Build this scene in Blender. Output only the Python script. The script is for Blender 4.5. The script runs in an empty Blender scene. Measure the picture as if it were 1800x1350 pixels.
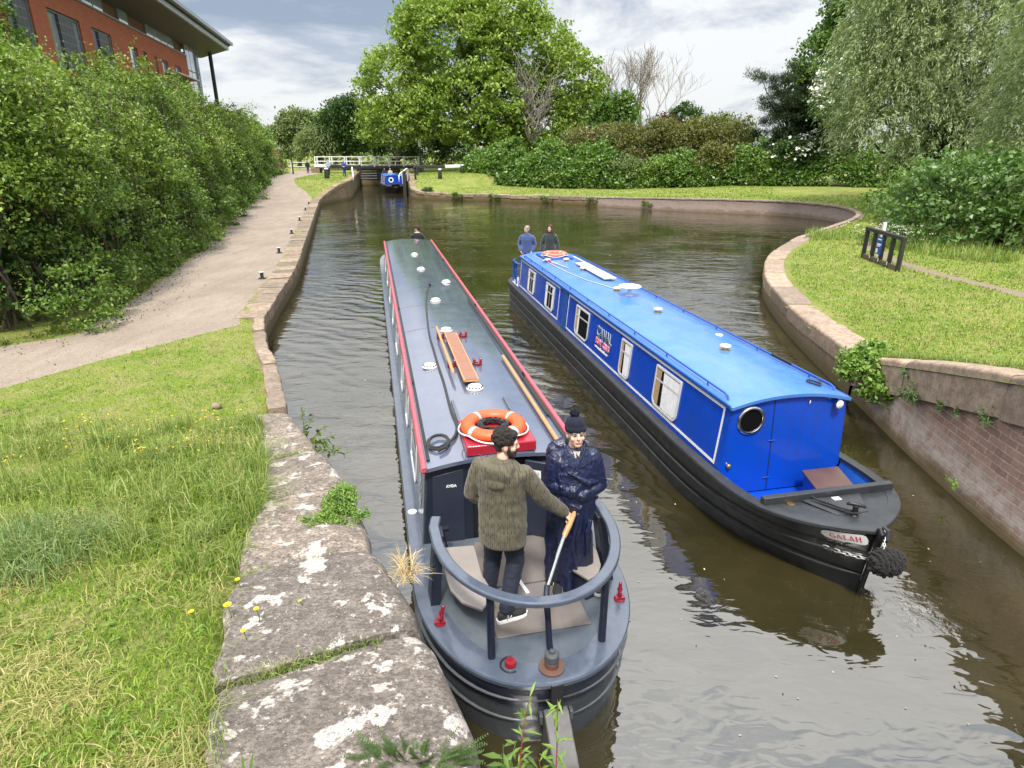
import bpy, bmesh, math, random
import numpy as np
from math import radians as R, sin, cos, pi, sqrt, atan2, tan
from mathutils import Vector, Matrix, Euler, noise as mnoise
from mathutils.geometry import delaunay_2d_cdt

random.seed(7)
rng = np.random.default_rng(11)
scene = bpy.context.scene
col = scene.collection

# ---------------------------------------------------------------- mesh builder
class MB:
    def __init__(s):
        s.v = []; s.f = []; s.uv = None
    def add(s, vs, fs):
        o = len(s.v)
        s.v.extend([tuple(p) for p in vs])
        s.f.extend([tuple(i + o for i in f) for f in fs])
    def box(s, c, size, rot=None):
        hx, hy, hz = size[0]/2, size[1]/2, size[2]/2
        P = [Vector((x*hx, y*hy, z*hz)) for x in (-1, 1) for y in (-1, 1) for z in (-1, 1)]
        if rot is not None:
            M = rot if isinstance(rot, Matrix) else Euler(rot).to_matrix()
            P = [M @ p for p in P]
        c = Vector(c)
        s.add([p + c for p in P], [(0,1,3,2),(4,6,7,5),(0,4,5,1),(2,3,7,6),(0,2,6,4),(1,5,7,3)])
    def bar(s, a, b, w, h, up=(0,0,1)):
        a = Vector(a); b = Vector(b); d = (b-a); L = d.length; d.normalize()
        u = Vector(up); sd = d.cross(u)
        if sd.length < 1e-4: sd = d.cross(Vector((0,1,0)))
        sd.normalize(); u2 = sd.cross(d)
        M = Matrix((d, sd, u2)).transposed()
        s.box((a+b)/2, (L, w, h), M)
    def tube(s, pts, r, n=8, caps=True, sx=1.0):
        pts = [Vector(p) for p in pts]
        rr = r if hasattr(r, '__len__') else [r]*len(pts)
        rings = []; prev = None
        for i, p in enumerate(pts):
            if i == 0: t = pts[1]-p
            elif i == len(pts)-1: t = p-pts[i-1]
            else: t = (pts[i+1]-p).normalized() + (p-pts[i-1]).normalized()
            if t.length < 1e-9: t = Vector((0,0,1))
            t.normalize()
            if prev is None:
                a = Vector((0,0,1)) if abs(t.z) < .9 else Vector((1,0,0))
                u = t.cross(a).normalized()
            else:
                u = (prev - t*prev.dot(t))
                if u.length < 1e-6: u = t.cross(Vector((0.3,0.5,.8)))
                u.normalize()
            prev = u; w = t.cross(u)
            rings.append([p + (u*cos(2*pi*k/n)*sx + w*sin(2*pi*k/n))*rr[i] for k in range(n)])
        s.loft(rings, True, caps)
    def loft(s, rings, closed=True, caps=True):
        n = len(rings[0]); vs = [p for r in rings for p in r]; fs = []
        for i in range(len(rings)-1):
            for k in range(n if closed else n-1):
                a = i*n+k; b = i*n+(k+1) % n
                fs.append((a, b, b+n, a+n))
        if caps and closed:
            fs.append(tuple(reversed(range(n))))
            fs.append(tuple((len(rings)-1)*n+k for k in range(n)))
        s.add(vs, fs)
    def cyl(s, a, b, r0, r1=None, n=16):
        s.tube([a, b], [r0, r0 if r1 is None else r1], n)
    def lathe(s, prof, c=(0,0,0), n=24, M=None, caps=True):
        rings = []
        c = Vector(c)
        for r, z in prof:
            ring = [Vector((r*cos(2*pi*k/n), r*sin(2*pi*k/n), z)) for k in range(n)]
            if M is not None: ring = [M @ p for p in ring]
            rings.append([p + c for p in ring])
        s.loft(rings, True, caps)
    def torus(s, c, R0, r, n=48, m=14, M=None, a0=0, a1=2*pi, flat=1.0, grow=0.0):
        c = Vector(c); full = abs(a1-a0-2*pi) < 1e-6
        rings = []
        cnt = n if full else n+1
        for i in range(cnt):
            a = a0 + (a1-a0)*i/n
            ring = []
            for k in range(m):
                b = 2*pi*k/m
                p = Vector(((R0+(r+grow)*cos(b))*cos(a), (R0+(r+grow)*cos(b))*sin(a), (r*flat+grow)*sin(b)))
                if M is not None: p = M @ p
                ring.append(p+c)
            rings.append(ring)
        if full: rings.append(rings[0])
        s.loft(rings, True, not full)
    def prism(s, poly, z0, z1):
        n = len(poly)
        vs = [(x, y, z0) for x, y in poly] + [(x, y, z1) for x, y in poly]
        fs = [tuple(reversed(range(n))), tuple(range(n, 2*n))]
        fs += [(k, (k+1) % n, n+(k+1) % n, n+k) for k in range(n)]
        s.add(vs, fs)
    def plate(s, poly3, nrm, t):
        """flat polygon (3D points) given a thickness t along nrm"""
        n = len(poly3); nv = Vector(nrm)*t
        vs = [Vector(p) for p in poly3] + [Vector(p)+nv for p in poly3]
        fs = [tuple(reversed(range(n))), tuple(range(n, 2*n))]
        fs += [(k, (k+1) % n, n+(k+1) % n, n+k) for k in range(n)]
        s.add(vs, fs)
    def sphere(s, c, r, n=12, m=8, M=None):
        rx, ry, rz = r if hasattr(r, '__len__') else (r, r, r)
        c = Vector(c); rings = []
        for i in range(m+1):
            t = -pi/2 + pi*i/m
            tt = max(cos(t), 1e-3)
            ring = [Vector((rx*tt*cos(2*pi*k/n), ry*tt*sin(2*pi*k/n), rz*sin(t))) for k in range(n)]
            if M is not None: ring = [M @ p for p in ring]
            rings.append([p + c for p in ring])
        s.loft(rings, True, True)
    def build(s, name, mat, parent=None, smooth=False, bevel=0, loc=None, rot=None, segs=2, weld=True):
        me = bpy.data.meshes.new(name)
        me.from_pydata(s.v, [], s.f)
        if weld or bevel:
            bm = bmesh.new(); bm.from_mesh(me)
            if weld: bmesh.ops.remove_doubles(bm, verts=bm.verts, dist=1e-5)
            bmesh.ops.recalc_face_normals(bm, faces=bm.faces)
            bm.to_mesh(me); bm.free()
        o = bpy.data.objects.new(name, me); col.objects.link(o)
        if mat is not None:
            for m in (mat if isinstance(mat, (list, tuple)) else [mat]): me.materials.append(m)
        if parent is not None: o.parent = parent
        if loc is not None: o.location = loc
        if rot is not None: o.rotation_euler = rot
        if bevel:
            b = o.modifiers.new('bevel', 'BEVEL'); b.width = bevel; b.segments = segs; b.limit_method = 'ANGLE'; b.angle_limit = R(35)
            b.harden_normals = False
        if smooth or bevel:
            me.polygons.foreach_set('use_smooth', [True]*len(me.polygons))
            if bevel or smooth == 'auto':
                shade_auto(me)
        return o

def shade_auto(me, ang=35):
    bm = bmesh.new(); bm.from_mesh(me)
    a = R(ang)
    for e in bm.edges:
        if len(e.link_faces) == 2:
            e.smooth = e.calc_face_angle(0) < a
    bm.to_mesh(me); bm.free()

def tag(o, label=None, cat=None, group=None, kind=None):
    if label: o['label'] = label
    if cat: o['category'] = cat
    if group: o['group'] = group
    if kind: o['kind'] = kind
    return o

def thing(name, label, cat, loc=(0,0,0), rotz=0, group=None):
    o = bpy.data.objects.new(name, None); col.objects.link(o)
    o.empty_display_size = .2
    o.location = loc; o.rotation_euler = (0, 0, rotz)
    return tag(o, label, cat, group)

def copy_tree(o, parent=None):
    c = o.copy(); col.objects.link(c); c.parent = parent
    for ch in list(o.children): copy_tree(ch, c)
    return c

def np_mesh(name, V, n, mat, parent=None, k=4, smooth=False):
    """V: (n*k,3) array; n faces of k verts each."""
    me = bpy.data.meshes.new(name)
    me.vertices.add(n*k); me.vertices.foreach_set('co', np.ascontiguousarray(V, dtype=np.float32).ravel())
    me.loops.add(n*k); me.loops.foreach_set('vertex_index', np.arange(n*k, dtype=np.int32))
    me.polygons.add(n); me.polygons.foreach_set('loop_start', np.arange(0, n*k, k, dtype=np.int32))
    me.update(); me.validate()
    o = bpy.data.objects.new(name, me); col.objects.link(o)
    me.materials.append(mat)
    if parent is not None: o.parent = parent
    return o

def text_mesh(txt, size, depth=0.004, bold=0.0, squash=1.0):
    cu = bpy.data.curves.new('lettering', 'FONT'); cu.body = txt; cu.size = size; cu.extrude = depth
    cu.align_x = 'CENTER'; cu.align_y = 'CENTER'; cu.offset = bold
    cu.resolution_u = 3
    o = bpy.data.objects.new('lettering', cu); col.objects.link(o)
    dg = bpy.context.evaluated_depsgraph_get(); dg.update()
    me = bpy.data.meshes.new_from_object(o.evaluated_get(dg))
    bpy.data.objects.remove(o); bpy.data.curves.remove(cu)
    if squash != 1.0:
        for v in me.vertices: v.co.x *= squash
    return me

def put_text(name, txt, size, M, mat, parent=None, depth=.003, bold=0.0, squash=1.0):
    me = text_mesh(txt, size, depth, bold, squash)
    me.transform(M)
    me.materials.clear(); me.materials.append(mat)
    o = bpy.data.objects.new(name, me); col.objects.link(o)
    if parent is not None: o.parent = parent
    return o

def frame_matrix(o, x, y):
    x = Vector(x).normalized(); y = Vector(y).normalized(); z = x.cross(y)
    M = Matrix((x, y, z)).transposed().to_4x4(); M.translation = Vector(o)
    return M

def remeshed(mb, name, voxel, mat, parent=None, smooth_it=4, fac=.5, wrinkle=None, deci=None):
    me = bpy.data.meshes.new(name); me.from_pydata(mb.v, [], mb.f)
    bm = bmesh.new(); bm.from_mesh(me)
    bmesh.ops.recalc_face_normals(bm, faces=bm.faces); bm.to_mesh(me); bm.free()
    o = bpy.data.objects.new(name, me); col.objects.link(o)
    m = o.modifiers.new('r', 'REMESH'); m.mode = 'VOXEL'; m.voxel_size = voxel
    if smooth_it:
        sm = o.modifiers.new('s', 'SMOOTH'); sm.iterations = smooth_it; sm.factor = fac
    if deci:
        d = o.modifiers.new('d', 'DECIMATE'); d.ratio = deci
    dg = bpy.context.evaluated_depsgraph_get(); dg.update()
    me2 = bpy.data.meshes.new_from_object(o.evaluated_get(dg))
    bpy.data.objects.remove(o); bpy.data.meshes.remove(me)
    me2.name = name
    if wrinkle:
        amp, sc = wrinkle[:2]; st = wrinkle[2] if len(wrinkle) > 2 else (1, 1, 1)
        n = len(me2.vertices); nr = [v.normal.copy() for v in me2.vertices]
        for v, q in zip(me2.vertices, nr):
            p = Vector((v.co.x*sc*st[0], v.co.y*sc*st[1], v.co.z*sc*st[2]))
            w = mnoise.noise(p) ; w = (1-abs(w)*2)*.6 + mnoise.noise(p*2.3)*.4
            v.co += q*(amp*w)
    me2.materials.clear(); me2.materials.append(mat)
    me2.polygons.foreach_set('use_smooth', [True]*len(me2.polygons))
    ob = bpy.data.objects.new(name, me2); col.objects.link(ob)
    if parent is not None: ob.parent = parent
    return ob

# ---------------------------------------------------------------- materials
def new_mat(name):
    m = bpy.data.materials.new(name); m.use_nodes = True
    nt = m.node_tree; nt.nodes.clear()
    out = nt.nodes.new('ShaderNodeOutputMaterial')
    b = nt.nodes.new('ShaderNodeBsdfPrincipled')
    nt.links.new(b.outputs[0], out.inputs[0])
    return m, nt, b, out
def N(nt, t, **kw):
    n = nt.nodes.new(t)
    for k, v in kw.items(): setattr(n, k, v)
    return n
def ramp(nt, fac, stops, interp='LINEAR'):
    r = N(nt, 'ShaderNodeValToRGB'); r.color_ramp.interpolation = interp
    e = r.color_ramp.elements
    while len(e) < len(stops): e.new(.5)
    for el, (p, c) in zip(e, stops):
        el.position = p
        el.color = (c[0], c[1], c[2], 1) if hasattr(c, '__len__') else (c, c, c, 1)
    nt.links.new(fac, r.inputs[0]); return r.outputs[0]
def tex_noise(nt, vec, scale, detail=4, rough=.55, dist=0.0):
    n = N(nt, 'ShaderNodeTexNoise'); n.inputs['Scale'].default_value = scale
    n.inputs['Detail'].default_value = detail; n.inputs['Roughness'].default_value = rough
    n.inputs['Distortion'].default_value = dist
    if vec is not None: nt.links.new(vec, n.inputs['Vector'])
    return n.outputs['Fac']
def coords(nt, which='Object', scale=None, rot=None):
    t = N(nt, 'ShaderNodeTexCoord'); o = t.outputs[which]
    if which == 'World':
        pass
    if scale is not None or rot is not None:
        mp = N(nt, 'ShaderNodeMapping')
        if scale is not None: mp.inputs['Scale'].default_value = scale
        if rot is not None: mp.inputs['Rotation'].default_value = rot
        nt.links.new(o, mp.inputs[0]); o = mp.outputs[0]
    return o
def wpos(nt, scale=None, rot=None):
    g = N(nt, 'ShaderNodeNewGeometry'); o = g.outputs['Position']
    if scale is not None or rot is not None:
        mp = N(nt, 'ShaderNodeMapping')
        if scale is not None: mp.inputs['Scale'].default_value = scale
        if rot is not None: mp.inputs['Rotation'].default_value = rot
        nt.links.new(o, mp.inputs[0]); o = mp.outputs[0]
    return o
def mixc(nt, fac, a, b, mode='MIX'):
    m = N(nt, 'ShaderNodeMix', data_type='RGBA', blend_type=mode)
    for i, x in ((0, fac), (6, a), (7, b)):
        if isinstance(x, (int, float)): m.inputs[i].default_value = x
        elif hasattr(x, '__len__'): m.inputs[i].default_value = (x[0], x[1], x[2], 1)
        else: nt.links.new(x, m.inputs[i])
    return m.outputs[2]
def math_(nt, op, a, b=None, clamp=False):
    m = N(nt, 'ShaderNodeMath', operation=op); m.use_clamp = clamp
    for i, x in ((0, a), (1, b)):
        if x is None: continue
        if isinstance(x, (int, float)): m.inputs[i].default_value = x
        else: nt.links.new(x, m.inputs[i])
    return m.outputs[0]
def bump(nt, b, h, strength=.3, dist=.02):
    n = N(nt, 'ShaderNodeBump'); n.inputs['Strength'].default_value = strength; n.inputs['Distance'].default_value = dist
    nt.links.new(h, n.inputs['Height']); nt.links.new(n.outputs[0], b.inputs['Normal'])
    return n

def paint(name, c, rough=.35, dirt=.25, metal=0, dirtc=None, scale=6, coat=0, spec=.5, bmp=.0, scratch=0, streak=0, rust=0, wear=0, band=None):
    m, nt, b, out = new_mat(name)
    v = coords(nt)
    n1 = tex_noise(nt, v, scale, 6, .65)
    dk = dirtc or tuple(x*.45 for x in c)
    f = ramp(nt, n1, [(.35, 0), (.75, dirt)])
    cc = mixc(nt, f, c, dk)
    if scratch:
        vs = coords(nt, scale=(1.2, 9, 9))
        s1 = tex_noise(nt, vs, 9, 5, .8)
        sf = ramp(nt, s1, [(.66, 0), (.72, scratch)])
        cc = mixc(nt, sf, cc, (.45, .43, .4))
    if wear:
        wf_ = ramp(nt, tex_noise(nt, coords(nt, scale=(.6, 1, 1)), 1.6, 7, .68, .6), [(.42, 0), (.70, wear)])
        cc = mixc(nt, wf_, cc, tuple(min(1, x*.75+.10) for x in c))
    if band:
        sz_ = N(nt, 'ShaderNodeSeparateXYZ'); nt.links.new(v, sz_.inputs[0])
        zz_ = math_(nt, 'ADD', sz_.outputs[2], math_(nt, 'MULTIPLY', math_(nt, 'SUBTRACT', n1, .5), .12))
        cc = mixc(nt, ramp(nt, zz_, [(band[0]-.02, 1), (band[0]+.02, 0)]), cc, band[1])
    if streak:
        st = tex_noise(nt, coords(nt, scale=(7, 7, .55)), 1.5, 6, .72, .2)
        cc = mixc(nt, ramp(nt, st, [(.46, 0), (.72, streak)]), cc, tuple(x*.35+.02 for x in c))
    if rust:
        r1 = tex_noise(nt, v, 11, 8, .75)
        cc = mixc(nt, ramp(nt, r1, [(.66, 0), (.70, rust)]), cc, (.16, .065, .03))
    nt.links.new(cc, b.inputs['Base Color'])
    rr = ramp(nt, tex_noise(nt, v, scale*1.7, 4, .6), [(.3, max(rough-.1, .03)), (.75, rough+.12)])
    nt.links.new(rr, b.inputs['Roughness'])
    b.inputs['Metallic'].default_value = metal
    b.inputs['Specular IOR Level'].default_value = spec
    b.inputs['Coat Weight'].default_value = coat
    b.inputs['Coat Roughness'].default_value = .08
    if bmp:
        bump(nt, b, tex_noise(nt, v, scale*.5, 3), bmp, .02)
    return m

def plain(name, c, rough=.6, metal=0, spec=.5):
    m, nt, b, out = new_mat(name)
    v = coords(nt)
    n1 = tex_noise(nt, v, 14, 4, .6)
    cc = mixc(nt, ramp(nt, n1, [(.35, 0), (.8, .35)]), c, tuple(x*.6 for x in c))
    nt.links.new(cc, b.inputs['Base Color'])
    b.inputs['Roughness'].default_value = rough; b.inputs['Metallic'].default_value = metal
    b.inputs['Specular IOR Level'].default_value = spec
    return m

def fabric(name, c, rough=.85, sheen=.2, scale=30, wr=.25):
    m, nt, b, out = new_mat(name)
    v = coords(nt)
    n1 = tex_noise(nt, v, 9, 5, .6)
    cc = mixc(nt, ramp(nt, n1, [(.3, 0), (.8, .5)]), c, tuple(x*.55 for x in c))
    nt.links.new(cc, b.inputs['Base Color'])
    b.inputs['Roughness'].default_value = rough
    b.inputs['Sheen Weight'].default_value = sheen
    h = tex_noise(nt, coords(nt, scale=(1, 1, .45)), scale*.5, 4, .6, .5)
    bump(nt, b, h, wr, .03)
    return m

def leaf_mat(name, cols, rough=.5, trans=.3, nscale=.5, spec=.35):
    """cols: three leaf greens; each leaf picks its own, drifting softly through the crown"""
    m, nt, b, out = new_mat(name)
    g = N(nt, 'ShaderNodeNewGeometry')
    ri = g.outputs['Random Per Island']
    nz = tex_noise(nt, wpos(nt), nscale, 3, .6)
    f = math_(nt, 'ADD', math_(nt, 'MULTIPLY', ri, .55), math_(nt, 'MULTIPLY', nz, .6))
    f = math_(nt, 'SUBTRACT', f, .1)
    cc = ramp(nt, f, [(.12, cols[0]), (.5, cols[1]), (.9, cols[2])])
    nt.links.new(cc, b.inputs['Base Color'])
    b.inputs['Roughness'].default_value = rough
    b.inputs['Specular IOR Level'].default_value = spec
    t = N(nt, 'ShaderNodeBsdfTranslucent')
    tc = mixc(nt, 1.0, cc, (1.1, 1.25, .55), 'MULTIPLY')
    nt.links.new(tc, t.inputs['Color'])
    mx = N(nt, 'ShaderNodeMixShader'); mx.inputs[0].default_value = trans
    nt.links.new(b.outputs[0], mx.inputs[1]); nt.links.new(t.outputs[0], mx.inputs[2])
    nt.links.new(mx.outputs[0], out.inputs[0])
    return m
# ---------------------------------------------------------------- camera, light, sky
cam = bpy.data.cameras.new('camera'); co = bpy.data.objects.new('camera', cam); col.objects.link(co)
co.location = (0, 0, 4.8); co.rotation_euler = (R(90-20.6), 0, 0)
cam.sensor_width = 36; cam.lens = 36*1085/1800; cam.clip_start = .05; cam.clip_end = 6000
scene.camera = co
scene.view_settings.view_transform = 'Standard'; scene.view_settings.look = 'None'
scene.view_settings.exposure = 0.72; scene.view_settings.gamma = 1.0
scene.cycles.max_bounces = 6; scene.cycles.diffuse_bounces = 3; scene.cycles.glossy_bounces = 3
scene.cycles.transmission_bounces = 4; scene.cycles.transparent_max_bounces = 4
scene.cycles.caustics_reflective = False; scene.cycles.caustics_refractive = False

SUN_EL, SUN_AZ = 60, 184      # azimuth measured from +Y clockwise
sd = Vector((sin(R(SUN_AZ))*cos(R(SUN_EL)), cos(R(SUN_AZ))*cos(R(SUN_EL)), sin(R(SUN_EL))))
sl = bpy.data.lights.new('sun', 'SUN'); so = bpy.data.objects.new('sun', sl); col.objects.link(so)
sl.energy = 2.9; sl.angle = R(8); sl.color = (1, .95, .87)
so.rotation_euler = (-sd).to_track_quat('-Z', 'Y').to_euler()
so.location = (-20, -20, 40)

w = bpy.data.worlds.new('World'); scene.world = w; w.use_nodes = True
nt = w.node_tree; nt.nodes.clear()
wo = N(nt, 'ShaderNodeOutputWorld')
sky = N(nt, 'ShaderNodeTexSky'); sky.sky_type = 'NISHITA'; sky.sun_disc = False
sky.sun_elevation = R(SUN_EL); sky.sun_rotation = R(SUN_AZ)
b1 = N(nt, 'ShaderNodeBackground'); b1.inputs[1].default_value = .10
nt.links.new(sky.outputs[0], b1.inputs[0])
tc = N(nt, 'ShaderNodeTexCoord')
sx = N(nt, 'ShaderNodeSeparateXYZ'); nt.links.new(tc.outputs['Generated'], sx.inputs[0])
zc = math_(nt, 'MAXIMUM', sx.outputs[2], 0.0)
den = math_(nt, 'ADD', zc, .26)
cx_ = math_(nt, 'DIVIDE', sx.outputs[0], den); cy_ = math_(nt, 'DIVIDE', sx.outputs[1], den)
cb = N(nt, 'ShaderNodeCombineXYZ'); nt.links.new(cx_, cb.inputs[0]); nt.links.new(cy_, cb.inputs[1])
cb.inputs[2].default_value = 3.7
cl = tex_noise(nt, cb.outputs[0], 1.25, 10, .6, .35)
cloudc = ramp(nt, cl, [(.36, (.40, .475, .61)), (.43, (.57, .64, .76)), (.475, (.86, .89, .95)), (.53, (1.16, 1.16, 1.16))])
low = ramp(nt, zc, [(0.0, 0.55), (.16, 0.0)])
cloudc = mixc(nt, low, cloudc, (.86, .88, .92))
gain = ramp(nt, zc, [(0.0, .185), (.22, .185), (.5, .38), (1.0, .75)])
gain = math_(nt, 'MULTIPLY', gain, 2.9)
b2 = N(nt, 'ShaderNodeBackground'); nt.links.new(cloudc, b2.inputs[0]); nt.links.new(gain, b2.inputs[1])
ms = N(nt, 'ShaderNodeMixShader'); ms.inputs[0].default_value = .88
nt.links.new(b1.outputs[0], ms.inputs[1]); nt.links.new(b2.outputs[0], ms.inputs[2])
nt.links.new(ms.outputs[0], wo.inputs[0])

# ---------------------------------------------------------------- plan of the canal (x, y, top of wall)
LEFT = [(1.6,-2.2,2.3), (.55,1.2,1.85), (-.12,2.52,1.6), (-.72,3.9,1.4), (-1.31,5.01,1.25), (-2.14,6.84,1.05),
        (-3.72,9.44,.84), (-4.69,11.7,.74), (-5.66,13.7,.7), (-6.62,16.1,.66), (-7.28,19,.65), (-8.31,23.8,.65), (-10.1,30.5,.65),
        (-11.85,37.1,.65), (-14.9,48.5,.65), (-18,60.2,.65), (-18.1,62.5,1.0), (-17.8,66,1.6), (-17.4,69.5,1.95), (-19.2,79,2.0), (-23.7,102,2.0)]
RIGHT = [(6.3,-3,3.2), (6.38,4.5,2.75), (6.41,6.0,2.45), (6.45,7.3,2.16), (6.62,9.2,1.68), (6.8,10.6,1.3), (6.98,12.0,.92), (7.5,15.5,.8), (8.06,18.5,.78),
         (9.0,22,.75), (10.9,26.4,.78), (14.2,31.5,.8), (17.6,35.5,.85), (21,39.4,.95), (22.9,42.6,1.05), (23.6,46,1.12), (22.8,49.3,1.15), (20,52.2,1.15),
         (14.7,55.2,1.08), (8,60.3,.85), (0,65.9,.68), (-6,68.6,.68), (-10.4,70.2,.85), (-11.7,73.5,1.5), (-12.4,79,1.95), (-13.6,85,2.0), (-17.2,102,2.0)]

def resample(poly, ds):
    P = [Vector(p) for p in poly]; out = [P[0]]
    # Catmull-Rom through the points
    for i in range(len(P)-1):
        p0 = P[max(i-1, 0)]; p1 = P[i]; p2 = P[i+1]; p3 = P[min(i+2, len(P)-1)]
        n = max(1, int(round((p2-p1).length/ds)))
        for k in range(1, n+1):
            t = k/n
            q = .5*((2*p1)+(p2-p0)*t+(2*p0-5*p1+4*p2-p3)*t*t+(3*p1-p0-3*p2+p3)*t**3)
            out.append(q)
    return out
Lf = resample(LEFT, 1.0); Rf = resample(RIGHT, 1.0)

def seg_nearest(PX, PY, line):
    best = np.full(PX.shape, 1e9); zz = np.zeros(PX.shape)
    for a, b in zip(line[:-1], line[1:]):
        dx, dy = b.x-a.x, b.y-a.y; L2 = dx*dx+dy*dy+1e-9
        t = np.clip(((PX-a.x)*dx+(PY-a.y)*dy)/L2, 0, 1)
        d = np.hypot(PX-(a.x+t*dx), PY-(a.y+t*dy))
        m = d < best
        best = np.where(m, d, best); zz = np.where(m, a.z+t*(b.z-a.z), zz)
    return best, zz
def vnoise(x, y, s):
    return (np.sin(x*s*1.7+1.3*np.sin(y*s*1.1))+np.sin(y*s*1.9+1.7*np.sin(x*s*.8+2)))*.5
def height(x, y):
    x = np.atleast_1d(np.asarray(x, float)); y = np.atleast_1d(np.asarray(y, float))
    dl, zl = seg_nearest(x, y, Lf); dr, zr = seg_nearest(x, y, Rf)
    left = dl < dr
    d = np.where(left, dl, dr)
    zL = zl + 0.0*dl
    zR = zr + np.clip((dr-1.0)*.05, 0, .6)
    z = np.where(left, zL, zR)
    z = z + np.where(d > 1.2, vnoise(x, y, .55)*.03, 0)
    far = np.clip((np.hypot(x, y)-140)/400, 0, 1)
    return z*(1-far) + (2.0+far*3)*far
def hz(x, y): return float(height(x, y)[0])

def in_poly(px, py, poly):
    c = np.zeros(px.shape, bool); n = len(poly); j = n-1
    for i in range(n):
        xi, yi = poly[i][0], poly[i][1]; xj, yj = poly[j][0], poly[j][1]
        cond = ((yi > py) != (yj > py)) & (px < (xj-xi)*(py-yi)/((yj-yi) if yj != yi else 1e-9)+xi)
        c ^= cond; j = i
    return c

CANAL = [(p.x, p.y) for p in Lf] + [(p.x, p.y) for p in reversed(Rf)]
PATH = [(-24,8.2), (-11.9,13.0), (-10.75,15.4), (-11.4,18.5), (-12.3,22), (-14.2,29), (-16.4,36.3), (-20.2,48), (-24.2,61.5), (-28.2,76), (-31.6,92), (-34.4,104), (-38,121), (-34,122),
        (-29.6,103), (-27.0,92), (-25.6,82), (-24.6,74), (-22.3,67), (-18.75,60.3), (-15.65,48.6), (-12.6,37.2), (-10.85,30.6), (-9.05,23.9), (-8.0,19), (-7.4,16.3), (-6.95,15.3), (-8.6,12.6), (-9.5,10.6), (-12.4,7.2), (-24,2.5)]
PATH = [(p.x, p.y) for p in resample([(x, y, 0) for x, y in PATH], 1.5)]
# footworn track on the right bank, behind the railing
TRACK = [(14.05,14), (14.1,18.7), (14.1,22.5), (14.75,25.6), (16.65,29.8), (19.2,33.6), (22.2,38), (22.7,37.7), (19.65,33.3), (17.1,29.5), (15.2,25.3), (14.55,22.4), (14.5,18.7), (14.6,14)]
TRACK = [(p.x, p.y) for p in resample([(x, y, 0) for x, y in TRACK], .8)]

pts = [Vector(p) for p in CANAL]; edges = [(i, (i+1) % len(CANAL)) for i in range(len(CANAL))]
for ring in (PATH, TRACK):
    o0 = len(pts); pts += [Vector(p) for p in ring]; edges += [(o0+i, o0+(i+1) % len(ring)) for i in range(len(ring))]
def scatter(x0, x1, y0, y1, s, hole=None):
    for x in np.arange(x0, x1, s):
        for y in np.arange(y0, y1, s):
            q = (x+random.uniform(-.3, .3)*s, y+random.uniform(-.3, .3)*s)
            if hole and hole[0] < q[0] < hole[1] and hole[2] < q[1] < hole[3]: continue
            pts.append(Vector(q))
scatter(-14, 24, 0, 34, .8)
scatter(-6, 1, 0, 10.5, .22)
scatter(-46, 40, -6, 126, 2.0, (-14, 24, 0, 34))
scatter(-160, 160, -30, 260, 12, (-46, 40, -6, 126))
scatter(-2000, 2000, -300, 3000, 200, (-160, 160, -30, 260))
cv, ce, cf, _, _, _ = delaunay_2d_cdt(pts, edges, [], 0, 1e-4)
vx = np.array([v.x for v in cv]); vy = np.array([v.y for v in cv])
vz = height(vx, vy)
dl, _a = seg_nearest(vx, vy, Lf); dr, _a = seg_nearest(vx, vy, Rf)
de = np.minimum(dl, dr); vz = vz - np.where(de < .35, .12, 0)
wl_ = np.interp(vy, [1.2, 2.5, 3.7, 5.0, 6.8, 8.7, 9.5], [1.6, 1.55, 1.52, 1.28, .95, .62, .4])
vz = vz - np.where((dl < wl_-.12) & (dl < dr) & (vy < 9.6), .42, 0)
vz = vz - np.where((dl >= wl_-.12) & (dl < wl_+.5) & (dl < dr) & (vy < 9.6), .05, 0)
tri = np.array([f[:3] for f in cf if len(f) == 3])
cxm = vx[tri].mean(1); cym = vy[tri].mean(1)
inC = in_poly(cxm, cym, CANAL); inP = in_poly(cxm, cym, PATH); inT = in_poly(cxm, cym, TRACK)
def sub_mesh(name, mask, mat):
    t = tri[mask]; u, inv = np.unique(t, return_inverse=True)
    me = bpy.data.meshes.new(name)
    me.from_pydata(np.stack([vx[u], vy[u], vz[u]], 1).tolist(), [], inv.reshape(-1, 3).tolist())
    bm = bmesh.new(); bm.from_mesh(me); bmesh.ops.recalc_face_normals(bm, faces=bm.faces)
    for f in bm.faces:
        if f.normal.z < 0: f.normal_flip()
        f.smooth = True
    bm.to_mesh(me); bm.free()
    o = bpy.data.objects.new(name, me); col.objects.link(o); me.materials.append(mat)
    return tag(o, kind='structure')

# grass-covered ground
m, nt, b, out = new_mat('turf'); M_turf = m
p = wpos(nt)
n1 = tex_noise(nt, p, .45, 5, .6); n2 = tex_noise(nt, p, 2.3, 5, .65); n3 = tex_noise(nt, p, 26, 5, .7)
c1 = ramp(nt, n1, [(.3, (.115, .185, .022)), (.5, (.19, .255, .038)), (.72, (.30, .30, .08))])
c2 = mixc(nt, ramp(nt, n2, [(.42, 0), (.66, .8)]), c1, (.34, .29, .13))
c3 = mixc(nt, ramp(nt, n3, [(.34, .75), (.56, 0)]), c2, (.05, .075, .012))
nt.links.new(c3, b.inputs['Base Color']); b.inputs['Roughness'].default_value = .9
b.inputs['Specular IOR Level'].default_value = .15
bump(nt, b, n3, .9, .05)
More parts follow.
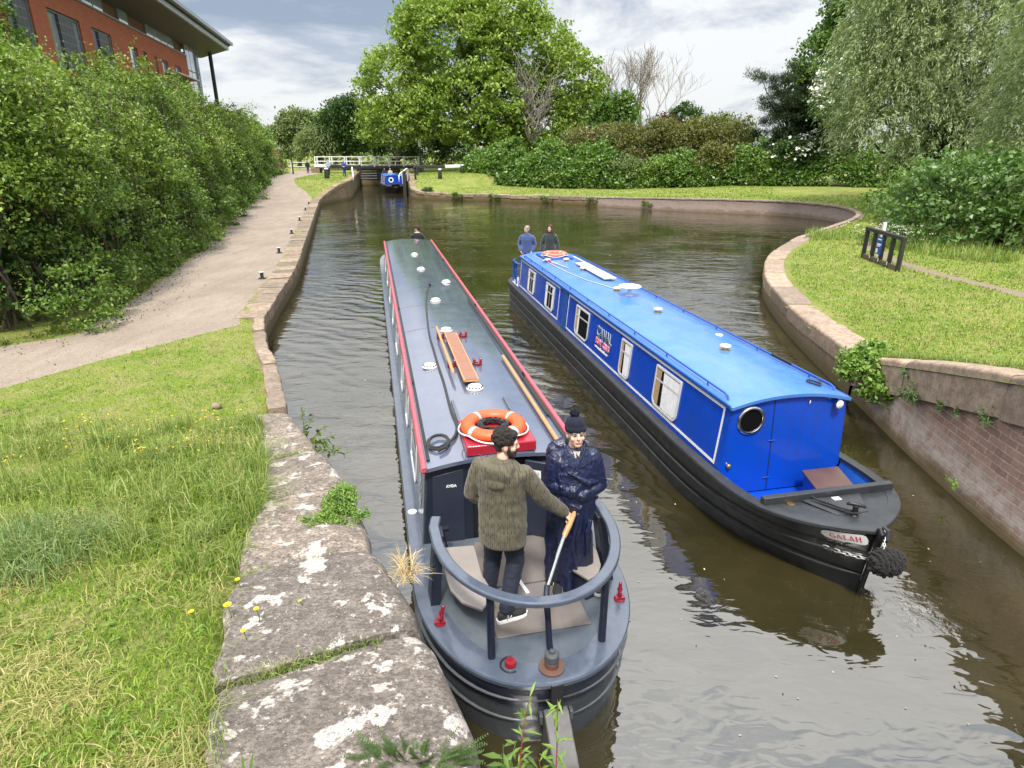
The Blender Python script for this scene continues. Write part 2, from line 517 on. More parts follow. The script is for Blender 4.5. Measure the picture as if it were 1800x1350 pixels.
# gravel path
m, nt, b, out = new_mat('gravel'); M_gravel = m
p = wpos(nt)
n1 = tex_noise(nt, p, .5, 5, .6); n2 = tex_noise(nt, p, 30, 6, .75); n4 = tex_noise(nt, wpos(nt, scale=(1, .25, 1)), 2.2, 4, .6)
vo = N(nt, 'ShaderNodeTexVoronoi'); vo.inputs['Scale'].default_value = 38; nt.links.new(p, vo.inputs['Vector'])
c1 = ramp(nt, n1, [(.3, (.20, .15, .108)), (.7, (.33, .262, .20))])
c1 = mixc(nt, ramp(nt, n4, [(.42, 0), (.72, .75)]), c1, (.15, .108, .075))
c2 = mixc(nt, ramp(nt, n2, [(.32, .85), (.6, 0)]), c1, (.13, .10, .075))
c3 = mixc(nt, math_(nt, 'MULTIPLY', vo.outputs['Color'], .35), c2, (.48, .42, .35))
nt.links.new(c3, b.inputs['Base Color']); b.inputs['Roughness'].default_value = .92
bump(nt, b, n2, .5, .02)
M_soil = plain('bare_soil', (.20, .155, .11), .95)

sub_mesh('ground', ~inC & ~inP & ~inT, M_turf)
sub_mesh('towpath', inP & ~inC, M_gravel)
sub_mesh('trodden_track', inT & ~inC, M_soil)

# water
m, nt, b, out = new_mat('canal_water'); M_water = m
p = wpos(nt)
murk = tex_noise(nt, p, .35, 5, .6, .6)
c1 = ramp(nt, murk, [(.35, (.018, .016, .006)), (.52, (.030, .025, .010)), (.7, (.050, .040, .016))])
# churned foam beside the moving bow and behind the far boat's stern
dn_ = N(nt, 'ShaderNodeTexNoise'); dn_.inputs['Scale'].default_value = 2.6; dn_.inputs['Detail'].default_value = 5; nt.links.new(p, dn_.inputs['Vector'])
ds_ = N(nt, 'ShaderNodeVectorMath', operation='MULTIPLY_ADD'); nt.links.new(dn_.outputs['Color'], ds_.inputs[0]); ds_.inputs[1].default_value = (1.1, 1.1, 0); ds_.inputs[2].default_value = (-.55, -.55, 0)
pd_ = N(nt, 'ShaderNodeVectorMath', operation='ADD'); nt.links.new(p, pd_.inputs[0]); nt.links.new(ds_.outputs[0], pd_.inputs[1]); pdist = pd_.outputs[0]
def foam_spot(cx, cy, rx, ry, rot=0):
    mp = N(nt, 'ShaderNodeMapping'); mp.vector_type = 'TEXTURE'
    mp.inputs['Location'].default_value = (cx, cy, 0); mp.inputs['Scale'].default_value = (rx, ry, 1); mp.inputs['Rotation'].default_value = (0, 0, rot)
    nt.links.new(pdist, mp.inputs[0])
    ln = N(nt, 'ShaderNodeVectorMath', operation='LENGTH'); nt.links.new(mp.outputs[0], ln.inputs[0])
    return ramp(nt, ln.outputs['Value'], [(.0, 1), (.45, .62), (1.0, 0)])
fo = math_(nt, 'MULTIPLY', foam_spot(4.5, 5.60, .62, .5, .5), .8)
fo = math_(nt, 'MAXIMUM', fo, math_(nt, 'MULTIPLY', foam_spot(-.6, 21.2, 2.2, 2.6), .55))
fo = math_(nt, 'MAXIMUM', fo, math_(nt, 'MULTIPLY', foam_spot(.7, 3.4, .5, .35), .5))
fn = tex_noise(nt, p, 9, 9, .78, 1.2)
fth = math_(nt, 'ADD', fn, math_(nt, 'MULTIPLY', math_(nt, 'SUBTRACT', fo, 1.0), .22))
ff = math_(nt, 'MULTIPLY', ramp(nt, fth, [(.44, 0), (.58, .75)]), math_(nt, 'MINIMUM', math_(nt, 'MULTIPLY', fo, 1.6), 1.0))
c1 = mixc(nt, ff, c1, (.40, .40, .36))
nt.links.new(c1, b.inputs['Base Color'])
nt.links.new(math_(nt, 'ADD', math_(nt, 'MULTIPLY', ff, .5), .035), b.inputs['Roughness'])
b.inputs['IOR'].default_value = 2.3; b.inputs['Specular IOR Level'].default_value = .5
w1 = tex_noise(nt, wpos(nt, scale=(.8, 1.5, 1), rot=(0, 0, .25)), 1.0, 1.2, .4, .8)
w2 = tex_noise(nt, wpos(nt, scale=(1.2, 2.6, 1), rot=(0, 0, -.35)), 2.8, 1.5, .4, .9)
w3 = tex_noise(nt, p, .35, 2, .5)
ht = math_(nt, 'ADD', math_(nt, 'MULTIPLY', w1, 1.0), math_(nt, 'MULTIPLY', w2, .28))
calm = ramp(nt, w3, [(.35, .35), (.62, 1.0)])
ht = math_(nt, 'MULTIPLY', ht, calm)
# stern wash rolling between the boats and along the quay
wv = N(nt, 'ShaderNodeTexWave'); wv.wave_type = 'BANDS'; wv.bands_direction = 'Y'
wv.inputs['Scale'].default_value = .55; wv.inputs['Distortion'].default_value = 9; wv.inputs['Detail'].default_value = 3; wv.inputs['Detail Scale'].default_value = 1.1
nt.links.new(wpos(nt, rot=(0, 0, .5)), wv.inputs['Vector'])
wamp = math_(nt, 'MAXIMUM', foam_spot(-5.2, 20, 4.5, 10, .2), foam_spot(1.2, 14, 2.2, 9, .2))
ht = math_(nt, 'ADD', ht, math_(nt, 'MULTIPLY', math_(nt, 'MULTIPLY', wv.outputs['Fac'], .32), wamp))
ht = math_(nt, 'ADD', ht, math_(nt, 'MULTIPLY', tex_noise(nt, p, 5, 5, .6, .8), math_(nt, 'MULTIPLY', fo, .55)))
bump(nt, b, ht, .6, .06)
wm = MB(); wm.add([(-60,-15,0), (60,-15,0), (60,102,0), (-60,102,0)], [(0,1,2,3)])
tag(wm.build('canal_water', M_water), kind='structure')

# ---------------------------------------------------------------- canal walls
def stone_mat(name, base, dark, pale, lichen=0.0, moss=0.0, sc=1.0, crust=.5, fine=0.0):
    m, nt, b, out = new_mat(name)
    p = wpos(nt)
    n1 = tex_noise(nt, p, 1.6*sc, 7, .65); n2 = tex_noise(nt, p, 7*sc, 8, .75, .1); n3 = tex_noise(nt, p, 40*sc, 5, .7)
    n4 = tex_noise(nt, wpos(nt, scale=(1, 1, 1.0)), 3.6*sc, 8, .66, .25)
    c = ramp(nt, n1, [(.3, base), (.7, pale)])
    gi = N(nt, 'ShaderNodeNewGeometry'); bl_ = ramp(nt, gi.outputs['Random Per Island'], [(0, (.66, .66, .68)), (.5, (.95, .93, .9)), (1, (1.22, 1.16, 1.1))])
    c = mixc(nt, 1.0, c, bl_, 'MULTIPLY')
    c = mixc(nt, ramp(nt, n2, [(.5-.12*crust, 0), (.64-.12*crust, crust)]), c, dark)
    c = mixc(nt, ramp(nt, n3, [(.3, .55), (.5, 0)]), c, tuple(x*.35 for x in base))
    if fine:
        f1 = tex_noise(nt, wpos(nt, scale=(1, 1.5, 1)), 26, 9, .8)
        c = mixc(nt, ramp(nt, f1, [(.47, 0), (.56, fine)]), c, tuple(x*.75 for x in dark))
        f2 = tex_noise(nt, p, 60, 4, .7)
        c = mixc(nt, ramp(nt, f2, [(.60, 0), (.68, fine*.7)]), c, (.46, .40, .35))
    if lichen:
        lf = ramp(nt, n4, [(.60-.05*lichen, 0), (.625-.05*lichen, .9)])
        l2 = ramp(nt, n3, [(.35, .35), (.55, 1)])
        sp_ = ramp(nt, tex_noise(nt, p, 15*sc, 6, .7), [(.60, 0), (.66, .7)])
        c = mixc(nt, sp_, c, (.48, .42, .38))
        c = mixc(nt, math_(nt, 'MULTIPLY', lf, l2), c, (.50, .45, .41))
    if moss:
        sp = N(nt, 'ShaderNodeSeparateXYZ'); nt.links.new(p, sp.inputs[0])
        mz = ramp(nt, math_(nt, 'ADD', sp.outputs[2], math_(nt, 'MULTIPLY', math_(nt, 'SUBTRACT', n2, .5), .8)), [(.10, 1), (.42, 0)])
        c = mixc(nt, math_(nt, 'MULTIPLY', mz, moss), c, (.10, .085, .03))
    nt.links.new(c, b.inputs['Base Color']); b.inputs['Roughness'].default_value = .88
    b.inputs['Specular IOR Level'].default_value = .25
    hh = math_(nt, 'ADD', math_(nt, 'MULTIPLY', n2, .7), math_(nt, 'MULTIPLY', n3, .3))
    bump(nt, b, hh, .55, .03)
    return m
M_old = stone_mat('lichened_sandstone', (.25, .212, .178), (.078, .067, .058), (.37, .315, .262), lichen=.62, crust=.6, fine=.75)
M_cop = stone_mat('pink_sandstone', (.255, .20, .15), (.11, .088, .066), (.37, .295, .225), crust=.55)
M_quay = stone_mat('quay_face_stone', (.27, .20, .145), (.09, .07, .05), (.36, .28, .21), moss=.8, crust=.5)
M_conc = stone_mat('weathered_coping', (.315, .24, .182), (.13, .10, .077), (.44, .345, .265), crust=.5)
M_lock = stone_mat('lock_masonry', (.25, .19, .12), (.08, .06, .035), (.36, .28, .18), moss=.9, crust=.55, sc=.8)

def brick_mat(name, c1, c2, mortar, scale, bw=.5, bh=.25, ms=.02, lime=0, moss=0, uvname='UVMap', var=.5):
    m, nt, b, out = new_mat(name)
    uv = N(nt, 'ShaderNodeUVMap'); uv.uv_map = uvname
    p = wpos(nt)
    # bricks laid slightly out of true
    ds = N(nt, 'ShaderNodeTexNoise'); ds.inputs['Scale'].default_value = 3.0; nt.links.new(p, ds.inputs['Vector'])
    va = N(nt, 'ShaderNodeVectorMath', operation='SCALE'); va.inputs['Scale'].default_value = .02; nt.links.new(ds.outputs['Color'], va.inputs[0])
    ad = N(nt, 'ShaderNodeVectorMath', operation='ADD'); nt.links.new(uv.outputs[0], ad.inputs[0]); nt.links.new(va.outputs[0], ad.inputs[1])
    br = N(nt, 'ShaderNodeTexBrick'); nt.links.new(ad.outputs[0], br.inputs['Vector'])
    br.inputs['Scale'].default_value = scale; br.inputs['Brick Width'].default_value = bw; br.inputs['Row Height'].default_value = bh
    br.inputs['Mortar Size'].default_value = ms; br.inputs['Mortar Smooth'].default_value = .3; br.inputs['Bias'].default_value = -.1
    br.inputs['Color1'].default_value = (*c1, 1); br.inputs['Color2'].default_value = (*c2, 1); br.inputs['Mortar'].default_value = (*mortar, 1)
    n2 = tex_noise(nt, p, 5, 7, .7, .5); n3 = tex_noise(nt, p, 30, 5, .7); n1 = tex_noise(nt, p, .9, 6, .65)
    c = mixc(nt, ramp(nt, n2, [(.42, 0), (.75, var)]), br.outputs['Color'], tuple(x*.4 for x in c2))
    c = mixc(nt, ramp(nt, n3, [(.32, .5), (.55, 0)]), c, tuple(x*.35 for x in c1))
    if lime or moss:
        sp = N(nt, 'ShaderNodeSeparateXYZ'); nt.links.new(p, sp.inputs[0])
        zz = math_(nt, 'ADD', sp.outputs[2], math_(nt, 'MULTIPLY', math_(nt, 'SUBTRACT', n1, .5), .9))
        if lime:
            lf = math_(nt, 'MULTIPLY', ramp(nt, zz, [(.15, .2), (.35, 1), (.62, .65), (.85, 0)]), ramp(nt, n2, [(.36, 0), (.56, lime)]))
            c = mixc(nt, lf, c, (.56, .48, .42))
        if moss:
            mf = math_(nt, 'MULTIPLY', ramp(nt, zz, [(.08, 1), (.26, 0)]), moss)
            c = mixc(nt, mf, c, (.16, .125, .05))
    nt.links.new(c, b.inputs['Base Color']); b.inputs['Roughness'].default_value = .9
    b.inputs['Specular IOR Level'].default_value = .2
    hh = math_(nt, 'ADD', math_(nt, 'MULTIPLY', math_(nt, 'SUBTRACT', 1.0, br.outputs['Fac']), .8), math_(nt, 'MULTIPLY', n3, .4))
    bump(nt, b, hh, .6, .012)
    return m
M_brick = brick_mat('old_canal_brick', (.42, .265, .20), (.30, .19, .15), (.46, .39, .32), 1.0, .34, .108, .011, lime=1.0, moss=.85)
M_brick2 = brick_mat('basin_brick', (.36, .26, .225), (.26, .195, .17), (.42, .36, .31), 1.0, .24, .085, .010, lime=.35, moss=.5)

def normals2d(line, side):
    out = []
    for i in range(len(line)):
        a = line[max(i-1, 0)]; b = line[min(i+1, len(line)-1)]
        t = Vector((b.x-a.x, b.y-a.y)).normalized()
        out.append(Vector((-t.y, t.x))*side)
    return out
def cut(line, y0, y1, x_ok=None):
    return [p for p in line if y0 <= p.y <= y1 and (x_ok is None or x_ok(p))]
def wall_face(name, line, side, ztop_off, mat, parent, zb=-.6, batter=0.0, thick=.5, inset=.04):
    """masonry face under a coping: follows the line, UVs in metres"""
    nn = normals2d(line, side)
    me = bpy.data.meshes.new(name); bm = bmesh.new(); uvl = bm.loops.layers.uv.new('UVMap')
    rows = []
    s = 0
    for i, p in enumerate(line):
        if i: s += (Vector((p.x, p.y))-Vector((line[i-1].x, line[i-1].y))).length
        n = nn[i]; zt = p.z+ztop_off
        top = bm.verts.new((p.x+n.x*(inset+batter), p.y+n.y*(inset+batter), zt))
        bot = bm.verts.new((p.x+n.x*inset, p.y+n.y*inset, zb))
        bk = bm.verts.new((p.x+n.x*(inset+thick), p.y+n.y*(inset+thick), zt))
        rows.append((top, bot, bk, s, zt))
    for r0, r1 in zip(rows[:-1], rows[1:]):
        f = bm.faces.new((r0[1], r1[1], r1[0], r0[0]))
        for l, uv in zip(f.loops, ((r0[3], zb), (r1[3], zb), (r1[3], r1[4]), (r0[3], r0[4]))): l[uvl].uv = uv
        f = bm.faces.new((r0[0], r1[0], r1[2], r0[2]))
        for l, uv in zip(f.loops, ((r0[3], r0[4]), (r1[3], r1[4]), (r1[3], r1[4]+thick), (r0[3], r0[4]+thick))): l[uvl].uv = uv
    bmesh.ops.recalc_face_normals(bm, faces=bm.faces)
    bm.to_mesh(me); bm.free()
    o = bpy.data.objects.new(name, me); col.objects.link(o); me.materials.append(mat); o.parent = parent
    return o
JOINTS = {}
def arc_at(line, s):
    for a, b in zip(line[:-1], line[1:]):
        L = (b-a).length
        if s <= L or b is line[-1]:
            t = max(0, min(1, s/L)); q = a.lerp(b, t); d = (b-a).normalized(); return q, d
        s -= L
def coping(name, line, side, width, hgt, mat, parent, lo=.8, hi=1.5, gap=.012, rough=.01, rnd=.06, over=0.0, wfun=None, up=0.02, sub=5, seed=3, bull=0.0):
    """row of separate worn coping blocks following the line, one mesh"""
    rg = random.Random(seed)
    tot = sum((b-a).length for a, b in zip(line[:-1], line[1:]))
    mb = MB(); s = 0; JOINTS[name+str(seed)] = []
    while s < tot-.1:
        L = min(rg.uniform(lo, hi), tot-s)
        if tot-(s+L) < lo*.5: L = tot-s
        n = max(2, int(L/.22)) if sub else 2
        rings = []
        dz = rg.uniform(-1, 1)*rough*1.5; dn = rg.uniform(-1, 1)*rough*1.5
        for k in range(n+1):
            ss = s+gap/2+(L-gap)*k/n
            q, d = arc_at(line, ss); nv = Vector((-d.y, d.x, 0)).normalized()*side
            wd = wfun(q) if wfun else width
            endf = min(k, n-k); er = rnd*.5 if endf == 0 else 0
            prof = []
            # section: start at back bottom, up the back, across the top, round the water-side nose, down the face
            zt = q.z+up+dz; m_ = max(4, sub)
            prof.append((wd-er, zt-hgt))
            prof.append((wd-er, zt-rnd*.6-er)); prof.append((wd-rnd*.6-er, zt-er))
            for j in range(1, m_):
                f = j/m_
                u = wd*(1-f)+(rnd+bull)*f
                prof.append((u, zt-er-bull*.35*f**3))
            for j in range(6):
                a = pi/2*j/5
                prof.append(((rnd+bull)*(1-sin(a))-over+er, zt-bull*.35-er-(rnd+bull*1.2)*(1-cos(a))))
            prof.append((-over+er, zt-hgt))
            ring = []
            for u, z in prof:
                P = Vector((q.x, q.y, 0))+nv*(u+dn*.3); P.z = z
                if rough:
                    w_ = mnoise.noise(P*2.1)*rough*1.6+mnoise.noise(P*6.5)*rough*.8
                    P += nv*w_*.7; P.z += w_ if z > zt-hgt+.01 else 0
                ring.append(P)
            rings.append(ring)
        mb.loft(rings, True, True)
        s += L; JOINTS[name+str(seed)].append(s)
    return mb.build(name, mat, parent, smooth='auto', weld=False)

SL, SR = 1, -1     # land lies left of the left line, right of the right line
# 1 near wing wall of big rounded stones
t = thing('stone_wing_wall', 'old rounded sandstone wall with pale lichen and weeds in its joints, right beside the dark boat\'s stern', 'wall')
fg = [Vector(p) for p in LEFT[1:7]]; fgl = resample(fg, .25)
wall_face('wall_face', fgl, SL, -.45, M_quay, t, inset=.06)
WF = [(1.2, 1.6), (2.5, 1.55), (3.7, 1.52), (5.0, 1.28), (6.8, .95), (8.7, .62), (9.5, .55)]
def wf(q): return float(np.interp(q.y, [a for a, _ in WF], [b for _, b in WF]))
coping('coping_stone', fgl, SL, 1, .5, M_old, t, lo=1.3, hi=1.8, gap=.028, rough=.022, rnd=.075, wfun=wf, up=.03, sub=9, seed=12, bull=.06)
# 2 low sunken quay edge between
t = thing('sunken_quay_edge', 'low broken stone edge with grass growing over it, beyond the rounded wing wall', 'wall')
sq = resample([Vector(p) for p in LEFT[6:10]], .3)
wall_face('wall_face', sq, SL, -.2, M_quay, t)
coping('coping_stone', sq, SL, .3, .25, M_cop, t, lo=.7, hi=1.2, rough=.02, rnd=.04, up=.02, seed=5)
# 3 straight quay
t = thing('straight_quay', 'long straight canal quay with rectangular pink stone coping beside the gravel towpath', 'quay')
lq = resample([Vector(p) for p in LEFT[9:16]], .5)
wall_face('wall_face', lq, SL, -.3, M_quay, t)
coping('coping_stone', lq, SL, .78, .32, M_cop, t, lo=.7, hi=1.25, gap=.035, rough=.012, rnd=.03, up=.015, seed=8)
# 4 left lock wing
t = thing('curved_wing_wall', 'mossy curved stone wall rising to the lock beside the mown grass mound', 'wall')
lw = resample([Vector(p) for p in LEFT[15:]], .7)
wall_face('wall_face', lw, SL, -.3, M_lock, t)
coping('coping_stone', lw, SL, .6, .32, M_lock, t, lo=.9, hi=1.6, rough=.03, rnd=.05, up=.02, seed=9)
# 5 right ramped brick wall
t = thing('brick_wing_wall', 'sloping red brick wall with big stone coping and weeds in the crack, right of the bright blue boat', 'wall')
rw = resample([Vector(p) for p in RIGHT[0:7]], .3)
wall_face('brick_face', rw, SR, -.62, M_brick, t, batter=.06)
coping('coping_stone', rw, SR, .55, .66, M_conc, t, lo=1.9, hi=2.6, rough=.012, rnd=.07, up=.02, seed=4, over=-.02)
# 6 right curved quay
t = thing('curved_quay', 'smooth curving quay of wide pinkish coping along the right lawn', 'quay')
rq = resample([Vector(p) for p in RIGHT[6:12]], .4)
wall_face('wall_face', rq, SR, -.36, M_quay, t)
coping('coping_stone', rq, SR, .74, .38, M_conc, t, lo=2.0, hi=3.2, gap=.025, rough=.012, rnd=.07, up=.02, seed=6)
# 7 basin brick bend
t = thing('basin_wall', 'curved purplish brick retaining wall at the far right end of the basin', 'wall')
bw = resample([Vector(p) for p in RIGHT[11:20]], .5)
wall_face('brick_face', bw, SR, -.05, M_brick2, t)
coping('coping_course', bw, SR, .3, .12, M_brick2, t, lo=.5, hi=.8, rough=.008, rnd=.02, up=.02, seed=16)
# 8 far quay
t = thing('far_quay', 'low far quay of worn tan stone blocks over thin brick courses, below the ivy mound', 'quay')
fq = resample([Vector(p) for p in RIGHT[19:24]], .5)
wall_face('wall_face', fq, SR, -.28, M_lock, t)
coping('coping_stone', fq, SR, .6, .33, M_cop, t, lo=.9, hi=2.6, gap=.07, rough=.045, rnd=.05, up=.02, seed=18)
t = thing('lock_side_wall', 'tall dark lock wall on the right beside the small distant blue narrowboat', 'wall')
kq = resample([Vector(p) for p in RIGHT[23:]], .7)
wall_face('wall_face', kq, SR, -.3, M_lock, t)
coping('coping_stone', kq, SR, .8, .33, M_lock, t, lo=1.0, hi=2.0, gap=.02, rough=.02, rnd=.05, up=.02, seed=19)
# ---------------------------------------------------------------- narrowboats
AX, AY, AT = .3526, 3.9069, 1.7847
BX, BY, BT = .4708, 22.7987, -1.3638
def L2W(b, x, y, z=0):
    return Vector((b[0]+x*cos(b[2])-y*sin(b[2]), b[1]+x*sin(b[2])+y*cos(b[2]), z))
BA = (AX, AY, AT); BB = (BX, BY, BT)

M_navy = paint('navy_hull_paint', (.009, .012, .030), .34, .4, coat=.0, spec=.35, scratch=.4, streak=.35, dirtc=(.03, .035, .045), band=(.42, (.050, .056, .064)))
M_gunA = paint('blue_grey_deck_paint', (.072, .090, .126), .22, .45, coat=.4, scale=9, scratch=.3, rust=.6, wear=.15)
M_deckA = paint('worn_deck_paint', (.070, .088, .108), .36, .6, scale=5, scratch=.4, rust=.5, wear=.55)
M_roofA = paint('glossy_slate_roof', (.085, .105, .165), .16, .35, coat=.9, scale=2.5, spec=1.0, wear=.35, scratch=.12, bmp=.06)
M_sideA = paint('slate_cabin_side', (.085, .098, .11), .26, .2, coat=.3, streak=.3)
M_bulkA = paint('near_black_blue_panel', (.012, .017, .032), .38, .2)
M_bulkA2 = paint('dark_blue_panel', (.022, .028, .048), .4, .2)
M_pink = paint('faded_red_rail', (.46, .075, .10), .36, .3, dirtc=(.38, .13, .14), scratch=.2)
M_red = paint('crimson_hatch', (.36, .018, .035), .3, .25, coat=.3)
M_dred = paint('dark_red_fitting', (.22, .01, .02), .3, .2, coat=.4)
M_blk = paint('black_hull_paint', (.005, .0055, .0065), .36, .4, spec=.3, dirtc=(.026, .025, .024), scratch=.45, scale=4)
M_blk2 = paint('grey_black_gunwale', (.040, .043, .048), .40, .6, spec=.4, dirtc=(.015, .016, .018), scratch=.45)
M_black = plain('matt_black', (.012, .012, .013), .5)
M_strk = paint('scuffed_black_strake', (.035, .036, .038), .36, .6, dirtc=(.012, .012, .013), scratch=.85, scale=5)
M_rub = paint('worn_hull_steel', (.075, .082, .09), .48, .5, dirtc=(.02, .022, .03), scratch=.5, scale=7)
M_blueS = paint('deep_blue_side', (.003, .062, .48), .26, .25, coat=.3, dirtc=(.002, .04, .32), scale=1.5, streak=.4, scratch=.10, bmp=.05)
M_blueR = paint('sky_blue_roof', (.050, .185, .55), .34, .55, dirtc=(.03, .12, .42), scale=2.2, coat=.25, bmp=.2, wear=.5, scratch=.12)
M_blueM = paint('mid_blue_trim', (.015, .085, .36), .32, .2)
M_white = paint('white_paint', (.78, .78, .76), .4, .15, dirtc=(.5, .48, .44))
M_off = paint('off_white_enamel', (.74, .72, .66), .3, .3, dirtc=(.42, .38, .3))
M_alu = paint('dull_aluminium', (.74, .75, .76), .4, .25, metal=.25)
M_galv = paint('galvanised_chain', (.62, .62, .60), .4, .3, metal=.5)
M_chrome = paint('polished_steel', (.55, .55, .54), .2, .35, metal=1)
M_rust = paint('rusty_steel', (.085, .055, .045), .5, .7, dirtc=(.20, .07, .03), scale=14)
M_brass = paint('brass', (.62, .43, .16), .25, .2, metal=.9)
M_cream = paint('cream_cap', (.70, .62, .44), .3, .3, dirtc=(.3, .25, .15))
M_int = plain('shade_and_seam_black', (.006, .006, .007), .8)  # near-black for the painted doorway shade and for the door seam
M_beige = paint('buff_deck_board', (.155, .132, .118), .5, .6, dirtc=(.07, .057, .05), scale=4, bmp=.1, wear=.4)
M_seat = paint('buff_seat_board', (.27, .237, .212), .55, .35, scale=4)
M_brown = paint('brown_locker_lid', (.11, .06, .045), .45, .5, scale=3)
M_rud = paint('weathered_rudder', (.13, .125, .12), .6, .6, dirtc=(.04, .038, .036), scratch=.5, scale=9)
M_rope = fabric('black_rope', (.014, .014, .016), .85, .1, 160, .6)
M_orange = paint('orange_lifebuoy', (.80, .095, .022), .42, .15, dirtc=(.6, .10, .03))
M_salmon = paint('faded_lifebuoy', (.72, .16, .10), .5, .15, dirtc=(.6, .2, .14))
M_reflect = paint('silver_tape', (.44, .44, .46), .3, .2, metal=.2)
M_lred = plain('red_lettering', (.62, .03, .05), .5)
M_lwhite = plain('white_lettering', (.82, .82, .82), .5)
M_lpink = plain('pink_red_lettering', (.80, .10, .16), .5)
M_teal = plain('dark_teal_lettering', (.02, .07, .10), .5)
M_curt = fabric('white_curtain', (.74, .72, .74), .9, .2, 20, .2)
M_gold = fabric('ochre_curtain', (.32, .20, .07), .9, .2, 20, .2)
m, nt, b, out = new_mat('dark_glass'); M_glass = m
b.inputs['Base Color'].default_value = (.008, .009, .010, 1); b.inputs['Roughness'].default_value = .06
b.inputs['Specular IOR Level'].default_value = .35
m, nt, b, out = new_mat('porthole_glass'); M_port = m
b.inputs['Base Color'].default_value = (.006, .006, .007, 1); b.inputs['Roughness'].default_value = .15; b.inputs['Specular IOR Level'].default_value = .1
m, nt, b, out = new_mat('varnished_wood'); M_wood = m
nw = tex_noise(nt, coords(nt, scale=(1, 14, 14)), 5, 5, .6, .8)
nt.links.new(ramp(nt, nw, [(.3, (.36, .17, .065)), (.6, (.52, .28, .12)), (.8, (.30, .13, .05))]), b.inputs['Base Color'])
b.inputs['Roughness'].default_value = .4
m, nt, b, out = new_mat('grey_plank_wood'); M_plank = m
nw = tex_noise(nt, coords(nt, scale=(1, 14, 14)), 5, 6, .65, .8)
nt.links.new(ramp(nt, nw, [(.3, (.44, .37, .29)), (.6, (.60, .54, .45)), (.8, (.30, .25, .2))]), b.inputs['Base Color'])
b.inputs['Roughness'].default_value = .75
M_pad = paint('brown_grip_mat', (.27, .13, .085), .75, .3, dirtc=(.2, .09, .06), scale=8)

def hull_outline(x0, sl, xb, xs, w, pw, n1=16, n2=12, n3=18):
    """port half from stern centre to stem: list of (x, y)"""
    o = []
    for i in range(n1):
        a = pi/2*i/n1
        o.append((x0+sl*(1-cos(a)), w*sin(a)**.92))
    for i in range(n2): o.append((x0+sl+(xb-x0-sl)*i/n2, w))
    for i in range(n3+1):
        t = sin(pi/2*i/n3); o.append((xb+(xs-xb)*t, w*max(0, 1-t**pw)+.012))
    return o
def loop_of(half): return half + [(x, -y) for x, y in reversed(half[1:] if half[0][1] < 1e-6 else half)]

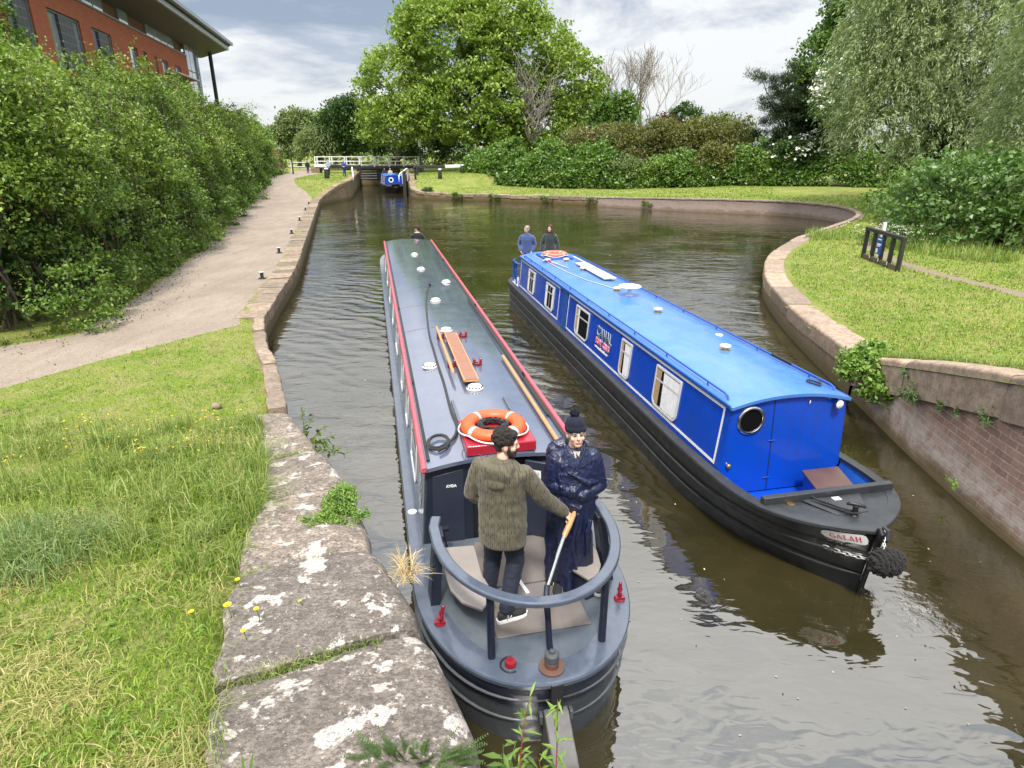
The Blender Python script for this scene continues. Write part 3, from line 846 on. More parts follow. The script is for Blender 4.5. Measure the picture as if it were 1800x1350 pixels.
class Boat:
    def __init__(s, name, label, base, x0, sl, xb, xs, xr, xf, ze, zc, zg, rise, stem, M, group='narrowboats on the canal', scale=1.0):
        s.p = (x0, sl, xb, xs, xr, xf, ze, zc, zg, rise, stem); s.M = M
        s.root = thing(name, label, 'narrowboat', (base[0], base[1], 0), base[2], group)
        s.root.scale = (scale,)*3
        s.base = base
    def zgun(s, x):
        x0, sl, xb, xs, xr, xf, ze, zc, zg, rise, stem = s.p
        t = max(0, (x-(xb-1.0))/(xs-xb+1.0)); return zg+rise*t**1.8
    def hull(s):
        x0, sl, xb, xs, xr, xf, ze, zc, zg, rise, stem = s.p
        pw = s.M.get('pw', 4.2); top = loop_of(hull_outline(x0, sl, xb, xs, 1.05, pw))
        mid = loop_of(hull_outline(x0+.03, sl, xb-.2, xs-.02, 1.04, pw*.92))
        wat = loop_of(hull_outline(x0+.10, sl+.05, xb-.9, xs-stem, 1.02, 2.7))
        bot = loop_of(hull_outline(x0+.3, sl, xb-1.2, xs-stem-.15, .98, 2.6))
        rings = [[Vector((x, y, -.5)) for x, y in bot], [Vector((x, y, -.02)) for x, y in wat]]
        for f in (.35, .7):
            rings.append([Vector((a[0]*(1-f)+c[0]*f, a[1]*(1-f)+c[1]*f, (s.zgun(c[0]))*f*.98)) for a, c in zip(wat, mid)])
        rings.append([Vector((x, y, s.zgun(x)-.03)) for x, y in top])
        s.rings = rings; s.top = top
        mb = MB(); mb.loft(rings, True, False)
        h = mb.build('hull', s.M['hull'], s.root, smooth='auto')
        # rubbing strakes
        for k, f in enumerate(s.M.get('strakes', (.36, .70))):
            sb = MB(); path = []
            for a, c in zip(wat, top):
                z = s.zgun(c[0])*f
                g = f
                x = a[0]*(1-g)+c[0]*g; y = a[1]*(1-g)+c[1]*g
                l = math.hypot(0, y) or 1
                path.append(Vector((x+(.018 if x > xb else (-.015 if x < x0+sl*.4 else 0)), y+.02*(1 if y > 0 else -1)*min(1, abs(y)*4), z)))
            n = len(path); rg = []
            for i, p in enumerate(path+[path[0]]):
                rg.append([p+Vector((0, 0, dz))+Vector((0, (1 if p.y > 0 else -1)*dy*min(1, abs(p.y)*5), 0)) for dz, dy in ((-.010, -.02), (-.008, .006), (.004, .007), (.010, -.02))])
            sb.loft(rg, True, False)
            sb.build('rubbing_strake', s.M['strake'], h, smooth='auto')
        # gunwale: flat ring all the way round with a rounded lip
        mb = MB(); rg = []
        L = top+[top[0]]
        cxm = .5*(x0+xs)
        for i, (x, y) in enumerate(L):
            a = L[max(i-1, 0)] if i else L[-2]; c = L[i+1] if i+1 < len(L) else L[1]
            t = Vector((c[0]-a[0], c[1]-a[1])); t = t.normalized() if t.length > 0 else Vector((1, 0))
            nv = Vector((t.y, -t.x))
            if nv.x*(cxm-x)*.02+nv.y*(-y) < 0: nv = -nv
            if abs(y) < .05: nv = Vector((1 if x < cxm else -1, 0))
            wd = s.M.get('gw', .125)
            if x < x0+sl: wd = s.M.get('gws', wd)
            z = s.zgun(x); P = Vector((x, y, 0)); I = Vector((nv.x, nv.y, 0))
            if abs(y)+1e-6 < wd*abs(I.y): wd_ = max(.0, min(wd, abs(y)/max(abs(I.y), .01)))
            else: wd_ = wd
            rg.append([P-I*.015+Vector((0, 0, z-.05)), P-I*.018+Vector((0, 0, z-.015)), P-I*.008+Vector((0, 0, z)), P+I*.02+Vector((0, 0, z+.004)), P+I*wd_+Vector((0, 0, z)), P+I*wd_+Vector((0, 0, z-.05))])
        mb.loft(rg, True, False)
        mb.build('gunwale', s.M['gun'], s.root, smooth='auto')
        s.h = h; return h
    def deck_plate(s, xa, xb_, z, mat, name, inset=.06):
        half = [(x, y-inset) for x, y in s.top[:len(s.top)//2+1] if xa < x < xb_ and y-inset > 0]
        yl = np.interp(xa, [p[0] for p in s.top[:len(s.top)//2]], [p[1] for p in s.top[:len(s.top)//2]])-inset
        yr = np.interp(xb_, [p[0] for p in s.top[:len(s.top)//2]], [p[1] for p in s.top[:len(s.top)//2]])-inset
        half = ([(xa, yl)] if yl > .02 else []) + half + ([(xb_, yr)] if yr > .02 else [])
        poly = half + [(x, -y) for x, y in reversed(half)]
        mb = MB(); n = len(poly)
        zf = z if callable(z) else (lambda x: z)
        mb.add([(x, y, zf(x)) for x, y in poly], [tuple(range(n))])
        return mb.build(name, mat, s.root)
    def yside(s, z):
        x0, sl, xb, xs, xr, xf, ze, zc, zg, rise, stem = s.p
        return .925-(z-zg)*(.925-.845)/(ze-zg)
    def zroof(s, y):
        x0, sl, xb, xs, xr, xf, ze, zc, zg, rise, stem = s.p
        return ze+(zc-ze)*(1-(min(abs(y), .86)/.86)**2.2)
    def cabin(s):
        x0, sl, xb, xs, xr, xf, ze, zc, zg, rise, stem = s.p
        for sg in (1, -1):
            mb = MB()
            o_ = [(xr, sg*s.yside(zg), zg-.06), (xf, sg*s.yside(zg), zg-.06), (xf, sg*s.yside(ze), ze), (xr, sg*s.yside(ze), ze)]
            mb.plate([(x, sg*(s.yside(max(z, zg))), z) for x, y, z in o_], (0, -sg, 0), .03)
            mb.build('cabin_side', s.M['side'], s.root)
        mb = MB(); rg = []
        for x in np.linspace(xr-.06, xf+.05, 24):
            r = []
            for k in range(17):
                y = .875-.875*2*k/16; r.append(Vector((x, y, s.zroof(y)+.012)))
            for k in range(17):
                y = -.875+.875*2*k/16; r.append(Vector((x, y, s.zroof(y)-.03)))
            rg.append(r)
        mb.loft(rg, True, True)
        s.roof = mb.build('roof', s.M['roof'], s.root, smooth='auto')
    def bulk_poly(s, x, ylo, yhi, z0, n=9, drop=.035):
        x0, sl, xb, xs, xr, xf, ze, zc, zg, rise, stem = s.p
        P = []
        def yl(y, z):
            lim = s.yside(max(z, zg))-.002
            return max(-lim, min(lim, y))
        P.append((x, yl(ylo, z0), z0)); P.append((x, yl(yhi, z0), z0))
        for k in range(n+1):
            y = yhi+(ylo-yhi)*k/n; z = s.zroof(y)-drop; P.append((x, yl(y, z), z))
        return P
    def side_frame(s, sg):
        """matrix-ish helper: point on the cabin side plane pushed out by d"""
        def f(x, z, d=0): return Vector((x, sg*(s.yside(z)+d), z))
        return f
    def window(s, sg, xa, xc, z0, z1, rad=.14, parent=None, style='curtain', top_r=.03, fw=.045, thick=.018):
        f = s.side_frame(sg)
        def rr(x0_, x1_, a, c, r, rt, n=6):
            P = []
            for (cx, cz, a0, q) in ((x0_+r, a+r, 180, r), (x1_-r, a+r, 270, r), (x1_-rt, c-rt, 0, rt), (x0_+rt, c-rt, 90, rt)):
                for k in range(n+1):
                    t = R(a0+90*k/n); P.append((cx+q*cos(t), cz+q*sin(t)))
            return P
        outr = rr(xa, xc, z0, z1, rad, top_r); inn = rr(xa+fw, xc-fw, z0+fw, z1-fw, max(.01, rad-fw), max(.01, top_r-fw*.5))
        mb = MB(); rings = []
        n = len(outr)
        rings = [[f(x, z, .001) for x, z in outr], [f(x, z, thick*.8) for x, z in outr], [f(x, z, thick) for x, z in [(o[0]*.7+i[0]*.3, o[1]*.7+i[1]*.3) for o, i in zip(outr, inn)]], [f(x, z, thick*.8) for x, z in inn], [f(x, z, .002) for x, z in inn]]
        mb.loft(rings, True, False)
        zt = z1-fw-(z1-z0-2*fw)*.30
        mb.add([f(xa+fw*.6, zt-.016, .013), f(xc-fw*.6, zt-.016, .013), f(xc-fw*.6, zt+.016, .013), f(xa+fw*.6, zt+.016, .013)], [(0, 1, 2, 3)])
        if style == 'mullion':
            xm = .5*(xa+xc)+.02
            mb.add([f(xm-.016, z0+fw*.6, .0135), f(xm+.016, z0+fw*.6, .0135), f(xm+.016, z1-fw*.6, .0135), f(xm-.016, z1-fw*.6, .0135)], [(0, 1, 2, 3)])
        w_ = mb.build('window_frame', M_alu, s.root, smooth='auto')
        g = MB(); g.add([f(x, z, .006) for x, z in inn], [tuple(range(n))])
        g.build('pane', M_glass, w_)
        def drape(x0_, x1_, mat, waves, seed, flare=0.0):
            c = MB(); cols = max(6, waves*6); rg = []
            rnd = random.Random(seed)
            ph = rnd.uniform(0, 6)
            za = z0+fw+.012; zb = z1-fw-.012
            for j in range(2):
                z = zb if j == 0 else za
                row = []
                for k in range(cols+1):
                    t = k/cols; x = x0_+(x1_-x0_)*t
                    if j == 1: x += flare*(1-t)
                    d = .0098+.0016*sin(t*waves*2*pi+ph)
                    # stay clear of the rounded lower corners
                    zz = z
                    if j == 1:
                        e = min(x-(xa+fw), (xc-fw)-x); rr_ = max(.01, rad-fw)
                        if e < rr_: zz = za+rr_-sqrt(max(0, rr_**2-(rr_-max(e, 0))**2))
                    row.append(f(x, zz, d))
                rg.append(row)
            n_ = cols+1
            c.add([p for r in rg for p in r], [(k, k+1, n_+k+1, n_+k) for k in range(cols)])
            c.build('curtain', mat, w_, smooth=True)
        if style in ('curtain', 'wide'):
            wd = xc-xa
            drape(xa+fw+.002, xa+fw+wd*.2, M_gold, 3, 1)
            drape(xa+fw+wd*.28, xc-fw-.004, M_curt, 5 if style == 'curtain' else 9, 2, .04)
        if style == 'gap':
            wd = xc-xa
            drape(xa+fw+.002, xa+fw+wd*.13, M_gold, 2, 1)
            drape(xa+fw+wd*.14, xa+fw+wd*.26, M_curt, 2, 2)
        if style == 'mullion':
            wd = xc-xa
            drape(xa+fw+.002, xa+fw+wd*.2, M_curt, 2, 3)
            drape(xc-fw-wd*.16, xc-fw-.004, M_curt, 2, 4)
        return w_
    def vent(s, x, y, kind, dz=0):
        z = s.zroof(y)+.012+dz
        mb = MB()
        if kind == 'dome':
            mb.lathe([(.005, 0), (.135, 0), (.138, .012), (.128, .026), (.10, .05), (.06, .062), (.005, .066)], (x, y, z), 28)
            mb.v = [(x+(q[0]-x)*.86, y+(q[1]-y)*.86, q[2]) for q in mb.v]
            n0 = len(mb.f)
            for k in range(14):
                a = 2*pi*k/14
                Mx = Matrix.Rotation(a, 3, 'Z') @ Matrix.Rotation(R(42), 3, 'Y')
                mb.box((x+.101*cos(a), y+.101*sin(a), z+.037), (.020, .022, .010), Mx)
            v = mb.build('mushroom_vent', [M_off, M_black], s.root, smooth=True, weld=False)
            for p_ in v.data.polygons:
                if p_.index >= n0: p_.material_index = 1
            shade_auto(v.data)
        else:
            mb.lathe([(.005, 0), (.085, 0), (.085, .012), (.05, .014), (.05, .05), (.005, .05)], (x, y, z), 24)
            v = mb.build('mushroom_vent', M_brass, s.root, smooth='auto')
            c = MB(); c.lathe([(.005, .045), (.082, .045), (.09, .06), (.085, .078), (.05, .09), (.005, .094)], (x, y, z), 24)
            c.build('vent_cap', M_cream, v, smooth='auto')
        return v

# ================= the dark boat
MA = dict(hull=M_navy, gun=M_gunA, side=M_sideA, roof=M_roofA, strake=M_rub, gw=.13, gws=.22, strakes=(.40, .74))
A = Boat('narrowboat', 'long dark navy narrowboat with red roof edge rails and two men at its tiller', BA, -.05, 1.45, 20.2, 22.4, 2.1, 19.9, 1.6735, 1.765, .755, .35, .45, MA)
A.hull(); A.cabin()
rt = A.root
# hull lower band around the stern, scuffed
A.deck_plate(.1, 2.1, .738, M_deckA, 'stern_deck', .12)
A.deck_plate(19.9, 22.3, lambda x: A.zgun(x)-.02, M_deckA, 'bow_deck', .06)
# handrails in faded red
for sg in (1, -1):
    mb = MB(); rg = []
    for x in (2.02, 2.06, 19.9, 19.95):
        c = sg*.862
        rg.append([Vector((x, c-.032, 1.668)), Vector((x, c+.032, 1.655)), Vector((x, c+.028, 1.712)), Vector((x, c+.015, 1.728)), Vector((x, c-.022, 1.73)), Vector((x, c-.032, 1.72))])
    mb.loft(rg, True, True); mb.build('roof_rail', M_pink, rt, bevel=.008)
    mb = MB(); mb.box((11, sg*.80, 1.705), (17.6, .035, .03)); mb.build('gutter_strip', M_black, rt)
    for x in (4.6, 9.1, 15.2):
        mb = MB(); mb.tube([(x-.05, sg*.81, 1.71), (x-.05, sg*.81, 1.76), (x+.05, sg*.81, 1.76), (x+.05, sg*.81, 1.71)], .009, 6)
        mb.build('rail_cleat', M_black, rt)
# windows
for sg in (1, -1):
    for xa, xc in ((3.05, 3.95), (4.75, 5.25), (6.2, 6.75), (8.2, 9.1), (10.6, 11.2), (12.8, 13.6), (15.2, 15.9), (17.6, 18.3)):
        A.window(sg, xa, xc, .93, 1.50, .1, style='plain', fw=.035, top_r=.09)
# two fuel vents in the side deck and cabin side
mb = MB(); mb.lathe([(.003, 0), (.055, 0), (.055, .012), (.003, .016)], (2.75, .985, .757), 20); mb.build('filler_cap', M_alu, rt, smooth='auto')
# rear bulkhead: frame, panels, doors
def plate_x(poly, t, name, mat, parent, bev=0):
    mb = MB(); mb.plate(poly, (-1, 0, 0), t); return mb.build(name, mat, parent, bevel=bev)
plate_x(A.bulk_poly(2.13, .34, .92, .5), .03, 'rear_panel', M_bulkA, rt)
plate_x(A.bulk_poly(2.13, -.92, -.28, .5), .03, 'rear_panel', M_bulkA, rt)
plate_x([(2.10, .80, .68), (2.10, .44, .68), (2.10, .44, 1.63), (2.10, .77, 1.57)], .012, 'panel_inset', M_bulkA2, rt, .006)
plate_x([(2.10, -.44, .68), (2.10, -.80, .68), (2.10, -.77, 1.57), (2.10, -.44, 1.63)], .012, 'panel_inset', M_bulkA2, rt, .006)
mb = MB(); mb.box((2.9, 0, 1.0), (1.5, 1.2, 1.3)); mb.build('doorway_shade_block', M_int, rt)  # solid black block, paints the shade inside the open doorway
mb = MB(); mb.box((2.16, .05, .62), (.05, .6, .14)); mb.build('door_step', M_deckA, rt, bevel=.01)
# open door leaf with a notice, right leaf with emblem
dl_ = MB(); dl_.bar((2.06, -.235, 1.13), (1.93, -.455, 1.13), .035, 1.10); d1 = dl_.build('door_leaf', M_bulkA2, rt, bevel=.006)
Mx = Matrix((Vector((-.13, -.22, 0)).normalized(), Vector((0, 0, 1)), Vector((-.22, .13, 0)).normalized())).transposed()
mb = MB(); mb.box((1.985, -.315, 1.53), (.10, .15, .004), Mx)
o_ = MB(); c0 = Vector((1.993, -.345, 1.50))+Vector((-.22, .13, 0)).normalized()*.021
ux = Vector((-.13, -.22, 0)).normalized(); uz = Vector((0, 0, 1))
o_.add([c0+ux*a+uz*c for a, c in ((-.055, -.085), (.055, -.085), (.055, .085), (-.055, .085))], [(0, 1, 2, 3)])
nb = o_.build('notice', M_white, d1)
o_ = MB(); c1_ = c0+Vector((-.22, .13, 0)).normalized()*.002
for k in range(11):
    zz = .066-k*.013; wl = .04 if k % 4 else .022
    o_.add([c1_+ux*(-.042)+uz*zz, c1_+ux*(-.042+2*wl*.98)+uz*zz, c1_+ux*(-.042+2*wl*.98)+uz*(zz+.004), c1_+ux*(-.042)+uz*(zz+.004)], [(0, 1, 2, 3)])
o_.build('notice_print', plain('grey_print', (.25, .25, .27), .7), nb)
def em(poly, mat, name='emblem', dx=0):
    mb = MB(); mb.plate([(2.086-dx, y, z) for y, z in poly], (-1, 0, 0), .003); return mb.build(name, mat, rt)
M_lblue = plain('emblem_blue', (.02, .16, .45), .5)
em([(-.44, 1.365), (-.70, 1.365), (-.70, 1.385), (-.44, 1.385)], M_lblue)
em([(-.44, 1.40), (-.50, 1.40), (-.44, 1.49)], M_lred); em([(-.47, 1.40), (-.56, 1.40), (-.515, 1.46)], M_lwhite, dx=.003)
em([(-.57, 1.43), (-.61, 1.49), (-.57, 1.55), (-.53, 1.49)], M_lblue); em([(-.57, 1.455), (-.59, 1.49), (-.57, 1.52), (-.55, 1.49)], M_lwhite, dx=.004)
em([(-.58, 1.40), (-.67, 1.40), (-.625, 1.46)], M_lwhite); em([(-.64, 1.40), (-.70, 1.40), (-.70, 1.49)], M_lred)
put_text('boat_name', 'AYDA', .042, frame_matrix((2.083, .575, 1.44), (0, -1, 0), (0, 0, 1)), M_lwhite, rt, bold=.0015)
# white flower-like emblem on the cabin side by the stern
mb = MB(); f = A.side_frame(1)
for k in range(12):
    a = 2*pi*k/12; r0, r1, w_ = .06, .21, .028
    P = []
    for t in range(10):
        u = t/9; rad = r0+(r1-r0)*u; ww = w_*sin(pi*u)**.7
        P.append((rad, ww))
    poly = [(r, w2) for r, w2 in P]+[(r, -w2) for r, w2 in reversed(P)]
    pts3 = []
    for r, w2 in poly:
        X = r*cos(a)-w2*sin(a); Z = r*sin(a)+w2*cos(a)
        pts3.append(f(2.5+X*.9, 1.2+Z*1.2, .003))
    mb.add(pts3, [tuple(range(len(pts3)))])
mb.build('side_emblem', plain('pale_emblem', (.42, .45, .48), .5), rt, weld=False)
# sliding hatch with rails
mb = MB(); mb.box((2.43, .02, 1.835), (.72, .76, .12)); ht_ = mb.build('sliding_hatch', M_red, rt, bevel=.015)
for y in (.36, -.32):
    mb = MB(); mb.box((3.2, y, 1.775), (.86, .035, .06)); mb.box((3.2, y+.0265, 1.76), (.86, .02, .03)); mb.build('hatch_runner', M_gunA, rt, bevel=.004)
for x, y in ((16.04, .01), (13.41, .01), (11.57, -.47), (9.48, 0), (7.04, .05), (5.17, .51), (4.05, 0)): A.vent(x, y, 'dome')
# roof racks (cradles)
for x in (6.6, 5.05):
    mb = MB()
    mb.box((x, 0, 1.80), (.05, .42, .02))
    for y in (.245, .15, -.15, -.245): mb.box((x, y, 1.82), (.09, .035, .11))
    for y in (.2, -.2): mb.box((x, y, 1.795), (.09, .10, .03))
    mb.build('roof_cradle', M_dred, rt, bevel=.006)
# skylight seam strips across the roof
mb = MB()
for x in (7.35, 9.2, 13.2):
    mb.loft([[Vector((x+dx, .78-1.56*k/16, A.zroof(.78-1.56*k/16)+.0135)) for k in range(17)] for dx in (-.012, .012)], False, False)
mb.build('roof_seam', M_sideA, rt)
# dollies, filler, rudder gear
for (x, y, a) in ((.82, .86, .35), (.78, -.87, 0)):
    mb = MB(); mb.lathe([(.004, 0), (.055, 0), (.055, .012), (.022, .02), (.018, .10), (.026, .115), (.018, .135), (.014, .19), (.004, .2)], (x, y, .757), 14, Matrix.Rotation(a*.6, 3, 'X'))
    mb.bar((x-.05, y, .84), (x+.05, y, .84), .016, .016); mb.bar((x-.01, y+.045, .78), (x-.01, y-.045, .78), .05, .03)
    mb.build('mooring_dolly', M_dred, rt, smooth='auto')
mb = MB(); mb.lathe([(.004, 0), (.05, 0), (.05, .03), (.044, .045), (.004, .048)], (.20, .33, .758), 20); mb.build('filler_cap', M_dred, rt, smooth='auto')
mb = MB(); mb.torus((.20, .33, .764), .085, .008, 24, 6, a0=-.3, a1=pi+.3); mb.build('filler_ring', M_black, rt, smooth=True)
mb = MB(); mb.lathe([(.004, 0), (.11, 0), (.11, .018), (.06, .022), (.06, .07), (.055, .075), (.004, .075)], (.10, 0, .758), 24); mb.build('rudder_bearing', M_rust, rt, smooth='auto')
mb = MB(); mb.lathe([(.004, 0), (.058, 0), (.062, .02), (.06, .075), (.05, .088), (.004, .09)], (.10, 0, .83), 20)
mb.lathe([(.004, 0), (.025, 0), (.022, .02), (.004, .022)], (.10, 0, .92), 12); mb.build('rudder_head', M_rub, rt, smooth='auto')
til = MB(); til.tube([(.115, 0, .86), (.165, .005, .95), (.20, .012, 1.18), (.235, .015, 1.30), (.29, .005, 1.345), (.36, -.02, 1.385)], [.03, .028, .026, .027, .026, .025], 12)
tl = til.build('tiller', M_navy, rt, smooth='auto')
mb = MB(); mb.tube([(.345, -.015, 1.378), (.60, -.17, 1.470), (.79, -.295, 1.555)], .021, 12); mb.build('tiller_bar', M_chrome, tl, smooth='auto')
mb = MB(); mb.tube([(.77, -.283, 1.545), (.80, -.305, 1.565), (.86, -.362, 1.615), (.92, -.418, 1.675), (.945, -.44, 1.695)], [.02, .026, .028, .025, .012], 12); mb.build('tiller_handle', M_wood, tl, smooth='auto')
# rudder hanging behind the stern
rd = MB(); rd.box((-.03, -.005, .5), (.09, .11, .48)); rdo = rd.build('rudder_post', M_black, rt, bevel=.01)
mb = MB()
prof = [(-.03, .46), (-.09, .46), (-.24, .33), (-.36, .24), (-.42, .18), (-.44, .08), (-.44, -.4), (-.03, -.4)]
mb.loft([[Vector((x, y, z)) for x, z in prof] for y in (-.105, .105)], True, True)
mb.build('rudder_blade', M_rud, rdo, bevel=.012)
mb = MB()
for y in (.13, -.13): mb.box((-.06, y, .40), (.06, .03, .10))
mb.build('rudder_bracket', M_rub, rdo, bevel=.006)
# taff rail around the stern with posts
mb = MB(); rg = []
pth = [(1.46, .80), (1.30, .835)]+[(1.18-1.10*sin(a), .835*cos(a)) for a in np.linspace(R(8), R(172), 40)]+[(1.30, -.835), (1.62, -.80)]
for i, (x, y) in enumerate(pth):
    a = pth[max(i-1, 0)]; c = pth[min(i+1, len(pth)-1)]; t = Vector((c[0]-a[0], c[1]-a[1], 0)).normalized(); nv = Vector((-t.y, t.x, 0))
    z = 1.475; P = Vector((x, y, z)); hw = .05
    rg.append([P+nv*hw+Vector((0, 0, -.035)), P-nv*hw+Vector((0, 0, -.035)), P-nv*hw+Vector((0, 0, .0)), P-nv*(hw-.01)+Vector((0, 0, .012)), P+nv*(hw-.01)+Vector((0, 0, .012)), P+nv*hw])
mb.loft(rg, True, True); rail = mb.build('stern_rail', M_gunA, rt, bevel=.004)
for x, y in ((.30, .47), (.29, -.52)):
    mb = MB(); mb.cyl((x+.02, y, .74), (x-.005, y+.01, 1.45), .034, .034, 14); mb.build('rail_post', M_navy, rail, smooth='auto')
for sg in (1, -1):
    mb = MB(); mb.plate([(1.06, sg*.92, .74), (1.30, sg*.93, .74), (1.36, sg*.845, 1.44), (1.18, sg*.845, 1.44)], (0, -sg, 0), .09); mb.build('rail_post', M_bulkA, rail, bevel=.006)
# seats on lockers
def seat(poly, z, name='seat', box=True):
    mb = MB(); mb.prism(poly, z-.03, z); sb = mb.build(name, M_seat, rt, bevel=.006)
    if not box:
        mb = MB(); mb.prism([(1.30, .50), (1.55, .50), (1.55, .72), (1.30, .72)], .74, z-.03); mb.build('seat_locker', M_bulkA, sb); return
    cx = sum(p[0] for p in poly)/len(poly); cy = sum(p[1] for p in poly)/len(poly)
    mb = MB(); mb.prism([(cx+(x-cx)*.86, cy+(y-cy)*.86) for x, y in poly], .74, z-.03); mb.build('seat_locker', M_bulkA, sb)
lp = [(1.58, .73), (1.56, .42), (1.10, .42), (.78, .36), (.60, .50), (.74, .66), (.92, .74), (1.2, .77)]
seat(lp, 1.03, box=False); seat([(1.60, -.76), (1.2, -.78), (.98, -.74), (.84, -.66), (.80, -.55), (1.05, -.40), (1.60, -.47)], 1.03)
# deck boards and engine hatch strip
for poly in ([(.53, .38), (.53, -.50), (1.19, -.49), (1.19, .40)], [(1.215, .40), (1.215, -.49), (2.0, -.42), (2.0, .36)]):
    mb = MB(); mb.prism(poly, .732, .750); mb.build('deck_board', M_beige, rt, bevel=.004)
mb = MB(); mb.box((1.2, .0, .752), (.30, .035, .006), (0, 0, .2)); mb.build('hatch_latch', M_alu, rt)
mb = MB(); mb.tube([(1.92, .66, .75), (1.90, .70, 1.0), (1.86, .70, 1.06)], .012, 8); mb.box((1.85, .70, 1.07), (.06, .11, .035)); mb.build('throttle_lever', M_black, rt, smooth='auto')

def on(b, x, y, z): return L2W(b, x, y, z)
def place(o, b):
    o.location = (b[0], b[1], 0); o.rotation_euler = (0, 0, b[2]); return o
# things lying on the dark roof
def lifebuoy(b, x, y, z, R0, r, mat, label, tapes, ropecol=M_white, group=None, tilt=0, a_off=.6):
    t = thing('lifebuoy', label, 'lifebuoy', on(b, x, y, z), b[2], group)
    mb = MB(); mb.torus((0, 0, 0), R0, r, 56, 16, flat=.78); mb.build('ring', mat, t, smooth=True)
    for k in range(4):
        a = a_off+k*pi/2
        mb = MB(); mb.torus((0, 0, 0), R0, r, 6, 16, a0=a-.08, a1=a+.08, flat=.78, grow=.004); mb.build('reflective_band', tapes, t, smooth='auto')
    mb = MB(); P = []
    for i in range(65):
        a = 2*pi*i/64+a_off; q = abs(sin((a-a_off)*2)); P.append(((R0+r*1.02+.02*q)*cos(a), (R0+r*1.02+.02*q)*sin(a), -.01-.03*q))
    mb.tube(P, .009, 6); mb.build('grab_line', ropecol, t, smooth=True)
    t.rotation_euler = (tilt, 0, b[2]); return t
lifebuoy(BA, 2.43, .045, 1.955, .285, .082, M_orange, 'bright orange lifebuoy with silver bands on the red sliding hatch of the dark boat', M_reflect)
mb = MB(); P = []
for i in range(150):
    a = i*.42; rad = .10+.07*((i*.618) % 1); P.append((rad*cos(a)*1.1, rad*sin(a), .012+.035*((i*.37) % 1)+.0003*i))
mb.tube(P, .011, 6)
o = mb.build('rope_coil', M_rope, None, smooth=True, loc=on(BA, 2.45, .045, 1.90)); tag(o, 'coiled black rope lying inside the bright orange lifebuoy', 'rope')
# gangplank, boat hook pole and shaft
t = thing('gangplank', 'narrow wooden gangplank with brown grip pads in the red cradles of the dark roof', 'gangplank', on(BA, 5.34, .03, 1.86), AT)
mb = MB(); mb.box((0, 0, 0), (2.38, .215, .04)); mb.build('board', M_wood, t, bevel=.006)
mb = MB()
for k in range(6): mb.box((-1.0+k*.4, 0, .022), (.385, .175, .006))
mb.build('grip_pad', M_pad, t, bevel=.003)
mb = MB(); mb.tube([on(BA, 4.38, .245, 1.90), on(BA, 4.5, .245, 1.90), on(BA, 6.8, .24, 1.92)], [.012, .024, .022], 10)
tag(mb.build('boat_pole', M_wood, None, smooth='auto'), 'short varnished pole beside the gangplank on the dark roof', 'pole')
mb = MB(); mb.tube([on(BA, 2.0, -.655, 1.765), on(BA, 5.38, -.66, 1.775)], [.027, .025], 10)
tag(mb.build('boat_pole', M_wood, None, smooth='auto'), 'long pale wooden shaft lying along the right edge of the dark roof', 'pole')
mb = MB(); mb.tube([on(BA, 3.0, -.745, 1.75), on(BA, 9.6, -.735, 1.76)], .018, 8)
tag(mb.build('boat_hook', M_black, None, smooth='auto'), 'black painted boat hook beside the long wooden shaft on the dark roof', 'boat hook')
mb = MB()
H_ = [(11.08, -.02), (10.9, .03), (9.5, .20), (7.96, .31), (6.8, .37), (6.03, .38), (5.2, .39), (4.36, .39), (3.42, .41), (2.95, .40), (2.66, .44), (2.45, .55), (2.36, .66), (2.45, .76), (2.62, .76), (2.70, .66), (2.62, .56), (2.46, .56), (2.38, .66), (2.44, .74), (2.58, .76), (2.68, .70), (2.66, .6), (2.5, .54), (2.34, .60), (2.30, .68)]
Hs = resample([(x, y, 0) for x, y in H_], .06)
mb.tube([on(BA, p.x, p.y, A.zroof(p.y)+.026+(.012 if i > 150 else 0)+.0001*i) for i, p in enumerate(Hs)], .017, 7)
o = mb.build('mooring_line', M_rope, None, smooth=True); tag(o, 'black rope running along the dark roof and coiled at its left rear corner', 'rope')
mb = MB(); mb.tube([on(BA, 11.08, -.02, A.zroof(0)+.0), on(BA, 11.08, -.02, A.zroof(0)+.07)], .03, 10); mb.build('line_fairlead', M_black, rt, smooth='auto').matrix_parent_inverse = Matrix.Identity(4)
bpy.data.objects['line_fairlead'].parent = o

# ================= the bright blue boat
MBm = dict(hull=M_blk, gun=M_blk2, side=M_blueS, roof=M_blueR, strake=M_strk, gw=.125, gws=.125, strakes=(.28, .60), pw=6.0)
B = Boat('narrowboat', 'bright blue narrowboat with black hull and white coach lines, bow turned this way', BB, 1.02, 1.3, 14.6, 17.36, 3.05, 15.6, 1.71, 1.83, .755, .14, .10, MBm)
B.hull(); B.cabin(); rb = B.root
B.deck_plate(1.1, 3.05, .735, paint('pale_stern_deck', (.42, .41, .42), .5, .4), 'stern_deck', .05)
fdz = lambda x: B.zgun(x)-.004
B.deck_plate(16.54, 17.38, fdz, M_blk2, 'fore_deck', .02)
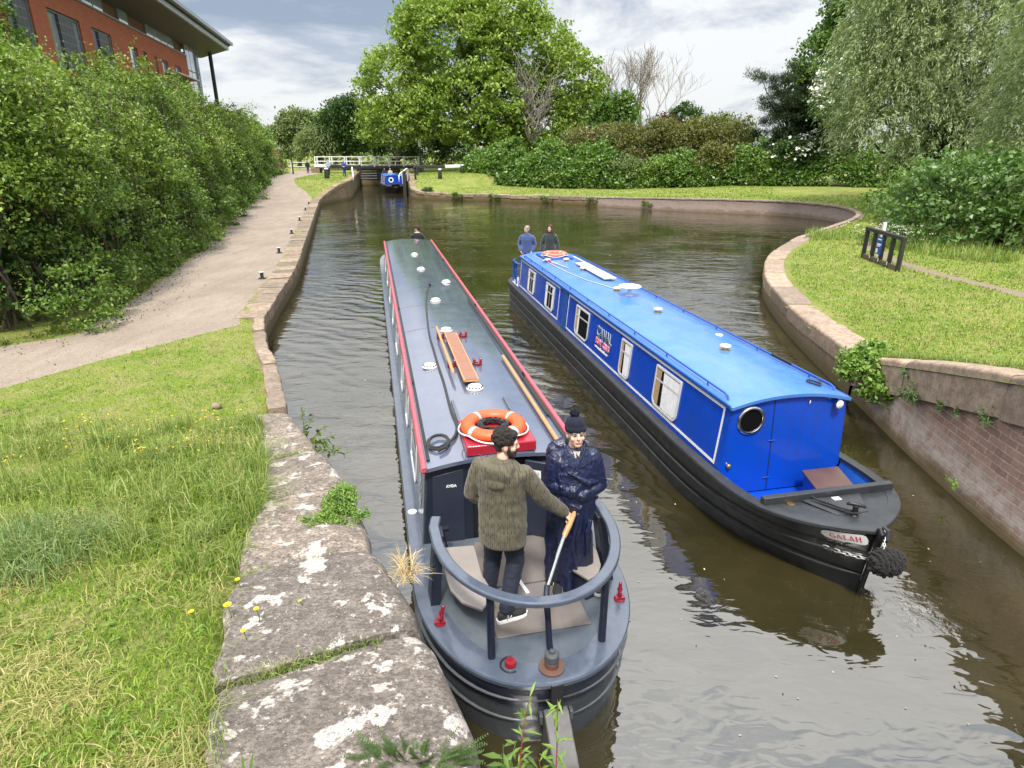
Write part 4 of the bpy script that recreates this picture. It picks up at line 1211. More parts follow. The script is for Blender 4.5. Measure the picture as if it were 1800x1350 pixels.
# well deck: floor, side linings, coaming
mb = MB(); mb.prism([(15.55, -.86), (16.5, -.62), (16.5, .62), (15.55, .86)], .36, .40); mb.build('well_floor', M_blueS, rb)
for sg in (1, -1):
    mb = MB(); P = []
    for x in np.linspace(15.62, 16.54, 7):
        y = float(np.interp(x, [p[0] for p in B.top[:len(B.top)//2]], [p[1] for p in B.top[:len(B.top)//2]]))-.125
        P.append((x, y))
    mb.loft([[Vector((x, sg*y, z)) for x, y in Q] for Q, z in (([(x, min(y, .85-.24*(x-15.6))) for x, y in P], .44), (P, .72))], False, False)
    mb.loft([[Vector((x, sg*y, .72)) for x, y in P], [Vector((x, sg*(y+.005), B.zgun(x)-.01)) for x, y in P]], False, False)
    mb.build('well_lining', M_blueM, rb)
ycm = float(np.interp(16.54, [p[0] for p in B.top[:len(B.top)//2]], [p[1] for p in B.top[:len(B.top)//2]]))-.01
mb = MB(); zc_ = B.zgun(16.54)
mb.box((16.545, 0, zc_+.04), (.085, 2*ycm-.06, .12))
mb.plate([(16.52, -.62, .44), (16.52, .62, .44), (16.52, ycm-.05, zc_), (16.52, -ycm+.05, zc_)], (1, 0, 0), .02)
mb.build('well_coaming', M_blk2, rb, bevel=.012)
mb = MB(); mb.prism([(15.74, .24), (16.40, .06), (16.40, .60), (15.74, .80)], .72, .75); lk = mb.build('bow_locker', M_brown, rb, bevel=.005)
mb = MB(); mb.prism([(15.77, .27), (16.38, .10), (16.38, .57), (15.77, .76)], .46, .72); mb.build('locker_box', M_blueM, lk)
# front and rear bulkheads
def plate_f(poly, t, name, mat, parent, bev=0):
    mb = MB(); mb.plate(poly, (1, 0, 0), t); return mb.build(name, mat, parent, bevel=bev)
fb = plate_f(B.bulk_poly(15.57, -.93, .93, .42), .03, 'front_bulkhead', M_blueS, rb)
mb = MB(); mb.box((15.602, -.20, 1.08), (.004, .012, 1.36), (R(3), 0, 0)); mb.build('door_seam', M_int, fb)
mb = MB()
for z in (1.18, .62): mb.tube([(15.606, -.20-.05, z), (15.618, -.20, z+.005), (15.606, -.20+.05, z)], .007, 6)
mb.build('door_hinge', M_blueM, fb, smooth='auto')
def yzrot(x, y, z): return Matrix(((0, 0, 1), (1, 0, 0), (0, 1, 0)))
MP = Matrix(((0, 0, 1), (1, 0, 0), (0, 1, 0)))   # local z -> +x
mb = MB(); mb.lathe([(.155, .0), (.20, .0), (.20, .016), (.185, .028), (.165, .028), (.155, .012), (.155, .0)], (15.60, -.555, 1.50), 36, MP, False); ph = mb.build('porthole', M_chrome, fb, smooth='auto')
mb = MB(); mb.lathe([(.002, .006), (.16, .006), (.16, .008), (.002, .008)], (15.60, -.555, 1.50), 32, MP); mb.build('pane', M_port, ph)
mb = MB(); mb.lathe([(.004, .0), (.03, .0), (.035, .03), (.02, .045), (.004, .05)], (15.60, -.80, .86), 14, MP); mb.build('door_knob', M_brass, fb, smooth='auto')
hl = MB(); hl.box((15.62, .70, 1.70), (.03, .04, .07)); hl.lathe([(.004, -.05), (.04, -.04), (.062, .01), (.062, .03), (.05, .03), (.004, .03)], (15.67, .67, 1.665), 20, MP); hlo = hl.build('headlamp', M_chrome, fb, smooth='auto')
mb = MB(); mb.lathe([(.002, .031), (.055, .031), (.04, .04), (.002, .043)], (15.67, .67, 1.665), 20, MP); mb.build('lens', M_white, hlo, smooth='auto')
mb = MB(); mb.tube([(15.61, .27, 1.66), (15.625, .27, 1.69), (15.625, .27, 1.72), (15.61, .28, 1.70)], .007, 6); mb.build('lamp_hook', M_cream, fb, smooth=True)
plate_x(B.bulk_poly(3.08, -.92, .92, .5), .03, 'rear_bulkhead', M_blueS, rb)
# coach lines
for sg in (1, -1):
    f = B.side_frame(sg)
    for (xa, xc) in ((3.22, 7.62), (8.38, 15.46)):
        mb = MB(); wz = .038; d = .0035
        z0, z1 = .825, 1.655
        def strip(x0_, x1_, za, zb):
            mb.add([f(x0_, za, .0005), f(x1_, za, .0005), f(x1_, zb, .0005), f(x0_, zb, .0005), f(x0_, za, d), f(x1_, za, d), f(x1_, zb, d), f(x0_, zb, d)], [(4, 5, 6, 7), (0, 1, 5, 4), (2, 3, 7, 6), (1, 2, 6, 5), (3, 0, 4, 7)])
        strip(xa, xc, z0, z0+wz); strip(xa, xc, z1-wz, z1); strip(xa, xa+wz, z0+wz, z1-wz); strip(xc-wz, xc, z0+wz, z1-wz)
        mb.build('coach_line', M_white, rb, weld=False)
    mb = MB()
    for x in (7.98, 8.30): mb.add([f(x, .76, .004), f(x+.05, .76, .012), f(x+.05, 1.70, .012), f(x, 1.70, .004)], [(0, 1, 2, 3)])
    mb.plate([f(7.99, .79, .002), f(8.34, .79, .002), f(8.34, 1.67, .002), f(7.99, 1.67, .002)], (0, sg, 0), .012)
    mb.build('side_hatch', M_blueM, rb)
    B.window(sg, 4.30, 5.12, .90, 1.56, .13, style='mullion')
    B.window(sg, 6.33, 7.17, .90, 1.56, .13, style='mullion')
    B.window(sg, 9.02, 9.95, .90, 1.56, .15, style='gap')
    B.window(sg, 11.82, 12.32, .88, 1.57, .12, style='curtain')
    B.window(sg, 13.36, 14.26, .88, 1.57, .15, style='wide')
    # roof edge handrail
    mb = MB(); yb = sg*.80; zr_ = B.zroof(.8)
    xa_, xc_ = (3.4, 15.42)
    mb.tube([(xa_, yb, zr_+.0), (xa_+.03, yb, zr_+.05), (xa_+.12, yb, zr_+.07), (9, yb, zr_+.07), (xc_-.12, yb, zr_+.07), (xc_-.03, yb, zr_+.05), (xc_, yb, zr_+.0)], .016, 8)
    for x in np.arange(4.3, 15, 1.32): mb.tube([(x, yb, zr_), (x, yb, zr_+.07)], .011, 6)
    mb.build('roof_handrail', M_blueM, rb, smooth='auto')
    mb = MB(); mb.box((9.3, sg*.868, B.p[6]-.005), (12.6, .03, .05)); mb.build('roof_edge_trim', M_blueM, rb, bevel=.005)
# company lettering
f = B.side_frame(-1)
def side_text(name, txt, size, xc, zc, mat, bold=0.0, squash=1.0, d=.005):
    o_ = f(xc, zc, d); up_ = (f(xc, zc+.1, d)-o_)
    return put_text(name, txt, size, frame_matrix(o_, (1, 0, 0), up_), mat, rb, depth=.002, bold=bold, squash=squash)
side_text('company_name', 'CANAL', .30, 10.88, 1.335, M_white, bold=.012, squash=.86, d=.003)
side_text('company_name', 'CANAL', .30, 10.88, 1.335, M_teal, bold=.002, squash=.86, d=.0075)
side_text('company_name', 'BOAT CLUB', .165, 10.86, 1.14, M_white, bold=.010, squash=.88, d=.003)
side_text('company_name', 'BOAT CLUB', .165, 10.86, 1.14, M_lpink, bold=.004, squash=.88, d=.0075)
side_text('web_address', 'www.canalboatclub.com', .085, 10.84, 1.02, M_lwhite, bold=.002, squash=.9)
# boat name on both bow cheeks, in slab-serif letters
def serif_word(word, h):
    """letters as boxes and bars with serifs; returns MB in the XY plane, centred"""
    mb = MB(); x = 0; tk = h*.2; tn = h*.09; sf = h*.08
    def quad(p): mb.add([(a, c, 0) for a, c in p], [tuple(range(len(p)))])
    def rect(x0_, y0_, x1_, y1_): quad([(x0_, y0_), (x1_, y0_), (x1_, y1_), (x0_, y1_)])
    for ch in word:
        if ch == 'G':
            w_ = h*.80; n = 20; cx, cy, ro = x+w_*.5, h*.5, h*.5
            for k in range(n):
                a0 = R(48)+(R(318)-R(48))*k/n; a1 = R(48)+(R(318)-R(48))*(k+1)/n
                def pt(a, r_, th): return (cx+cos(a)*(w_*.5-th), cy+sin(a)*(h*.52-tn*(1 if th else 0)))
                def th(a): return tn+(tk-tn)*abs(cos(a))
                quad([pt(a0, ro, 0), pt(a1, ro, 0), (cx+cos(a1)*(w_*.5-th(a1)), cy+sin(a1)*(h*.52-tn)), (cx+cos(a0)*(w_*.5-th(a0)), cy+sin(a0)*(h*.52-tn))])
            rect(x+w_-tk, h*.02, x+w_, h*.46); rect(x+w_*.5, h*.40, x+w_+sf, h*.40+tn); rect(x+w_*.86-sf, h*.68, x+w_*.92, h*1.0)
        elif ch == 'A':
            w_ = h*.92
            quad([(x+w_*.5-tk*.3, h), (x+w_*.5+tk*.4, h), (x+w_-sf, tn), (x+w_-sf-tk*1.1, tn)])
            quad([(x+w_*.5-tk*.3, h), (x+w_*.5, h*.86), (x+sf+tn*1.1, tn), (x+sf, tn)])
            rect(x+w_*.25, h*.3, x+w_*.72, h*.3+tn)
            rect(x, 0, x+w_*.34, tn); rect(x+w_*.58, 0, x+w_, tn)
        elif ch == 'L':
            w_ = h*.76
            rect(x+sf*1.5, tn, x+sf*1.5+tk, h-tn); rect(x, h-tn, x+tk+sf*3, h); rect(x, 0, x+w_, tn); rect(x+w_-tn, tn, x+w_, h*.34)
        elif ch == 'H':
            w_ = h*.98
            for xx in (x+sf, x+w_-sf-tk): rect(xx, tn, xx+tk, h-tn); rect(xx-sf, 0, xx+tk+sf, tn); rect(xx-sf, h-tn, xx+tk+sf, h)
            rect(x+sf+tk, h*.48, x+w_-sf-tk, h*.48+tn)
        x += w_+h*.10
    W = x-h*.10
    mb.v = [(a-W/2, c-h/2, z) for a, c, z in mb.v]
    return mb
def stadium(w_, h, n=14):
    r = h/2; P = []
    for k in range(n+1): a = R(-90+180*k/n); P.append((w_/2-r+r*cos(a), r*sin(a)))
    for k in range(n+1): a = R(90+180*k/n); P.append((-w_/2+r+r*cos(a), r*sin(a)))
    return P
def cheek(boat, x, fz, sg):
    """point on the bow cheek at station x, height fraction fz of the gunwale, plus outward normal"""
    half = len(boat.top)//2+1
    def at(x_, f_):
        t_ = boat.rings[-1][:half]; w_ = boat.rings[-2][:half]
        yt = np.interp(x_, [p.x for p in t_], [p.y for p in t_]); yw = np.interp(x_, [p.x for p in w_], [p.y for p in w_])
        zt = boat.zgun(x_)-.03; zw = boat.zgun(x_)*.7*.98
        g = (f_*boat.zgun(x_)-zw)/(zt-zw)
        return Vector((x_, sg*(yw+(yt-yw)*g), f_*boat.zgun(x_)))
    return at(x, fz)
def bow_plate(boat, ya, yc, zmid, h, word, sg, th):
    xa, xc = 0.0, abs(ya-yc)*1.13
    # follow the curving cheek
    half = len(boat.top)//2+1
    tp = boat.rings[-1][:half]
    ys_ = np.array([p.y for p in tp if p.x > boat.p[2]]); xs_ = np.array([p.x for p in tp if p.x > boat.p[2]])
    order = np.argsort(ys_)
    def surf(u, v, d):
        yy = ya+(yc-ya)*(u+.5)
        xx = float(np.interp(yy, ys_[order], xs_[order]))
        # equal arc steps
        p0 = cheek(boat, xx, zmid, sg); p1 = cheek(boat, xx, zmid+.05, sg); q = cheek(boat, min(xx+.03, boat.p[3]-.02), zmid, sg)
        up_ = (p1-p0).normalized(); tx = (q-p0).normalized(); nv = tx.cross(up_)
        if nv.y*sg < 0: nv = -nv
        return p0+up_*v+nv*d
    mb = MB(); nx = 24
    rows = []
    for i in range(nx+1):
        u = -.5+i/nx
        arc = (xc-xa)*1.0
        e = min(u+.5, .5-u)*arc; r = h/2
        hh = r if e >= r else sqrt(max(0, r*r-(r-e)**2))
        rows.append([surf(u, -hh, th), surf(u, -hh*.33, th), surf(u, hh*.33, th), surf(u, hh, th)])
    mb.loft(rows, False, False)
    pl = mb.build('name_plate', M_white, boat.h, smooth=True, weld=False)
    tx = serif_word(word, h*.50); tm = MB()
    for (x_, y_, _) in tx.v:
        s_ = x_ if sg < 0 else -x_
        tm.v.append(tuple(surf(s_/(xc-xa)*.92, y_, th+.004)))
    tm.f = tx.f; tm.build('boat_name', M_lred, pl, weld=False)
bow_plate(B, .54, .09, .83, .155, 'GALAH', -1, .008)
bow_plate(B, .54, .09, .83, .155, 'GALAH', 1, .008)
# foredeck fittings
mb = MB(); z = fdz(16.8); mb.prism([(16.60, -.40), (16.98, -.20), (16.98, .20), (16.60, .40)], z+.006, z+.020); mb.build('deck_hatch', M_blk2, rb, bevel=.004)
mb = MB(); mb.box((16.66, .03, fdz(16.7)+.025), (.07, .10, .012)); mb.build('hatch_hinge', M_alu, rb)
mb = MB(); mb.lathe([(.004, 0), (.045, 0), (.045, .008), (.004, .01)], (16.62, -.56, fdz(16.62)+.005), 18); mb.build('filler_cap', M_brass, rb, smooth='auto')
mb = MB(); z = fdz(17.2); mb.lathe([(.004, 0), (.05, 0), (.035, .012), (.028, .09), (.04, .12), (.004, .13)], (17.02, -.02, z), 16); mb.tube([(16.96, -.10, z+.12), (16.98, -.075, z+.135), (17.06, .035, z+.135), (17.08, .06, z+.12)], [.012, .024, .024, .012], 10); mb.build('mooring_stud', M_black, rb, smooth='auto')
stem = MB(); stem.tube([(17.30, 0, -.1), (17.34, 0, .3), (17.395, 0, .68), (17.415, 0, .88), (17.38, 0, .93)], [.03, .03, .032, .045, .03], 10); stem.build('stem_post', M_blk, rb, smooth='auto')
# stern rails (blue) and far-side fittings
mb = MB()
pth = [(3.0, .78, 1.42), (2.55, .86, 1.42), (1.95, .84, 1.42), (1.6, .70, 1.40)]
for sg in (1, -1):
    mb.tube([(x, sg*y, z) for x, y, z in pth], .034, 8)
    for x, y in ((2.5, .86), (1.95, .84), (1.65, .72)): mb.cyl((x, sg*y, .74), (x, sg*y, 1.40), .026, n=8)
    mb.tube([(2.5, sg*.86, 1.05), (1.65, sg*.72, 1.05)], .015, 6)
mb.build('stern_rail', M_blueM, rb, smooth='auto')
for x, y in ((4.95, .08), (6.43, .11), (9.1, .05), (11.15, .12), (13.68, .13)): B.vent(x, y, 'cap')
mb = MB(); z = B.zroof(.05); mb.lathe([(.004, 0), (.09, 0), (.085, .012), (.04, .02), (.04, .17), (.06, .19), (.24, .20), (.25, .215), (.24, .23), (.004, .235)], (9.62, .14, z), 28); mb.build('roof_table', M_white, rb, smooth='auto')
mb = MB(); mb.lathe([(.003, 0), (.07, 0), (.06, .012), (.003, .014)], (12.75, .55, B.zroof(.55)+.012), 20); mb.build('roof_cap', M_white, rb, smooth='auto')
mb = MB(); mb.box((4.05, -.03, 1.852), (1.1, .86, .06)); mb.build('sliding_hatch', M_blueM, rb, bevel=.015)
mb = MB(); mb.box((14.2, .80, 1.80), (.5, .04, .04)); mb.build('pole_bracket', M_black, rb, bevel=.005)
# things on the blue roof
lifebuoy(BB, 4.15, -.04, 1.935, .30, .075, M_salmon, 'faded salmon lifebuoy lying on the rear hatch of the bright blue boat', plain('faded_band', (.74, .45, .38), .6), tilt=0)
t = thing('gangplank', 'pale bare wooden plank lying along the bright blue roof', 'gangplank', on(BB, 6.75, .32, 1.885), BT)
mb = MB()
for y in (-.085, .085): mb.box((0, y, 0), (2.35, .16, .035))
mb.build('board', M_plank, t, bevel=.005)
mb = MB()
for x in (-.8, .8): mb.box((x, 0, -.035), (.06, .36, .035))
mb.build('batten', M_blueM, t)
mb = MB(); mb.tube([on(BB, 4.4, .47, 1.88), on(BB, 7.4, .50, 1.87)], .022, 8); tag(mb.build('boat_pole', M_plank, None, smooth='auto'), 'thin pale pole lying beside the bare plank on the bright blue roof', 'pole')
t = thing('mop', 'mop with tangled white head and red collar lying on the bright blue roof', 'mop', on(BB, 4.9, -.42, 1.86), BT+.17)
mb = MB(); mb.tube([(.0, 0, 0), (1.25, .0, .0)], .014, 8); mb.build('handle', M_plank, t, smooth='auto')
mb = MB(); mb.cyl((.0, 0, 0), (.14, 0, 0), .045, .02, 10); mb.build('collar', M_lred, t, smooth='auto')
mb = MB(); rg_ = random.Random(4)
for k in range(40):
    a = rg_.uniform(0, 2*pi); L_ = rg_.uniform(.12, .26)
    mb.tube([(0, .02*cos(a), .0), (-L_*.5, .08*cos(a), .03*sin(a)+.02), (-L_, .14*cos(a), -.02)], .011, 5)
mb.build('mop_head', fabric('mop_cotton', (.66, .62, .58), .95, .2, 60, .5), t, smooth=True)
mb = MB(); P = [(3.6, -.55), (4.84, -.46), (6.33, -.40), (7.3, -.30), (7.9, -.22), (8.5, -.05), (8.9, .03), (9.0, .08)]
mb.tube([on(BB, p.x, p.y, B.zroof(p.y)+.022) for p in resample([(x, y, 0) for x, y in P], .15)], .013, 6)
tag(mb.build('aerial_cable', plain('pale_cable', (.42, .43, .45), .6), None, smooth=True), 'pale cable trailing along the bright blue roof to the white roof table', 'cable')
mb = MB(); P = [(15.2, .72), (15.1, .60), (15.22, .52), (15.33, .6), (15.25, .7), (15.15, .74), (15.05, .78)]
mb.tube([on(BB, p.x, p.y, B.zroof(p.y)+.03+.03*(i > 12)) for i, p in enumerate(resample([(x, y, 0) for x, y in P], .05))], .012, 6)
tag(mb.build('tie_line', M_rope, None, smooth=True), 'small loop of black line at the front right corner of the bright blue roof', 'rope')
mb = MB(); P = [(16.46, -.32, .80), (16.55, -.29, B.zgun(16.54)+.07), (16.62, -.24, B.zgun(16.6)+.035), (16.76, -.16, fdz(16.8)+.04), (16.92, -.08, fdz(16.9)+.04), (17.0, -.02, fdz(17)+.05), (17.06, .02, fdz(17)+.06), (17.04, -.06, fdz(17)+.05), (16.9, -.13, fdz(16.9)+.03), (16.74, -.23, fdz(16.8)+.03), (16.63, -.31, fdz(16.6)+.03)]
mb.tube([on(BB, p.x, p.y, p.z) for p in resample(P, .04)], .013, 6)
tag(mb.build('bow_line', M_rope, None, smooth=True), 'black mooring rope turned round the stud on the blue boat\'s foredeck', 'rope')
# bow fender of plaited rope on chains
t = thing('bow_fender', 'knotted black rope fender hung on chains at the blue boat\'s bow', 'fender', on(BB, 17.54, .02, .60), BT)
mb = MB(); mb.sphere((0, 0, 0), (.13, .19, .135), 26, 18)
mb2 = MB(); rgf = random.Random(9)
for row in range(9):
    tz = -1+2*(row+.5)/9
    rr_ = sqrt(max(0, 1-tz*tz)); cnt = max(6, int(26*rr_))
    for k in range(cnt):
        a = 2*pi*(k+.5*(row % 2))/cnt
        c_ = Vector((.13*rr_*cos(a), .19*tz, .135*rr_*sin(a)))
        d_ = Vector((0, 1, .6 if row % 2 else -.6)).cross(c_).normalized()
        mb2.tube([c_*.93-d_*.032+c_*rgf.uniform(-.05, .05), c_*rgf.uniform(.98, 1.16)+Vector((0, rgf.uniform(-.01, .01), 0)), c_*.93+d_*.032], [.016, .023*rgf.uniform(.8, 1.2), .016], 6)
mb.v += []; o0 = len(mb.v); mb.v += mb2.v; mb.f += [tuple(i+o0 for i in f_) for f_ in mb2.f]
M_fend = fabric('weathered_fender_rope', (.014, .012, .011), .95, .05, 120, .9)
mb.build('rope_body', M_fend, t, smooth=True, weld=False)
def chain(p0, p1, sag, n):
    mb = MB()
    for k in range(n):
        t0 = (k+.5)/n; p = Vector(p0).lerp(Vector(p1), t0); p.z -= sag*4*t0*(1-t0)
        q = Vector(p0).lerp(Vector(p1), min(1, t0+.05)); q.z -= sag*4*min(1, t0+.05)*(1-min(1, t0+.05))
        d_ = (q-p).normalized() if (q-p).length > 0 else Vector((1, 0, 0)); s_ = d_.cross(Vector((0, 0, 1))).normalized(); u_ = s_.cross(d_)
        if k % 2: s_, u_ = u_, s_
        L_ = (Vector(p1)-Vector(p0)).length/n*.72
        pts_ = []
        for j in range(11):
            a = 2*pi*j/10; pts_.append(p+d_*(L_*cos(a))+s_*(L_*.48*sin(a)))
        mb.tube(pts_, .0055, 5, False)
    return mb
ch = chain((-.16, .05, .28), (-.03, -.03, .11), .0, 7); ch.build('chain', M_galv, t, smooth=True)
a_ = cheek(B, 16.98, .58, -1); loc_ = Vector((a_.x-17.54, a_.y-.02-.03, a_.z-.60))
ch = chain(loc_, (-.07, -.11, -.01), .015, 10); ch.build('chain', M_galv, t, smooth=True)
a_ = cheek(B, 16.98, .58, 1); loc_ = Vector((a_.x-17.54, a_.y-.02+.03, a_.z-.60))
ch = chain(loc_, (-.07, .11, -.01), .015, 10); ch.build('chain', M_galv, t, smooth=True)
mb = MB(); mb.tube([(17.33, .10, .90), (17.40, .10, .89), (17.43, .08, .80), (17.41, .06, .76)], [.02, .03, .03, .02], 8); mb.build('stem_fairlead', M_blk2, rb, smooth='auto')

# ================= the blue boat leaving the lock
MC = dict(hull=M_blk, gun=M_blk2, side=M_blueS, roof=M_blueR, strake=M_strk, gw=.125, gws=.125, strakes=(.66,))
BC = (-14.35+2.2, 81.2-14.0, 0)
ct = -1.30
CB = (-14.75-15.6*cos(ct)*1.16, 81.1-15.6*sin(ct)*1.16, ct)
Cc = Boat('narrowboat', 'small distant blue narrowboat coming out of the lock with people aboard', CB, 7.0, 1.3, 14.7, 17.47, 9.0, 15.6, 1.71, 1.83, .755, .25, .12, MC, scale=1.16)
Cc.hull(); Cc.cabin(); rc = Cc.root
Cc.deck_plate(7.1, 9.0, .735, M_blk2, 'stern_deck', .05)
Cc.deck_plate(15.9, 17.44, lambda x: Cc.zgun(x)-.004, M_blk2, 'fore_deck', .02)
fb = plate_f(Cc.bulk_poly(15.57, -.93, .93, .42), .03, 'front_bulkhead', M_blueS, rc)
plate_x(Cc.bulk_poly(9.03, -.92, .92, .5), .03, 'rear_bulkhead', M_blueS, rc)
mb = MB(); mb.lathe([(.15, .0), (.27, .0), (.27, .03), (.15, .03), (.15, .0)], (15.60, -.30, 1.33), 24, MP, False); ph = mb.build('porthole', M_white, fb, smooth='auto')
mb = MB(); mb.lathe([(.002, .006), (.16, .006), (.16, .008), (.002, .008)], (15.60, -.30, 1.33), 24, MP); mb.build('pane', M_glass, ph)
mb = MB(); mb.box((15.63, .62, 1.62), (.05, .14, .05)); mb.build('headlamp', M_chrome, fb)
for sg in (-1, 1):
    for xa, xc in ((9.5, 10.3), (11.6, 12.4), (13.6, 14.5)): Cc.window(sg, xa, xc, .9, 1.55, .12, style='plain')
    f = Cc.side_frame(sg)
    mb = MB()
    for z in (.83, 1.64): mb.add([f(9.2, z-.02, .003), f(15.46, z-.02, .003), f(15.46, z+.02, .003), f(9.2, z+.02, .003)], [(0, 1, 2, 3)])
    mb.build('coach_line', M_white, rc)
    mb = MB(); rows = []
    for xx in np.linspace(16.2, 17.1, 12):
        p0 = cheek(Cc, xx, .80, sg); p1 = cheek(Cc, xx, .96, sg); rows.append([p0+Vector((0, sg*.01, 0)), p1+Vector((0, sg*.01, 0))])
    mb.loft(rows, False, False); mb.build('name_plate', M_white, rc, weld=False)
mb = MB(); mb.sphere((17.6, 0, .62), (.14, .2, .15), 14, 9); tag(mb.build('bow_fender', M_fend, rc, smooth=True))
# ---------------------------------------------------------------- people
M_skin = None
m, nt, b, out = new_mat('skin'); M_skin = m
nz = tex_noise(nt, coords(nt), 18, 4, .6)
nt.links.new(ramp(nt, nz, [(.3, (.58, .34, .25)), (.7, (.70, .44, .34))]), b.inputs['Base Color'])
b.inputs['Roughness'].default_value = .5; b.inputs['Subsurface Weight'].default_value = .08; b.inputs['Subsurface Radius'].default_value = (.02, .008, .005)
M_skin2 = plain('ruddy_skin', (.60, .34, .26), .5)
def hair_mat(name, c):
    m, nt, b, out = new_mat(name)
    n_ = tex_noise(nt, coords(nt, scale=(1, 1, .6)), 70, 5, .7, 1.2)
    nt.links.new(ramp(nt, n_, [(.35, tuple(x*.4 for x in c)), (.65, c)]), b.inputs['Base Color']); b.inputs['Roughness'].default_value = .55
    bump(nt, b, n_, .9, .02); return m
M_hdark = hair_mat('dark_brown_hair', (.022, .014, .010)); M_hgrey = hair_mat('grey_hair', (.40, .37, .34)); M_hauburn = hair_mat('auburn_hair', (.085, .026, .016))
M_denim = fabric('dark_denim', (.008, .012, .026), .85, .04, 40, .35)
M_sole = plain('white_sole', (.72, .72, .70), .6); M_shoe = fabric('black_trainer', (.014, .014, .016), .7, .1, 60, .3)
M_knit = fabric('navy_knit', (.0045, .006, .021), .95, .02, 120, .6)
m, nt, b, out = new_mat('navy_nylon'); M_nylon = m
v = coords(nt)
n1 = tex_noise(nt, coords(nt, scale=(1, 1, .45), rot=(.3, .2, 0)), 9, 4, .55, 1.6); n2 = tex_noise(nt, v, 22, 4, .6, .8)
nt.links.new(ramp(nt, n1, [(.3, (.005, .008, .032)), (.7, (.010, .016, .055))]), b.inputs['Base Color'])
b.inputs['Roughness'].default_value = .33; b.inputs['Specular IOR Level'].default_value = .6
bump(nt, b, math_(nt, 'ADD', math_(nt, 'MULTIPLY', n1, 1.0), math_(nt, 'MULTIPLY', n2, .2)), .5, .05)
# olive jacket with short dark vertical dashes
m, nt, b, out = new_mat('olive_dash_fabric'); M_olive = m
tcn = N(nt, 'ShaderNodeTexCoord'); sp = N(nt, 'ShaderNodeSeparateXYZ'); nt.links.new(tcn.outputs['Object'], sp.inputs[0])
ang = math_(nt, 'ADD', sp.outputs[0], math_(nt, 'MULTIPLY', sp.outputs[1], .65))
cbn = N(nt, 'ShaderNodeCombineXYZ'); nt.links.new(sp.outputs[2], cbn.inputs[0]); nt.links.new(ang, cbn.inputs[1])
br = N(nt, 'ShaderNodeTexBrick'); nt.links.new(cbn.outputs[0], br.inputs['Vector'])
br.inputs['Scale'].default_value = 1; br.inputs['Brick Width'].default_value = .048; br.inputs['Row Height'].default_value = .019; br.inputs['Mortar Size'].default_value = .0045
br.inputs['Color1'].default_value = (.016, .014, .009, 1); br.inputs['Color2'].default_value = (.118, .100, .062, 1); br.inputs['Mortar'].default_value = (.108, .093, .058, 1); br.inputs['Bias'].default_value = .05
n1 = tex_noise(nt, tcn.outputs['Object'], 7, 4, .6)
nt.links.new(mixc(nt, ramp(nt, n1, [(.4, 0), (.8, .5)]), br.outputs['Color'], (.03, .026, .016)), b.inputs['Base Color'])
b.inputs['Roughness'].default_value = .85; b.inputs['Sheen Weight'].default_value = .15
bump(nt, b, tex_noise(nt, coords(nt, scale=(1, 1, .6)), 7, 3, .5, .6), .3, .05)

def ell(mb, c, r, M=None, n=20, m=14): mb.sphere(c, r, n, m, M)
def limb(mb, pts, rad, n=14):
    """tapered limb through joints with round ends"""
    P = [Vector(p) for p in pts]; rr = list(rad)
    out = []; R_ = []
    d0 = (P[0]-P[1]).normalized()
    for f in (.95, .6): out.append(P[0]+d0*rr[0]*f); R_.append(rr[0]*sqrt(1-f*f))
    for i in range(len(P)-1):
        for k in range(4):
            t = k/4; out.append(P[i].lerp(P[i+1], t)); R_.append(rr[i]*(1-t)+rr[i+1]*t)
    out.append(P[-1]); R_.append(rr[-1])
    d1 = (P[-1]-P[-2]).normalized()
    for f in (.6, .95): out.append(P[-1]+d1*rr[-1]*f); R_.append(rr[-1]*sqrt(1-f*f))
    mb.tube(out, R_, n)
def stack(mb, secs, n=24):
    """torso-like stack of ellipses: (z, cx, cy, rx, ry[, yaw])"""
    rings = []
    for s_ in secs:
        z, cx, cy, rx, ry = s_[:5]; yaw = s_[5] if len(s_) > 5 else 0
        rings.append([Vector((cx+rx*cos(a)*cos(yaw)-ry*sin(a)*sin(yaw), cy+rx*cos(a)*sin(yaw)+ry*sin(a)*cos(yaw), z)) for a in [2*pi*k/n for k in range(n)]])
    mb.loft(rings, True, True)
def headM(c, yaw, pitch=0, roll=0):
    M = Euler((pitch, roll, yaw)).to_matrix(); c = Vector(c)
    return lambda x, y, z: c+M @ Vector((x, y, z)), M
def head(mb, c, yaw, pitch=0, roll=0, s=1.0, beard=False, fem=False):
    """head facing +Y before rotation; c = centre of the skull"""
    f, M = headM(c, yaw, pitch, roll)
    ell(mb, f(0, -.012*s, .018*s), (.076*s, .096*s, .098*s), M)
    ell(mb, f(0, .030*s, -.045*s), (.058*s, .062*s, .075*s), M)
    ell(mb, f(0, .062*s, -.088*s), (.034*s, .030*s, .026*s), M)              # chin
    ell(mb, f(0, .078*s, .030*s), (.050*s, .020*s, .024*s), M)                # brow
    for sg in (-1, 1):
        ell(mb, f(sg*.040*s, .062*s, -.028*s), (.024*s, .026*s, .024*s), M)    # cheek
        ell(mb, f(sg*.080*s, -.004*s, -.012*s), (.010*s, .020*s, .032*s), M)   # ear
        ell(mb, f(sg*.034*s, .078*s, .004*s), (.016*s, .010*s, .010*s), M)     # lids
    limb(mb, [f(0, .088*s, .020*s), f(0, .108*s, -.020*s)], [.010*s, .0155*s], 10)   # nose
    ell(mb, f(0, .100*s, -.026*s), (.018*s, .014*s, .010*s), M)
    ell(mb, f(0, .088*s, -.055*s), (.024*s, .012*s, .007*s), M); ell(mb, f(0, .086*s, -.066*s), (.021*s, .012*s, .007*s), M)
    return f, M
